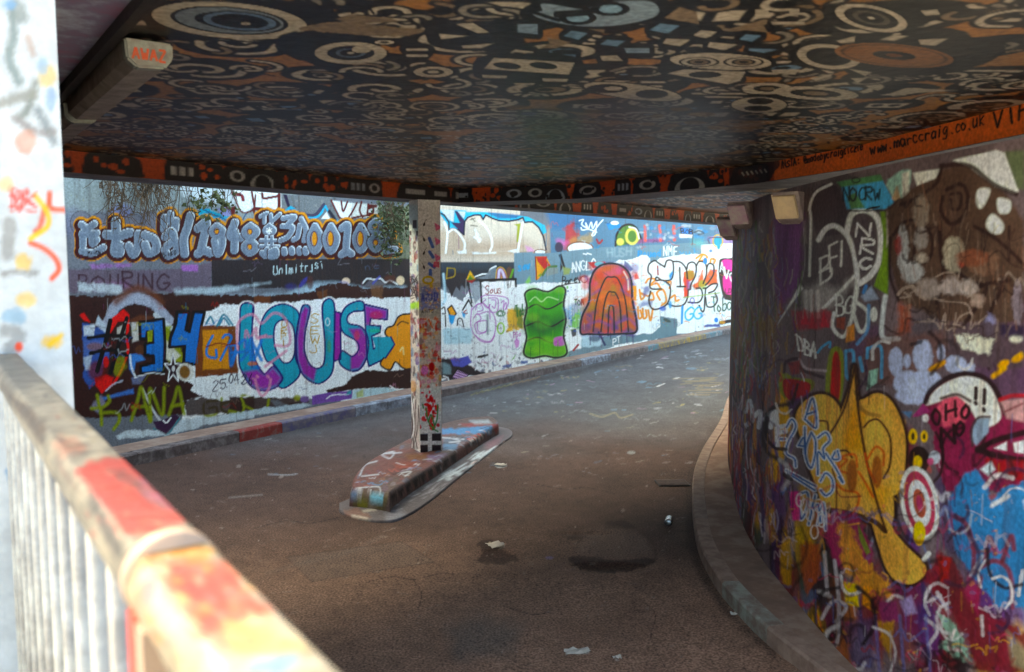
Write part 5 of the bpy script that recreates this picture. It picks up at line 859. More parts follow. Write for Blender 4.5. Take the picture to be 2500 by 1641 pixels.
for t, x0, y0, x1, y1, h, w_ in (('O', 1620, 740, 1690, 730, 34, 7), ('H', 1720, 700, 1800, 670, 40, 7), ('O', 1835, 690, 1900, 680, 30, 7), ('N', 1680, 920, 1780, 890, 40, 8), ('O', 1795, 830, 1860, 820, 30, 7), ('!', 1900, 590, 1990, 570, 40, 9), ('!', 1970, 640, 2060, 610, 46, 9)): r.text(t, *S6('%d,%d' % (x0, y0))[0], *S6('%d,%d' % (x1, y1))[0], h, w_, (44, 24, 26), .95, 4, gap=.12)
st_ = np.clip(fnoise(r.w[0] * 26, r.w[1] * 1.3, 15, 3) - .58, 0, 1)[:, None] * 1.5
r.c = r.c * (1 - st_) + lin((60, 44, 42)) * st_; r.c *= (1 + (fnoise(r.w[0] * 2, r.w[1] * 2, 91, 5)[:, None] - .5) * .35)
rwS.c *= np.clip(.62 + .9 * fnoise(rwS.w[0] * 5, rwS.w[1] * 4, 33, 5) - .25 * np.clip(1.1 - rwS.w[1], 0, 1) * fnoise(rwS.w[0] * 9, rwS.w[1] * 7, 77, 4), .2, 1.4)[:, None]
rwS.fin = (1.1, 1.1, (1.5, 1.42, 1.34))
rw = thing('curved_wall', 'curved concrete wall thick with graffiti curling round on the right', 'wall')
surf_obj('painted_face', rwS, M_WALL, rw)
back = offset(RWc, -.25) if offset(RWc, -.25)[5][0] > RWc[5][0] else offset(RWc, .25)
frt = RWc + (back - RWc) * .04; n = len(frt)
V = [(*p, z) for z in (.0, ZW - .002) for p in frt] + [(*p, z) for z in (.0, ZW - .002) for p in back]
Fc = []
for i in range(n - 1):
    a_, b_, c_, d_ = i, n + i, 2 * n + i, 3 * n + i
    Fc += [[a_, a_ + 1, b_ + 1, b_], [c_, d_, d_ + 1, c_ + 1], [b_, b_ + 1, d_ + 1, d_]]
Fc += [[0, n, 3 * n, 2 * n], [n - 1, 3 * n - 1, 4 * n - 1, 2 * n - 1]]
pymesh('wall_core', V, Fc, M_CONC, rw)

# ---------------------------------------------------------------- wedge lamps along the top of the curved wall (unlit)
ML = solid_mat('lamp_cover', (240, 214, 172), (222, 196, 160), 20, .4, .1); MLP = solid_mat('lamp_cover_pink', (240, 236, 226), (216, 170, 200), 9, .45, .1); MH = solid_mat('lamp_housing', (140, 124, 124), (170, 156, 154), 20, .5, .2)
def lamp(label, pos, out, size, cover):
    t = thing('wall_lamp', label, 'lamp', pos, 'wedge lamps along the top of the curved wall'); t.rotation_euler = (0, 0, math.atan2(out[1], out[0]))
    s = size; prof = [(0, 0), (.45, .15), (1.0, 1.0), (0, 1.0)]
    V = [(x * s * .9, y, (z - 1) * s * 1.15) for y in (-s * .5, s * .5) for x, z in prof]
    pymesh('housing', V, [[0, 1, 2, 3][::-1], [4, 5, 6, 7], [0, 1, 5, 4], [1, 2, 6, 5], [2, 3, 7, 6], [3, 0, 4, 7]], MH, t, bevel=s * .03)
    V = []
    for k in (.012, .03):
        V += [(x * s * .9 + k, y, (z - 1) * s * 1.15 - k * .5) for y in (-s * .42, s * .42) for x, z in ((.50, .25), (.95, .92))]
    pymesh('cover', V, [[0, 1, 3, 2][::-1], [4, 5, 7, 6], [0, 1, 5, 4], [2, 3, 7, 6], [0, 2, 6, 4], [1, 3, 7, 5]], cover, t)
    pymesh('side_panel', [(x * s * .9, -s * .5 - e, (z - 1) * s * 1.15) for e in (.002, .008) for x, z in ((.05, .06), (.44, .2), (.93, .93), (.05, .93))], [[0, 1, 2, 3], [4, 5, 6, 7][::-1]] + [[i, (i + 1) % 4, 4 + (i + 1) % 4, 4 + i] for i in range(4)], cover, t)
    return t
def wall_pt(Y): return np.interp(Y, RWc[::-1, 1], RWc[::-1, 0])
for lab, Y, z, s, cv, out in (('farthest wedge lamp, jutting past the wall end beside the dark beam', 7.15, 2.36, .17, MLP, (-.75, -.66)), ('pale and pink wedge lamp, middle of the three on the wall top', 5.95, 2.40, .16, MLP, (-.7, -.7)), ('pale orange wedge lamp nearest the blue painted panel', 4.72, 2.37, .15, ML, (-.7, -.75))):
    lamp(lab, (wall_pt(Y) - .02, Y, z), out, s, cv)
# ---------------------------------------------------------------- roof: slab, ceiling, beams
roof = thing('underpass_roof', 'low concrete roof of the underpass with doodle painted ceiling and orange banded beams', 'roof')
E1 = np.array([-1.015, 2.36]); E2 = np.array([-1.83, 3.51]); ED = (E2 - E1) / np.linalg.norm(E2 - E1)
EL = E1 + ED * 4.1; ER = E1 - ED * 4.6
bo0 = B1a - BD * 3.0 + BN * .42; bo1 = B1a + BD * 20 + BN * .42
def lx(p, d, q, e):                      # line intersection
    A = np.array([d, -e]).T; t = np.linalg.solve(A, np.array(q) - np.array(p)); return np.array(p) + t[0] * np.array(d)
corner = lx(E1, ED, bo0, BD)
slabp = [tuple(corner), tuple(E1 - ED * .3), (-.3, 2.2), (8.5, 2.2), (14.0, 8.0), tuple(bo1)]
prism('slab', slabp, ZC + .012, 3.05, M_CONC, roof)
# ceiling face
ys = np.concatenate([np.arange(-160, 40, 2.6), np.arange(40, 520, 2.0)]); xs = np.arange(60, 2640, 3.0)
Yr = np.array([onz(1250, y, ZC)[1] for y in ys]); dep = np.array([np.array([0, Y, ZC - 2.0]) @ FW for Y in Yr])
Xg = (xs[None, :] - 1250) / F * dep[:, None]
P = np.stack([Xg, np.repeat(Yr[:, None], len(xs), 1), np.full_like(Xg, ZC)], -1)
cx_, cy_ = P[..., 0].ravel(), P[..., 1].ravel()
ce = Surf(P, (168, 132, 88), w=(cx_, cy_)); c = ce; rr = random.Random(5)
TN = (146, 132, 112); DK = (18, 20, 28); GR = (186, 180, 166); BG = (128, 156, 176)
c.mode = 'w'
def motif(x, y, R, q):
    th = rr.uniform(-.5, .5); w_ = R * .16
    c.ell(x, y, R * rr.uniform(.9, 1.25), R * rr.uniform(.8, 1.1), DK, 1, 1.2, th, rag=R * .12, rs=R * .8)
    if q == 0:
        c.ell(x, y, R * .74, R * .62, GR, 1, 1, th); c.ell(x, y, R * .48, R * .42, DK, 1, 1, th); c.ell(x + R * .1, y, R * .3, R * .24, rr.choice([GR, TN, BG]), 1, 1, th); c.ell(x, y, R * .16, R * .14, DK, 1, 1, th)
    elif q == 1:
        for k in (-1, 0, 1): c.poly([(x + k * R * .5 - R * .18, y - R * .22), (x + k * R * .5 + R * .16, y - R * .26), (x + k * R * .5 + R * .18, y + R * .2), (x + k * R * .5 - R * .16, y + R * .24)], rr.choice([GR, BG, GR]), 1, 1)
    elif q == 2:
        c.ell(x, y, R * .7, R * .7, GR, 1, 1, th, ring=w_); c.ell(x, y, R * .35, R * .35, TN, 1, 1, th, ring=w_ * .8)
    elif q == 3:
        for k in (-.4, 0, .4): c.line([(x - R * .55, y + k * R), (x + R * .55, y + k * R + R * .06)], R * .18, GR, 1, 1, sm=False)
    elif q == 4:
        c.poly([(x - R * .6, y - R * .3), (x + R * .6, y - R * .36), (x + R * .56, y + R * .4), (x - R * .5, y + R * .34)], GR, 1, 1)
        for k in (-.26, .26): c.ell(x + k * R, y, R * .17, R * .2, DK, 1, 1)
    else:
        pts = [(x + R * .75 * (1 - k / 12) * math.cos(k * .9), y + R * .7 * (1 - k / 12) * math.sin(k * .9)) for k in range(11)]
        c.line(pts, w_, GR, 1, 1)
cells = []
for gx in np.arange(-520, 420, 36):
    for gy in np.arange(150, 1150, 34): cells.append((gx + rr.uniform(-9, 9) + (13 if int(gy / 34) % 2 else 0), gy + rr.uniform(-9, 9)))
rr.shuffle(cells)
for gx, gy in cells:
    if abs(gx) < .75 * gy + 60: motif(gx, gy, (rr.uniform(15, 23) if gy < 430 else rr.uniform(13, 20)), rr.choice([0, 1, 1, 2, 3, 4, 5, 0]))
for _ in range(900):
    gx, gy = rr.uniform(-480, 380), rr.uniform(170, 1100); R = rr.uniform(2, 5)
    if abs(gx) < .75 * gy + 60:
        if rr.random() < .5: c.ell(gx, gy, R * 1.3, R, DK, 1, 1, rr.uniform(0, 3)); c.ell(gx, gy, R * .5, R * .4, rr.choice([GR, BG, TN]), 1, .8)
        else: c.line([(gx, gy), (gx + rr.gauss(0, 5), gy + rr.gauss(0, 5))], 1.6, DK, 1, .8)
for _ in range(1500):
    gy = rr.uniform(420, 1080); gx = rr.uniform(-.75, .6) * gy; R = rr.uniform(3, 7); k_ = rr.random()
    if k_ < .4: c.ell(gx, gy, R, R * .8, GR, .9, .8, rr.uniform(0, 3), ring=1.4)
    elif k_ < .7: c.ell(gx, gy, R * 1.4, R, DK, 1, .8, rr.uniform(0, 3)); c.ell(gx, gy, R * .6, R * .4, rr.choice([GR, TN]), 1, .8)
    else: c.line([(gx, gy), (gx + rr.gauss(0, 8), gy + rr.gauss(0, 8)), (gx + rr.gauss(0, 12), gy + rr.gauss(0, 12))], 1.5, rr.choice([GR, DK, TN]), .9, .8)
for _ in range(620):
    gy = rr.uniform(200, 900); gx = rr.uniform(-.7, .62) * gy; R = rr.uniform(5, 12); a0 = rr.uniform(0, 6.28); tn = rr.uniform(2.2, 5.5)
    pts = [(gx + R * (1 - .07 * q) * math.cos(a0 + tn * q / 7), gy + R * (1 - .07 * q) * math.sin(a0 + tn * q / 7)) for q in range(8)]
    c.line(pts, 5.5, DK, 1, 1); c.line(pts, 2.4, rr.choice([GR, GR, TN, (150, 146, 136)]), 1, .8)
c.mode = 'p'
Q1 = lambda s: T(s, 0, 0, 3.396); Q2 = lambda s: T(s, 600, 0, 3.396); Q3 = lambda s: T(s, 1200, 0, 3.396); Q4 = lambda s: T(s, 1800, 0, 3.396)
def eye(x, y, rx, ry, rings, rot=0.0):
    for k, cc in rings: c.ell(x, y, rx * k, ry * k, cc, 1, 2, rot)
def field(pts, n=0): c.poly(pts, DK, 1, 4, 5, 20, sm=True)
field(Q1('1150,20 2400,0 2800,120 2750,330 2000,330 1400,330 1200,180')); eye(560, 50, 190, 44, [(1, GR), (.76, DK), (.70, (140, 150, 156)), (.45, DK), (.12, GR)], .08)
eye(585, 52, 100, 24, [(1, DK), (.9, (120, 140, 160)), (.7, DK)], .08); c.ell(600, 58, 12, 4, GR, .9)
c.poly(Q2('480,220 760,180 1100,210 1480,250 1300,300 900,290 500,260'), TN, 1, 3, 2, sm=True)
for l in ('540,80 700,60 720,160', '560,110 700,110', '560,140 690,140', '880,110 1000,60 1060,110', '900,130 1080,130 1200,90', '1000,160 1240,110'): c.line(Q2(l), 6, DK, .95)
c.poly(Q2('740,160 860,120 1200,150 1280,180 900,200'), TN, .9, 3)
field(Q2('330,280 560,260 1000,320 900,520 600,540 280,420 250,340')); eye(*Q2('870,440')[0], 88, 27, [(1, GR), (.66, DK), (.42, (110, 126, 140)), (.3, DK), (.1, GR)]); c.ell(*Q2('960,410')[0], 24, 9, GR, 1)
field(Q2('1280,380 1420,350 1570,400 1500,500 1340,500')); 
for y in (412, 462): c.line(Q2('1340,%d 1500,%d' % (y, y)), 6, GR, 1, 2, sm=False)
field(Q2('1000,350 1140,320 1300,350 1200,390')); eye(*Q2('1150,352')[0], 24, 5, [(1, GR), (.5, DK)])
field(Q2('1320,600 1400,540 1700,550 1760,620 1560,660 1380,650')); eye(*Q2('1555,598')[0], 48, 13, [(1, GR), (.55, DK), (.3, GR)])
field(Q2('1500,200 1600,150 1900,180 2240,160 2260,260 2300,380 2000,420 1600,390 1500,300'))
for l in ('1740,200 1880,190 2020,270 1920,275', '1600,280 1850,300 1620,325', '1790,380 2060,360 1950,400 1800,400', '2250,200 2380,200 2380,280 2250,270'): c.poly(Q2(l), GR, 1, 2)
field(Q3('240,100 420,0 900,-40 1400,-20 1500,60 1430,160 1000,240 500,230 270,160')); c.poly(Q3('420,90 430,30 760,80 820,60 960,20 1300,10 1390,90 1300,160 1000,215 700,215 420,160 340,110'), (150, 166, 176), 1, 3, sm=True)
for x, y, rx in ((985, 75, 48), (715, 150, 46)): eye(*Q3('%d,%d' % (x, y))[0], rx, rx * .36, [(1, DK), (.6, (150, 176, 190))])
c.line(Q3('540,120 800,100 880,50'), 16, DK, 1, 3); c.line(Q3('340,100 560,170'), 8, DK, 1, 3)
for l in ('215,200 380,200 385,285 215,270', '660,255 800,275 720,330 600,300', '960,330 1110,340 1040,385 900,370', '1400,195 1560,215 1460,280 1310,250', '1740,250 1870,265 1790,320 1670,295', '1450,320 1650,330 1560,385 1420,360', '2110,285 2240,295 2160,345 2050,330', '1810,350 2040,370 1930,420 1790,390', '1100,400 1310,400 1310,440 1120,440', '200,410 350,430 320,480 130,450', '590,450 700,455 690,500 530,490', '900,465 1040,460 1090,505 920,505', '2140,400 2377,410 2260,440 2130,420'):
    Q = Q3(l); c.line(Q, 26, DK, 1, 4, closed=True, sm=False); c.poly(Q, DK, 1, 3); c.poly(Q, rnd.choice([GR, BG, (150, 170, 184)]), 1, 2.5)
for l in ('1430,150 1720,200 1700,100 1560,60', '1970,240 2230,170 2290,270', '800,240 940,245 930,275', '460,310 660,350 540,400 400,400 480,360'): c.poly(Q3(l), TN, 1, 3)
field(Q3('-60,460 700,470 690,700 -80,660')); c.poly(Q3('20,480 690,520 640,620 -60,570'), GR, 1, 2)
for x in (130, 430): c.ell(*Q3('%d,545' % x)[0], 34, 8, DK, 1, 3, .1)
for l in ('-80,620 130,630 120,650 -70,645', '420,650 640,655 620,680 430,675', '180,690 360,690 350,705 200,705'): c.poly(Q3(l), GR, 1, 2)
field(Q3('1400,520 1500,440 2000,420 2330,480 2330,560 2110,600 2100,680 1900,720 1480,640 1380,590')); c.ell(*Q3('1900,510')[0], 124, 20, GR, 1, 2, .04); c.poly(Q3('1460,610 1600,575 2110,595 2060,670 1960,700'), GR, 1, 2)
for x in (1720, 2090): eye(*Q3('%d,515' % x)[0], 50, 12, [(1, DK), (.86, GR), (.6, DK), (.45, TN), (.25, DK)])
c.ell(*Q3('1770,620')[0], 40, 8, DK, 1, 3); eye(*Q3('1170,760')[0], 130, 20, [(1, DK), (.92, GR)], .12); c.ell(*Q3('960,735')[0], 50, 11, DK, 1, 2); c.ell(*Q3('1330,780')[0], 40, 11, DK, 1, 2); c.ell(*Q3('1010,735')[0], 22, 5, GR, 1)
field(Q4('750,40 1500,20 1600,180 1400,250 1000,250 780,200')); eye(*Q4('1110,150')[0], 94, 32, [(1, DK), (.95, GR), (.72, DK), (.5, (110, 104, 96)), (.34, DK), (.1, GR)], .2)
field(Q4('420,430 560,340 900,290 1500,290 2100,330 2200,460 1700,620 1100,620 500,540')); eye(*Q4('760,470')[0], 78, 30, [(1, GR), (.72, DK)], .1); eye(*Q4('1300,460')[0], 146, 28, [(1, (150, 112, 72)), (.9, (110, 80, 52)), (.84, (150, 112, 72)), (.36, DK), (.14, (130, 90, 60))], .08)
for l in ('820,340 980,300 970,350 860,360', '1180,330 1300,290 1420,300 1300,340', '1500,330 1750,320 1640,380 1520,370', '920,570 1120,600 1060,630', '600,650 800,610 760,640 650,670', '280,580 520,575 480,620 300,610', '940,650 1080,645 1000,690', '1250,780 1400,730 1850,750 1500,770 1290,800', '1520,90 1660,80 1680,120 1560,130', '150,80 260,70 260,130 150,130', '430,80 520,70 500,140 430,130', '280,180 560,180 560,205 290,205'): c.poly(Q4(l), GR, .95, 2.5)
field(Q4('30,740 200,690 450,700 1000,760 960,820 500,840')); eye(*Q4('250,735')[0], 62, 14, [(1, GR), (.55, DK), (.3, TN)]); eye(*Q4('650,775')[0], 104, 16, [(1, GR), (.6, DK), (.3, TN)], .05); eye(*Q4('180,870')[0], 72, 20, [(1, DK), (.94, GR)]); c.ell(*Q4('190,840')[0], 32, 8, DK, 1, 2); c.ell(*Q4('170,900')[0], 34, 7, DK, 1, 2)
# bluish repainted patch in the middle
c.poly(T('1260,250 1560,240 1800,260 1900,300 1820,380 1500,400 1250,370 1180,320'), (100, 112, 132), .55, 40, 20, 40); c.poly(T('1270,280 1420,280 1420,340 1290,340'), (90, 120, 100), .4, 30, 12, 30)
for _ in range(60): c.ell(rr.uniform(1200, 1850), rr.uniform(260, 420), rr.uniform(10, 40), rr.uniform(2, 6), rr.choice([(96, 112, 150), (120, 104, 76), (84, 92, 110), (140, 108, 60)]), .5, 4, rag=3)
c.c *= (1 + (fnoise(cx_ * 2.5, cy_ * 2.5, 4, 4)[:, None] - .5) * .4); c.fin = (1.1, 1.42, (1.1, 1.05, 1.0))
n0 = np.array([-ED[1], ED[0]]);  n0 = n0 if (np.array([0, 6.]) - E1) @ n0 > 0 else -n0
surf_obj('painted_ceiling', ce, M_CEIL, roof, keep=lambda C: ((C[:, :2] - E1) @ n0 > .02) & ((C[:, :2] - B1a) @ BN < .3))
# edge strip of the slab and the soffit outside it
M_OUT = solid_mat('outer_soffit', (206, 216, 230), (176, 120, 150), 3.5, .6, .3, c3=(150, 140, 170))
q0, q1 = E1 - ED * .25, E1 + ED * 3.2
prism('outer_soffit', [tuple(q0 - n0 * .01), tuple(q1 - n0 * .01), tuple(q1 - n0 * 1.5), tuple(q0 - n0 * 1.5)], 2.715, 2.9, M_OUT, roof)
prism('slab_edge_strip', [tuple(E1 - ED * .3 + n0 * .02), tuple(E1 + ED * 3.8 + n0 * .02), tuple(E1 + ED * 3.8 - n0 * .012), tuple(E1 - ED * .3 - n0 * .012)], 2.675, 2.713, M_DARK, roof)

OG = (170, 66, 22)
# beams ------------------------------------------------------------
M_BAND = paint_mat('painted_beam', .55, .12, 50, .25, 40)
def beam_face(name, pts, cols, z0, z1, rows, off, parent, paintf):
    p = np.asarray(pts, float); a = np.concatenate([[0], np.cumsum(np.linalg.norm(np.diff(p, axis=0), axis=1))])
    q = np.linspace(0, a[-1], cols); XY = np.stack([np.interp(q, a, p[:, k]) for k in (0, 1)], 1); zs = np.linspace(z0, z1, rows)
    P = np.stack([np.repeat(XY[None, :, 0], rows, 0), np.repeat(XY[None, :, 1], rows, 0), np.repeat(zs[:, None], cols, 1)], -1)
    s = Surf(P, OG, w=(np.repeat(q[None], rows, 0).ravel(), np.repeat(zs[:, None], cols, 1).ravel())); paintf(s, a[-1])
    return surf_obj(name, s, M_BAND, parent)
def doodle(s, L, lo=0.0, dens=1.0):
    s.mode = 'w'; r2 = random.Random(9); x = lo * 100
    z0, z1 = s.w[1].min() * 100, s.w[1].max() * 100; h = z1 - z0; zc = (z0 + z1) / 2
    while x < L * 100:
        w_ = r2.uniform(12, 42); k = r2.randint(0, 4)
        s.poly([(x, z0 - 1), (x + w_ * .95, z0 - 1), (x + w_, zc), (x + w_ * .85, z1 + 1), (x + w_ * .1, z1 + 1), (x - w_ * .05, zc)], (28, 26, 30), 1, 1.2, 1.2, 5, sm=True)
        G2 = r2.choice([(150, 150, 152), (130, 140, 156), (150, 150, 152)])
        if k == 0: s.ell(x + w_ / 2, zc, w_ * .32, h * .3, G2, 1, 1); s.ell(x + w_ / 2, zc, w_ * .18, h * .2, (28, 26, 30), 1, 1)
        elif k == 1:
            for j in range(3): s.poly([(x + w_ * (.15 + .27 * j), zc - h * .22), (x + w_ * (.3 + .27 * j), zc - h * .22), (x + w_ * (.3 + .27 * j), zc + h * .2), (x + w_ * (.15 + .27 * j), zc + h * .24)], G2, 1, .8)
        elif k == 2:
            s.poly([(x + w_ * .2, zc - h * .16), (x + w_ * .8, zc - h * .16), (x + w_ * .8, zc + h * .16), (x + w_ * .2, zc + h * .16)], G2, 1, .8)
        elif k == 3:
            s.ell(x + w_ / 2, z0, w_ * .4, h * .7, G2, 1, 1); s.ell(x + w_ / 2, z0 + 2, w_ * .26, h * .55, (28, 26, 30), 1, 1)
        else:
            for j in range(5): s.ell(x + r2.uniform(.15, .85) * w_, r2.uniform(z0 + 2, z1 - 2), r2.uniform(1.4, 3.2), r2.uniform(1.4, 3), OG, 1, .8)
        x += w_ + (r2.uniform(3, 22) if r2.random() < .38 else r2.uniform(-3, 1))
    s.mode = 'p'
    for _ in range(70): s.mode = 'w'; s.ell(r2.uniform(lo, L) * 100, r2.uniform(z0, z1), r2.uniform(.8, 2), r2.uniform(.8, 2), (24, 22, 26), 1, .8)
    s.mode = 'p'
    s.c *= (1 + (fnoise(s.w[0] * 5, s.w[1] * 5, 2, 4)[:, None] - .5) * .5)
bs, be = B1a - BD * 3.0, B1a + BD * 17.5
edge = prism('edge_beam', [tuple(bs + BN * .008), tuple(be + BN * .008), tuple(be + BN * .36), tuple(bs + BN * .36)], ZB, ZC + .01, M_SOFFIT, roof)
beam_face('edge_beam_face', [bs, be], 1300, ZB + .003, ZC, 22, 0, edge, lambda s, L: doodle(s, L))
c2i = np.array(B2); t2 = np.gradient(c2i, axis=0); t2 /= np.linalg.norm(t2, axis=1)[:, None]; nn = np.stack([-t2[:, 1], t2[:, 0]], 1); c2o = c2i + nn * .52; c2f = c2i + nn * .008
n = len(c2i); V = [(*p, z) for z in (ZB + .004, ZC + .008) for p in c2f] + [(*p, z) for z in (ZB + .004, ZC + .008) for p in c2o]
Fc = []
for i in range(n - 1): Fc += [[i, i + 1, n + i + 1, n + i], [2 * n + i, 3 * n + i, 3 * n + i + 1, 2 * n + i + 1], [i, 2 * n + i, 2 * n + i + 1, i + 1]]
Fc += [[0, n, 3 * n, 2 * n], [n - 1, 3 * n - 1, 4 * n - 1, 2 * n - 1]]
cross = pymesh('cross_beam', V, Fc, M_SOFFIT, roof)
def band(s, L):
    doodle(s, 4.0 if L > 4 else L)
    s.poly(T('1890,300 2700,120 2700,400 1890,480'), (222, 104, 36), 1, 3); s.poly(T('1780,330 1892,320 1905,400 1880,440 1780,470'), (36, 32, 34), .9, 4, 4)
    for i_ in range(6): s.line([(1812 + i_ * 11, 396 - i_ * 1.2), (1814 + i_ * 11, 402 - i_ * 1.2)], 4, (150, 146, 140), .8); s.line([(1812 + i_ * 11, 422 - i_ * 1.6), (1816 + i_ * 11, 428 - i_ * 1.6)], 4, (150, 146, 140), .8)
    s.text('INSTA: @madebycraigtickle', 1905, 412, 2108, 366, 16, 3.4, (22, 14, 14), 1, 1.6, gap=.2, h1=24); s.text('www.marccraig.co.uk', 2125, 376, 2405, 306, 24, 4.4, (22, 14, 14), 1, 1.6, gap=.18, h1=36); s.text('VIP', 2425, 312, 2520, 285, 42, 7, (22, 14, 14), 1, 2, gap=.25, sm=False)
    s.c *= (1 + (fnoise(s.w[0] * 6, s.w[1] * 6, 7, 4)[:, None] - .5) * .3)
beam_face('cross_beam_face', c2i, 1500, ZB + .006, ZC, 34, 0, cross, band)

# strip lights under the slab edge (unlit)
MB = solid_mat('batten_body', (112, 104, 98), (146, 136, 130), 12, .6, .2); MC = solid_mat('batten_cap', (150, 158, 150), (128, 126, 120), 30, .6, .2)
def batten(p, label, txt=None):
    t = thing('strip_light', label, 'light fitting', (p[0], p[1], ZC - .012), 'strip lights under the roof edge'); t.rotation_euler = (0, 0, math.atan2(ED[1], ED[0]))
    pr = [(-.085, 0), (-.085, -.055), (-.055, -.092), (.045, -.098), (.08, -.07), (.085, 0)]
    pr = [(y * .82, z * .86) for y, z in pr]; V = [(x, y, z) for x in (0, 1.2) for y, z in pr]; n = 6
    pymesh('body', V, [list(range(6)), list(range(6, 12))[::-1]] + [[i, (i + 1) % n, n + (i + 1) % n, n + i] for i in range(n)], MB, t)
    V = [(x, y * 1.03, z * 1.03 - .001 if z < 0 else -.001) for x in (-.022, .03) for y, z in pr]
    cp = pymesh('end_cap', V, [list(range(6)), list(range(6, 12))[::-1]] + [[i, (i + 1) % n, n + (i + 1) % n, n + i] for i in range(n)], MC, t, bevel=.006)
    return t, cp
bt, cp = batten(E1 + ED * .38 + n0 * .10, 'grey strip light with orange AWAZ tag on its pale end cap')
MO = solid_mat('orange_tag', (214, 84, 50), (200, 96, 60), 30, .6, .1)
me = []
for k, ch in enumerate('AWAZ'):
    for st_ in GL[ch].split('|'):
        pts = [tuple(map(float, q.split(','))) for q in st_.split()]
        for (u0, v0), (u1, v1) in zip(pts[:-1], pts[1:]):
            me.append(((-.050 + (k + u0 * .75) * .026, -.028 - v0 * .035), (-.050 + (k + u1 * .75) * .026, -.028 - v1 * .035)))
V = []; Fc = []
for j, ((y0, z0), (y1, z1)) in enumerate(me):
    d = Vector((y1 - y0, z1 - z0)).normalized(); nx, ny = -d.y * .0035, d.x * .0035; xx = -.0245 - j * .00012; i0 = len(V)
    V += [(xx, -(y0 + nx), z0 + ny), (xx, -(y0 - nx), z0 - ny), (xx, -(y1 - nx), z1 - ny), (xx, -(y1 + nx), z1 + ny)]; Fc.append([i0, i0 + 1, i0 + 2, i0 + 3])
pymesh('tag_lettering', V, Fc, MO, cp)
batten(E1 + ED * 1.69 + n0 * .10, 'second strip light further along the roof edge, plain pale end')

# ---------------------------------------------------------------- post
Np = np.array([-.873, 7.87]); Rp = Np + np.array([.196, .106]); Lp = Np + np.array([-.106, .196]); Bp = Rp + Lp - Np
post = thing('concrete_post', 'square concrete post plastered with stickers and paint standing on the island', 'post', (-.83, 8.02, .17))
under(prism('core', [tuple(Np + (Bp - Np) * .012), tuple(Rp + (Bp - Np) * .012), tuple(Bp), tuple(Lp + (Bp - Np) * .012)], .15, ZB + .003, M_CONC, post), post)
def face(a, c_, paintf, name):
    u = np.linspace(0, 1, 44); zs = np.linspace(.15, ZB, 330); XY = a + (c_ - a) * u[:, None]
    P = np.stack([np.repeat(XY[None, :, 0], 330, 0), np.repeat(XY[None, :, 1], 330, 0), np.repeat(zs[:, None], 44, 1)], -1)
    s = Surf(P, (150, 146, 142), w=(np.repeat(u[None] * .22, 330, 0).ravel(), np.repeat(zs[:, None], 44, 1).ravel())); s.mottle(.1, .3, 6); paintf(s)
    s.c *= (1 + (fnoise(s.w[0] * 12, s.w[1] * 12, 3, 4)[:, None] - .5) * .4); s.fin = (1.15, 1.0, (2.0, 2.02, 1.98)); under(surf_obj(name, s, M_WALL, post), post)
K4 = lambda s: T(s, 950, 480, 2.441)
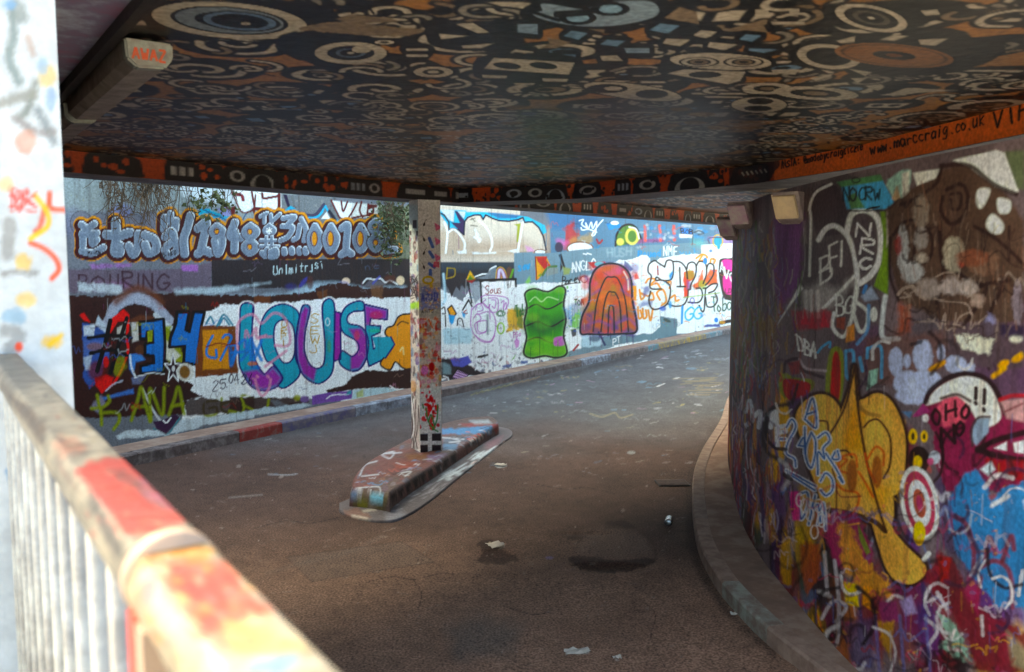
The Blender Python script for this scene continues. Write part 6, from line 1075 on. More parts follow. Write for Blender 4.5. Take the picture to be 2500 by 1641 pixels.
def rightface(s):
    r2 = random.Random(2); s.poly(T('1015,480 1090,480 1090,690 1015,690'), (226, 224, 220), 1, 2)
    for y in (565, 600, 640): s.poly([(1060, y - 22), (1082, y - 10), (1064, y)], (166, 60, 110), .9, 2)
    for l in ('240,250 260,300', '242,330 262,362', '240,400 268,420', '246,440 246,470'): s.line(K4(l), 9, (46, 80, 150), .95, 2)
    s.poly(K4('265,388 300,386 300,425 262,420'), (160, 50, 80), .9, 2)
    for y, d in ((155, 1), (245, -1), (325, 1), (410, -1)): s.ell(*K4('%d,%d' % (208, y + 12))[0], 2.6, 5, BLK, 1, 1.2, .3 * d); s.line(K4('%d,%d %d,%d' % (208, y + 6, 208 + 14 * d, y - 18)), 1.6, BLK, 1, 1.2)
    s.ell(*K4('232,498')[0], 12, 8, (206, 150, 50), 1, 2, ring=6); s.poly(K4('240,520 260,520 260,590 245,570'), (206, 150, 60), .9, 3)
    s.poly(K4('190,545 300,545 300,670 185,670'), (96, 106, 160), .7, 5, 6, 8); s.text('ACID', *K4('195,620')[0], *K4('295,620')[0], 17, 3.4, (60, 66, 140), .9, 2); s.specks((1022, 700, 1078, 760), 60, [(206, 150, 60), (70, 76, 150), (206, 200, 190)], 1, 4, .8)
    s.text('ANTS', *K4('195,695')[0], *K4('270,690')[0], 8, 1.5, (40, 30, 40), .9, 1); s.poly(K4('180,720 305,720 305,1150 180,1150'), (170, 160, 154), 1, 4, 4)
    s.text('TEXT', *K4('175,790')[0], *K4('300,785')[0], 22, 4, (206, 90, 50), .9, 1.5)
    for _ in range(150): s.ell(r2.uniform(1018, 1080), r2.uniform(775, 970), r2.uniform(2, 8), r2.uniform(2, 9), r2.choice([(150, 28, 30), (170, 40, 40), (196, 100, 80), (120, 110, 104), (160, 150, 146), (190, 130, 150), (150, 140, 136), (206, 140, 90), (200, 196, 190)]), .8, 2, rag=2, rs=4)
    s.ell(*K4('212,1035')[0], 9, 11, (190, 100, 160), .9, 3); s.ell(*K4('255,1015')[0], 7, 12, (140, 20, 30), 1, 3)
    s.poly(K4('185,1150 310,1130 310,1420 185,1420'), (176, 184, 206), 1, 3)
    for _ in range(46): s.ell(r2.gauss(1052, 8), r2.uniform(955, 1050), r2.uniform(2, 6), r2.uniform(2, 7), r2.choice([(150, 26, 26), (160, 30, 30), (176, 40, 36)]), .95, 1.6, rag=1.5, rs=4)
    for l in ('220,1260 230,1330 260,1380 290,1400', '235,1340 250,1300 270,1360', '290,1240 285,1330 260,1390', '200,1240 205,1260'): s.line(K4(l), 4, (60, 110, 60), .95, 1.5)
    s.poly(K4('180,1415 310,1410 310,1530 180,1530'), (40, 34, 38), 1, 2); s.line(K4('243,1405 243,1520'), 8, (226, 230, 230), 1, 3, sm=False); s.line(K4('185,1468 305,1468'), 8, (226, 230, 230), 1, 3, sm=False)
def leftface(s):
    r2 = random.Random(4); s.poly(T('985,500 1030,500 1030,700 985,700'), (140, 150, 150), .8, 6)
    for l in ('140,140 165,140 165,190 140,190', '122,205 133,205 133,230 122,230', '160,205 172,205 172,235 160,235'): s.poly(K4(l), (52, 44, 46), 1, 1.5)
    for _ in range(170): s.ell(r2.uniform(992, 1026), r2.uniform(580, 960), r2.uniform(1.5, 5), r2.uniform(3, 12), r2.choice([(96, 40, 40), (60, 50, 54), (150, 150, 150), (110, 100, 100), (120, 60, 70), (90, 110, 130), (160, 150, 140), (84, 70, 110)]), .75, 2, rag=2, rs=4)
    for _ in range(26): s.line([(r2.uniform(994, 1024), r2.uniform(670, 735)), (r2.uniform(994, 1024), r2.uniform(670, 735))], 2.2, (34, 28, 34), .85, 1.2)
    s.poly(K4('115,640 180,620 190,665 120,670'), (120, 160, 50), .8, 6, 4); s.ell(*K4('140,1130')[0], 10, 14, (160, 120, 70), .7, 5)
    for _ in range(22): 
        x = r2.uniform(996, 1022); s.line([(x, r2.uniform(960, 1000)), (x + r2.gauss(0, 6), 1050), (x + r2.gauss(0, 6), 1095)], 2.6, r2.choice([(206, 206, 200), (60, 46, 46), (160, 150, 146)]), .8, 1.5)
face(Np, Rp, rightface, 'front_face'); face(Lp, Np, leftface, 'side_face')

# ---------------------------------------------------------------- traffic island
le = smooth([(-1.30, 6.66), (-1.345, 7.0), (-1.33, 7.48), (-1.19, 8.1), (-1.02, 8.7), (-.80, 9.3), (-.52, 9.66), (-.30, 9.74)], 8); re_ = smooth([(-.955, 6.50), (-.86, 6.85), (-.73, 7.3), (-.55, 7.95), (-.37, 8.6), (-.22, 9.1), (-.15, 9.36), (-.22, 9.68)], 8)
nl = len(le); rows = 150; q = np.linspace(0, nl - 1, rows); Lx = np.stack([np.interp(q, range(nl), le[:, k]) for k in (0, 1)], 1); Rx = np.stack([np.interp(q, range(nl), re_[:, k]) for k in (0, 1)], 1)
prof = [(-.02, -.02), (-.012, .07), (-.004, .13), (.012, .158), (.045, .172)] + [(k, .174) for k in np.linspace(.07, .93, 56)] + [(.955, .170), (.98, .156), (.996, .13), (1.004, .09), (1.008, .05), (1.012, -.02)]
P = np.array([[[*(Lx[i] + (Rx[i] - Lx[i]) * u), z + (vnoise(np.array([i * .2]), np.array([j * .3]), 3)[0] - .5) * .006] for j, (u, z) in enumerate(prof)] for i in range(rows)])
def cap_end(P, i, d):
    E_ = P[i].copy(); E_[:, :2] += np.array(d); E_[:, 2] = -.03; return E_
cen = (P[0, 0] + P[0, -1]) / 2
nose = [P[0] * 1.0]
row1 = P[0].copy(); row1[:, 1] -= .055; row1[:, 2] = np.minimum(row1[:, 2], .13); row2 = row1.copy(); row2[:, 1] -= .02; row2[:, 2] = np.minimum(row2[:, 2], .06); row3 = row2.copy(); row3[:, 2] = -.03
end1 = P[-1].copy(); end1[:, 1] += .05; end1[:, 2] = np.minimum(end1[:, 2], .1); end2 = end1.copy(); end2[:, 2] = -.03
P = np.concatenate([[row3, row2, row1], P, [end1, end2]])
isl = Surf(P, (92, 76, 72), w=(P[..., 0].ravel(), P[..., 1].ravel())); s = isl; s.mottle(.25, .35, 5, (120, 64, 60)); rr = random.Random(8)
I8 = lambda t: T(t, 800, 960, 4.338)
s.specks((860, 1020, 1220, 1200), 170, [(120, 60, 70), (150, 150, 160), (104, 84, 110), (70, 56, 56), (150, 100, 70), (96, 110, 130)], 2, 9, .55, -.3)
s.poly(I8('1200,380 1500,360 1760,330 1720,420 1400,440 1200,430'), (60, 130, 180), .8, 5, 5, 10); s.poly(I8('1200,460 1600,440 1500,520 1220,560'), (60, 90, 110), .7, 8, 6); s.poly(I8('1380,320 1600,310 1740,330 1500,360'), (130, 56, 56), .8, 5, 4); s.poly(I8('1220,540 1380,540 1360,600 1220,600'), (90, 140, 180), .8, 5)
for i in range(4): s.line(I8('%d,%d %d,%d' % (1500 + i * 36, 490 - i * 15, 1530 + i * 36, 505 - i * 15)), 6, (226, 214, 200), 1, 2); s.line(I8('%d,%d %d,%d' % (1485 + i * 36, 480 - i * 15, 1512 + i * 36, 495 - i * 15)), 4, (170, 40, 40), .9, 2)
s.poly(I8('1730,330 1830,320 1830,380 1780,420'), (130, 40, 36), .9, 3); s.poly(I8('1500,290 1700,280 1740,320 1560,330'), (150, 166, 172), .7, 6)
for l in ('560,650 700,620 660,690 580,660', '600,640 780,630', '340,870 400,760 520,720', '740,850 880,830 820,880', '360,880 540,860', '260,1010 520,990 560,1030', '1200,470 1320,480 1400,510 1290,520', '1330,470 1440,490'): s.line(I8(l), 3.5, (176, 186, 196), .75, 2)
s.poly(I8('820,650 1060,640 1040,700 860,710'), (120, 84, 50), .7, 8); s.poly(I8('1060,660 1260,640 1180,700 1060,720'), (110, 96, 140), .6, 8); s.poly(I8('700,740 960,720 900,800 720,800'), (140, 64, 40), .5, 10)
for i in range(9):
    f = i / 8; x, y = 660 + f * 640, 1075 - f * 400
    s.poly(I8('%f,%f %f,%f %f,%f %f,%f' % (x, y, x + 60, y - 38, x + 50, y + 62, x + 20, y + 80)), (30, 24, 26), .9, 3, 2)
s.line(I8('640,1070 1320,650 1640,470'), 3, (34, 28, 30), .7, 2)
s.poly(I8('230,1050 340,1060 420,1090 600,1070 640,1060 620,1210 480,1240 340,1230 250,1150'), (92, 84, 50), .9, 4, 3); s.line(I8('390,1130 470,1110 570,1110'), 8, (110, 180, 206), 1, 3); s.ell(*I8('270,1100')[0], 12, 9, (100, 130, 170), .9, 4); s.ell(*I8('500,1170')[0], 22, 7, (130, 116, 110), .9, 4); s.ell(*I8('370,1180')[0], 12, 12, (120, 120, 30), .8, 5)
for _ in range(60):
    x, y = rr.uniform(300, 1700), 0; y = 1010 - (x - 300) * .46 + rr.uniform(-60, 90); z_ = rr.uniform(12, 60)
    s.line(I8(' '.join('%f,%f' % (x + z_ * q, y + rr.uniform(-.35, .35) * z_) for q in (-1, -.4, .1, .6, 1))), rr.uniform(1.4, 3), rr.choice([(190, 198, 206), (150, 156, 170), (60, 40, 40), (170, 90, 80), (90, 130, 170), (40, 30, 32)]), rr.uniform(.35, .8), 1.4)
for f in np.linspace(.06, .94, 9):
    x0, y0 = 650 + f * 1140, 1075 - f * 660; s.line(I8('%f,%f %f,%f' % (x0, y0, x0 + 14, y0 + 110 - f * 50)), 1.8, (30, 24, 24), .8, 1.2, sm=False)
it = thing('traffic_island', 'low painted kerbed island at the foot of the post', 'traffic island', (-.8, 8.0, 0)); under(surf_obj('kerbed_top', isl, M_WALL, it), it)
# mortar apron on its right side
ao = smooth([(-1.42, 6.74), (-1.36, 6.50), (-1.2, 6.34), (-1.0, 6.26), (-.86, 6.34), (-.70, 6.75), (-.52, 7.45), (-.30, 8.3), (-.10, 9.05), (.005, 9.42), (-.03, 9.75), (-.2, 9.95)], 8); ai = smooth([(-1.28, 6.80), (-1.22, 6.75), (-1.15, 6.7), (-1.05, 6.66), (-1.0, 6.65), (-.89, 6.9), (-.72, 7.5), (-.48, 8.35), (-.27, 9.05), (-.20, 9.4), (-.25, 9.6), (-.3, 9.7)], 8)
na = len(ao); P = np.array([[[*(ai[i] + (ao[i] - ai[i]) * u), .055 * (1 - u) ** 1.3 + .016 if u < .999 else -.004] for u in (*np.linspace(0, .985, 22), 1.0)] for i in range(na)])
ap = Surf(np.repeat(P, 1, 0), (90, 84, 86), w=(P[..., 0].ravel(), P[..., 1].ravel())); s = ap; s.mottle(.2, .35, 9)
for i in range(26): f = i / 25; x, y = 1150 + f * 560 + rr.gauss(0, 12), 925 - f * 330 + rr.gauss(0, 14); s.line(I8('%f,%f %f,%f %f,%f' % (x, y, x + rr.uniform(20, 90), y - rr.uniform(-20, 50), x + rr.uniform(40, 130), y + rr.uniform(-60, 30))), 3, (186, 200, 206), .8, 2)
for bx, by in ((1540, 740), (1780, 580)):
    for i in range(4): s.line(I8('%d,%d %d,%d' % (bx + i * 34, by - i * 18, bx + 40 + i * 34, by + 30 - i * 18)), 4, (226, 206, 196), .9, 2)
s.poly(I8('180,1250 300,1210 460,1310 300,1370 180,1300'), (130, 90, 70), .6, 8, 6); s.line(I8('260,1300 320,1310 420,1330'), 7, (176, 166, 150), .8, 4); s.line(I8('380,1250 500,1230'), 6, (170, 164, 150), .8, 4); s.poly(I8('600,1270 760,1240 840,1280 760,1360 620,1360'), (136, 138, 150), .6, 12); s.poly(I8('1640,520 1860,450 1800,540 1700,600'), (140, 90, 100), .5, 10)
for _ in range(60): x = rr.uniform(640, 1200); y = 1190 - (x - 640) * .42 + rr.uniform(-40, 90); s.line(I8('%f,%f %f,%f' % (x, y, x + 60, y - 20)), 2, rr.choice([(150, 150, 156), (84, 76, 80)]), .6, 2)
under(surf_obj('mortar_apron', ap, M_WALL, it), it)
# ---------------------------------------------------------------- raised walkway, parapet, railing and abutment on the left
RD = np.array([-.573, .8195]); RD /= np.linalg.norm(RD); RN = np.array([RD[1], -RD[0]]); RN = RN if RN @ np.array([1, 1]) > 0 else -RN   # RN: out over the road
r0 = np.array([-.140, .430])
zR = 1.78
wk = prism('walkway', [tuple(r0 - RD * .7 + RN * .16), tuple(r0 + RD * 2.2 + RN * .16), tuple(r0 + RD * 2.2 - RN * 4), tuple(r0 - RD * .7 - RN * 4)], 0, 0.74, solid_mat('pale_paving', (150, 146, 138), (172, 168, 160), 3, .85, .3)); tag(wk, kind='structure')
M_PAR = paint_mat('painted_parapet', .6, .08, 40, .3, 30)
def flat_face(p0, p1, z0, z1, nu, nz, base):
    u = np.linspace(0, 1, nu); zs = np.linspace(z0, z1, nz); XY = p0 + (p1 - p0) * u[:, None]; L = np.linalg.norm(p1 - p0)
    P = np.stack([np.repeat(XY[None, :, 0], nz, 0), np.repeat(XY[None, :, 1], nz, 0), np.repeat(zs[:, None], nu, 1)], -1)
    return Surf(P, base, w=(np.repeat(u[None] * L, nz, 0).ravel(), np.repeat(zs[:, None], nu, 1).ravel()))
pa = thing('parapet', 'low pale painted parapet behind the railing bars', 'wall', (*(r0 + RD * .5 + RN * .1), .74))
pf = flat_face(r0 - RD * .55 + RN * .045, r0 + RD * 1.55 + RN * .045, .74, 1.545, 200, 90, (206, 206, 202)); s = pf; s.mode = 'w'; rr = random.Random(14)
for _ in range(46): s.ell(rr.uniform(0, 215), rr.uniform(74, 152), rr.uniform(2, 9), rr.uniform(3, 12), rr.choice([(150, 154, 160), (176, 178, 178), (226, 226, 222), (120, 124, 128), (150, 170, 190)]), .8, 2, rag=3, rs=5)
for _ in range(14): x = rr.uniform(0, 215); s.line([(x, rr.uniform(120, 152)), (x + rr.gauss(0, 5), rr.uniform(80, 120))], rr.uniform(1.5, 4), rr.choice([(90, 130, 170), (120, 110, 110), (60, 60, 70), (150, 96, 60)]), .8, 1.5)
pf.fin = (1.2, 1.0, (.55, .55, .55)); under(surf_obj('painted_face', pf, M_PAR, pa), pa)
under(prism('parapet_body', [tuple(r0 - RD * .55 + RN * .05), tuple(r0 + RD * 1.55 + RN * .05), tuple(r0 + RD * 1.55 + RN * .15), tuple(r0 - RD * .55 + RN * .15)], .735, 1.545, M_CONC, pa), pa)
# railing
rl = thing('railing', 'paint smeared tubular handrail with thin bars running across the lower left', 'railing', (*(r0 + RD * .3), .74))
def rail_surf(a, e, rad, paintf, name):
    nu, nv = int((e - a) / .0035), 72; u = np.linspace(a, e, nu); th = np.linspace(0, 2 * math.pi, nv); c0 = r0[None] + RD[None] * u[:, None]
    P = np.zeros((nu, nv, 3)); wob = 1 + (fnoise(u * 9, u * 0, 3, 2) - .5)[:, None] * .05
    P[..., :2] = c0[:, None, :] + RN[None, None] * (np.cos(th)[None, :, None] * rad * wob[..., None]); P[..., 2] = zR + np.clip(np.sin(th), -1, .72)[None] * rad * wob
    s = Surf(P, (196, 190, 178), w=(np.repeat(u[:, None], nv, 1).ravel(), np.repeat(th[None] * rad, nu, 0).ravel())); paintf(s); s.specks((0, 860, 900, 1641), 260, [(70, 60, 58), (120, 110, 104), (226, 216, 196), (150, 60, 40), (90, 84, 90)], 2, 9, .6, .75); s.c *= np.clip(.45 + 1.1 * fnoise(s.w[0] * 60, s.w[1] * 60, 4, 4), .25, 1.3)[:, None]; s.fin = (1.45, 1.15, (.24, .23, .22)); return under(surf_obj(name, s, M_RAIL, rl), rl)
H1 = lambda t: T(t, 0, 820, 3.254); H2 = lambda t: T(t, 0, 1200, 2.767)
def paint_far(s):
    s.mottle(.04, .25, 3, (150, 146, 140)); rr = random.Random(1)
    s.poly(H1('0,180 250,190 330,330 200,420 0,420'), (150, 146, 142), .6, 20, 10); s.poly(H1('20,380 120,480 300,620 380,740 340,860 200,680 60,500'), (84, 62, 44), .9, 14, 10, 20); s.poly(H1('420,860 480,800 600,820 700,900 620,940 500,960'), (206, 130, 104), .5, 16, 10)
    for _ in range(40): s.ell(rr.uniform(110, 290), rr.uniform(970, 1130), rr.uniform(4, 14), rr.uniform(3, 8), rr.choice([(110, 112, 116), (140, 140, 136), (90, 90, 96), (206, 196, 176)]), .5, 8, rag=4)
    s.poly(H1('600,1080 800,960 1000,980 1150,1100 1260,1180 1420,1400 1480,1480 1200,1562 900,1562 880,1400 700,1250'), (204, 80, 64), .95, 14, 14, 24); s.poly(H1('870,1040 980,1080 1100,1140 1160,1280 1060,1200 900,1100'), (90, 40, 44), .7, 14, 8); s.poly(H1('1100,1120 1250,1150 1400,1380 1280,1360 1150,1280'), (180, 140, 170), .6, 18)
    for _ in range(44): s.ell(rr.uniform(210, 440), rr.uniform(1150, 1310), rr.uniform(5, 18), rr.uniform(4, 10), rr.choice([(170, 44, 40), (206, 110, 90), (196, 90, 70), (120, 96, 100), (206, 160, 140)]), .5, 8, .7, rag=5)
    s.poly(H1('420,880 470,1000 560,1130 640,1250 560,1180 480,1080'), (110, 70, 66), .6, 12); s.poly(H2('620,0 760,240 840,420 780,440 680,260 600,80'), (80, 76, 78), .9, 14, 8)
def paint_near(s):
    s.mottle(.05, .2, 5, (226, 206, 176)); rr = random.Random(6)
    s.poly(H2('1020,360 1100,310 1260,310 1440,410 1380,460 1200,450 1060,420'), (224, 170, 60), 1, 16, 10, 20); s.poly(H2('900,480 1000,380 1120,440 1000,520'), (216, 150, 90), .7, 18)
    s.poly(H2('1130,480 1250,450 1500,470 1640,620 1820,820 1560,900 1480,980 1380,960 1300,760 1180,640'), (206, 84, 36), .95, 16, 16, 26); s.poly(H2('1000,620 1200,560 1500,800 1750,980 1600,1100 1300,900 1080,760'), (196, 80, 40), .6, 24, 20, 26); s.poly(H2('1240,900 1420,880 1440,960 1380,1020 1260,960'), (206, 96, 50), .9, 14)
    for _ in range(80): s.ell(*H2('%f,%f' % (rr.uniform(1000, 1900), rr.uniform(460, 1100)))[0], rr.uniform(6, 22), rr.uniform(5, 12), rr.choice([(214, 110, 50), (190, 70, 40), (226, 200, 150), (224, 180, 110), (150, 140, 150), (206, 196, 190), (120, 110, 120)]), .5, 9, .8, rag=6)
    s.poly(H2('960,560 1060,580 1160,760 1280,1000 1200,1060 1040,820 960,720'), (176, 176, 186), .8, 20); s.poly(H2('1500,900 1700,860 2000,1000 2100,1100 1800,1100 1560,1080'), (226, 206, 160), .9, 20, 12); s.poly(H2('1600,1220 1760,1120 2000,1080 2060,1140 1900,1240'), (140, 176, 206), .8, 20, 10); s.line(H2('1690,960 1700,1080 1740,1100'), 6, (110, 100, 96), .7, 6); s.line(H2('1500,930 1690,950'), 5, (150, 110, 90), .7, 6)
ucol = None
for u in np.linspace(.0, 1.2, 1200):
    x_, y_ = proj(np.array([*(r0 + RD * u), zR + .035]))
    if y_ < 1290: ucol = u; break
rail_surf(ucol + .003, 1.72, .0315, paint_far, 'top_rail'); rail_surf(-.6, ucol - .003, .0315, paint_near, 'top_rail')
M_WP = solid_mat('white_gloss', (150, 124, 104), (130, 112, 98), 20, .4, .15); M_RP = solid_mat('red_gloss', (176, 60, 46), (160, 52, 42), 20, .45, .15); M_GB = solid_mat('baluster_paint', (160, 158, 152), (120, 116, 112), 14, .5, .2)
p = r0 + RD * ucol; under(tube_mesh('collar', [(*(p - RD * .008), zR), (*(p + RD * .008), zR)], .0328, M_WP, rl, seg=48), rl)
pp = p - RD * .010 - RN * .014
for nm, o_, mt in (('rail_post', 0.0, M_RP), ('rail_post_plate', .026, M_WP)):
    a = pp - RD * (o_ + .02); under(prism(nm, [tuple(a - RN * .018), tuple(a + RD * .020 - RN * .018), tuple(a + RD * .020 + RN * .018), tuple(a + -RD * 0 + RN * .018)], .74, zR - .012, mt, rl), rl)
u = -.45
while u < 1.6:
    if abs(u - ucol) > .05:
        q = r0 + RD * u; under(tube_mesh('baluster', [(*q, .74), (*q, zR - .028)], .009, M_GB, rl, seg=10), rl)
    u += .12
# abutment; its unseen width, height and depth enlarged to keep sun off the rail
M_COL = paint_mat('painted_abutment', .6, .06, 30, .3, 25)
Yc = 1.80
def solve_edge(Y, tx, ty):
    lo, hi = -2.0, 0.
    for _ in range(50):
        m = (lo + hi) / 2; x_, y_ = proj(np.array([m, Y, 2 - (ty - HZ) / F * Y]))
        lo, hi = (m, hi) if x_ < tx else (lo, m)
    return m
Xc = solve_edge(Yc, 156, 470); ec = np.array([Xc, Yc]); fd = np.array([-.95, -.30]); fd /= np.linalg.norm(fd)
ab = thing('abutment', 'bright white painted concrete abutment filling the left edge', 'wall', (*ec, 0))
cf = flat_face(ec + fd * 2.0, ec, .7, 3.3, 520, 480, (206, 210, 214)); s = cf; rr = random.Random(31)
s.mottle(.25, .16, 4)
G3 = lambda t: T(t, 0, 0, 1.735)
for l, wd, cc in (('50,60 60,140 40,240 80,350', 22, (130, 140, 140)), ('60,20 90,70', 36, (140, 146, 146)), ('150,350 120,460 80,500', 20, (130, 134, 130)), ('0,440 60,420 140,400', 26, (150, 150, 146)), ('160,470 190,520 230,600', 24, (130, 136, 140)), ('120,160 140,230', 16, (180, 166, 160)), ('60,500 160,560 230,560', 18, (150, 146, 146)), ('20,520 50,640 120,700', 18, (226, 230, 232)), ('40,950 30,1080', 34, (150, 150, 150)), ('10,1160 80,1150 150,1160', 14, (140, 140, 140)), ('20,1400 80,1420 40,1480', 34, (150, 152, 154))): s.line(G3(l), wd, cc, .8, 14, rag=6)
for cx, cy, rx, ry, cc in ((200, 320, 22, 30, (206, 186, 140)), (40, 20, 18, 14, (130, 160, 190)), (110, 600, 26, 30, (196, 160, 146)), (100, 1110, 20, 20, (214, 186, 120)), (60, 1340, 30, 20, (150, 176, 196)), (110, 1270, 26, 18, (220, 196, 140)), (220, 1450, 26, 16, (224, 190, 110)), (25, 780, 20, 20, (214, 196, 160)), (215, 420, 12, 30, (150, 170, 196)), (180, 280, 14, 20, (160, 180, 200))): s.ell(*G3('%d,%d' % (cx, cy))[0], rx, ry, cc, .7, 12, rag=6)
s.line(G3('130,1030 180,1050 230,1090 250,1140 220,1180'), 13, (206, 96, 70), .9, 8); s.line(G3('210,820 215,880 280,890'), 14, (200, 96, 72), .9, 8); s.line(G3('190,880 170,960 150,980'), 14, (196, 100, 80), .8, 8); s.line(G3('150,830 200,900 200,960 130,1010'), 13, (226, 190, 110), .9, 8)
for _ in range(20): s.line([(rr.uniform(20, 90), rr.uniform(455, 520)), (rr.uniform(20, 90), rr.uniform(455, 520))], 5, (196, 96, 90), .6, 5)
s.ell(*G3('80,1470')[0], 10, 12, (206, 90, 66), .9, 6); s.line(G3('210,1460 260,1420'), 12, (226, 196, 110), .8, 8)
for x0, y0 in ((20, 1180), (30, 1250)): s.line([(x0, y0 - 30), (x0 + 10, y0), (x0 + 25, y0 + 40)], 14, (90, 140, 180), .8, 8)
cf.fin = (1.5, 1.15, (.62, .62, .62)); under(surf_obj('painted_face', cf, M_COL, ab), ab)
far = ec * 3.1; 
under(prism('abutment_body', [tuple(ec + fd * 2.0 + np.array([0, .012])), tuple(ec + np.array([-.006, .012])), tuple(far + np.array([-.03, 0])), tuple(far + np.array([-1.2, -.4])), tuple(ec + fd * 2.0 + np.array([-.4, .3]))], 0, 3.3, M_CONC, ab), ab)

# ---------------------------------------------------------------- hanging creepers
M_TW = solid_mat('twig_bark', (70, 56, 44), (96, 80, 60), 30, .9, .2); M_LF = solid_mat('creeper_leaf', (58, 66, 34), (84, 92, 50), 9, .7, .1, c3=(70, 78, 40)); M_LF2 = solid_mat('ivy_leaf', (56, 66, 42), (96, 104, 70), 7, .7, .1, c3=(72, 84, 52))
def wp(x, y, off):
    r_ = FW + np.array([(x - 1250) / F, 0, 0]) - UP * (y - 820.5) / F
    t = ((W0 + WN * off - CAM[:2]) @ WN) / (r_[:2] @ WN); return CAM + t * r_
def creeper(name, label, xs, ytop, ylo, nstem, leafbox, nleaf, leafsize, lm, seed, group=None):
    rr = random.Random(seed); base = wp(sum(xs) / 2, ytop, .1); t = thing(name, label, 'creeper', tuple(base), group)
    Vt, Ft = [], []
    def twig(pts, r_):
        seg = 4; i0 = len(Vt); n = len(pts)
        for i, p_ in enumerate(pts):
            for k in range(seg):
                a = k * math.pi / 2; rad = r_ * (1 - .7 * i / n); Vt.append((p_[0] + rad * math.cos(a), p_[1] + rad * .6 * math.cos(a + 1), p_[2] + rad * math.sin(a)))
        for i in range(n - 1):
            for k in range(seg): Ft.append([i0 + i * seg + k, i0 + i * seg + (k + 1) % seg, i0 + (i + 1) * seg + (k + 1) % seg, i0 + (i + 1) * seg + k])
    ends = []
    for _ in range(nstem):
        x = rr.uniform(*xs); y = ytop; off = rr.uniform(.05, .3); pts = []; yl = rr.uniform(ytop + (ylo - ytop) * .3, ylo); m = 9
        drift = rr.gauss(0, 16)
        for k in range(m):
            f = k / (m - 1); pts.append(wp(x + drift * f + rr.gauss(0, 4), y + (yl - y) * f, off)); ends.append((x + drift * f, y + (yl - y) * f, off))
        twig(pts, rr.uniform(.004, .010))
        for _ in range(rr.randint(2, 6)):
            k = rr.randint(1, m - 2); p0_ = pts[k]; d = np.array([rr.gauss(0, .10), rr.gauss(0, .06), -abs(rr.gauss(.1, .12))])
            twig([p0_ + d * f + np.array([rr.gauss(0, .012), 0, rr.gauss(0, .012)]) for f in (0, .35, .7, 1, 1.4)], .004)
    under(pymesh('twigs', Vt, Ft, M_TW, t), t)
    V, Fc = [], []
    for _ in range(nleaf):
        if leafbox: x, y, off = rr.gauss(leafbox[0], leafbox[2]), rr.gauss(leafbox[1], leafbox[3]), rr.uniform(.05, .32)
        else:
            x, y, off = rr.choice(ends); x += rr.gauss(0, 7); y += rr.gauss(0, 6)
        p_ = wp(x, y, max(.03, off)); sz = leafsize * rr.uniform(.5, 1.3); a = Vector((rr.gauss(0, 1), rr.gauss(0, 1), rr.gauss(-.4, .6))).normalized(); q_ = a.cross(Vector((rr.gauss(0, 1), rr.gauss(0, 1), rr.gauss(0, 1)))).normalized(); nrm = a.cross(q_) * sz * .25; i0 = len(V); P0 = Vector(p_)
        V += [P0, P0 + a * sz * .5 + q_ * sz * .4 + nrm, P0 + a * sz * 1.1, P0 + a * sz * .5 - q_ * sz * .4 + nrm]; Fc += [[i0, i0 + 1, i0 + 2], [i0, i0 + 2, i0 + 3]]
    o = under(pymesh('leaves', V, Fc, lm, t), t); o['kind'] = 'stuff'
    return t
creeper('bare_creeper', 'bare brown creeper twigs hanging over the pale wall at upper left', (255, 455), 400, 560, 34, None, 260, .035, M_TW, 1)
creeper('leafy_creeper', 'dull green creeper sprays hanging beside the red outlined white letters', (380, 600), 410, 525, 16, (520, 490, 38, 22), 95, .065, M_LF, 2)
creeper('ivy_clump', 'dense green ivy clump on the wall just left of the post', (930, 1000), 460, 640, 10, (960, 548, 24, 42), 480, .065, M_LF2, 3)

# ---------------------------------------------------------------- litter, drain
M_CAN = solid_mat('aluminium', (190, 200, 206), (120, 126, 130), 40, .25, .2, metal=.9); M_PAP = solid_mat('paper', (206, 200, 190), (186, 180, 170), 20, .9, .2)
def ring_mesh(name, prof, seg, mat, parent, loc, rot, squash=None):
    V = []; Fc = []
    for x, r_ in prof:
        for k in range(seg):
            a = 2 * math.pi * k / seg; y, z = r_ * math.cos(a), r_ * math.sin(a)
            if squash: z *= squash(x)
            V.append((x, y, z))
    for i in range(len(prof) - 1):
        for k in range(seg): Fc.append([i * seg + k, i * seg + (k + 1) % seg, (i + 1) * seg + (k + 1) % seg, (i + 1) * seg + k])
    Fc += [list(range(seg))[::-1], list(range((len(prof) - 1) * seg, len(prof) * seg))]
    return pymesh(name, V, Fc, mat, parent, smoothsh=True)
cn = thing('drink_can', 'dented silver drink can lying against the kerb of the curved wall', 'can', (1.19, 6.22, .0)); cn.rotation_euler = (0, 0, math.radians(75))
ring_mesh('can_body', [(-.060, .022), (-.056, .028), (-.048, .032), (-.02, .031), (0, .028), (.02, .030), (.045, .032), (.056, .027), (.06, .024)], 20, M_CAN, cn, None, None, lambda x: .86).location = (0, 0, .03)
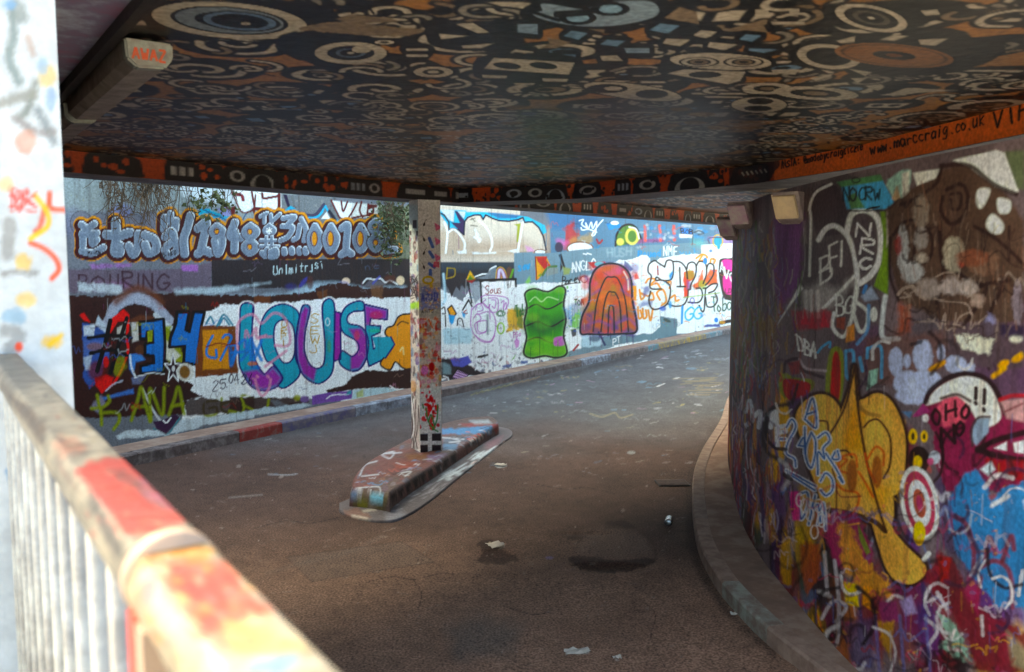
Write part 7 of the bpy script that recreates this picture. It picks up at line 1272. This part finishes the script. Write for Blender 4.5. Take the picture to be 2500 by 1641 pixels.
ring_mesh('lid', [(.0605, .0245), (.062, .0255), (.064, .0245), (.0635, .02)], 20, M_CAN, cn, None, None, lambda x: .86).location = (0, 0, .03)
def scrap(label, x, y, sx, sy, seed, name='paper_scrap'):
    rr = random.Random(seed); o_ = onz(x, y, 0); nx, ny = 6, 5; V = [((i / (nx - 1) - .5) * sx * (1 + rr.gauss(0, .08)), (j / (ny - 1) - .5) * sy * (1 + rr.gauss(0, .08)), .006 + abs(rr.gauss(0, .006))) for j in range(ny) for i in range(nx)]
    ob = pymesh(name, V, [[j * nx + i, j * nx + i + 1, (j + 1) * nx + i + 1, (j + 1) * nx + i] for j in range(ny - 1) for i in range(nx - 1)], M_PAP); ob.location = (o_[0], o_[1], .003); ob.rotation_euler = (0, 0, rr.uniform(-.6, .6)); tag(ob, label, 'litter', 'scraps of pale litter on the road')
scrap('crumpled pale paper scrap in the dark worn dip in the road', 1210, 1333, .11, .10, 1); scrap('flat white scrap on the road just right of the island', 1222, 1137, .11, .09, 2); scrap('twisted whitish scrap at the bottom of the picture', 1408, 1594, .13, .06, 3); scrap('small white crumb beside the right hand kerb', 1791, 1503, .035, .03, 4); scrap('small pale flake near the bottom edge', 1506, 1610, .04, .03, 5)
dg = thing('drain_grate', 'flat slotted drain grate in the road beside the right kerb', 'drain', (1.44, 7.40, .0)); dg.rotation_euler = (0, 0, .05)
pymesh('frame', [(x, y, z) for z in (-.02, .008) for x, y in ((-.14, -.10), (.14, -.10), (.14, .10), (-.14, .10))], [[0, 1, 2, 3], [4, 5, 6, 7], [0, 1, 5, 4], [1, 2, 6, 5], [2, 3, 7, 6], [3, 0, 4, 7]], M_DARK, dg)
M_GRT = solid_mat('worn_iron', (96, 78, 68), (76, 62, 56), 20, .7, .3)
for k in range(6):
    y = -.08 + k * .032; pymesh('bar', [(x, y + yy, z) for z in (.006, .014) for x, yy in ((-.13, -.009), (.13, -.009), (.13, .009), (-.13, .009))], [[0, 1, 2, 3], [4, 5, 6, 7], [0, 1, 5, 4], [1, 2, 6, 5], [2, 3, 7, 6], [3, 0, 4, 7]], M_GRT, dg)
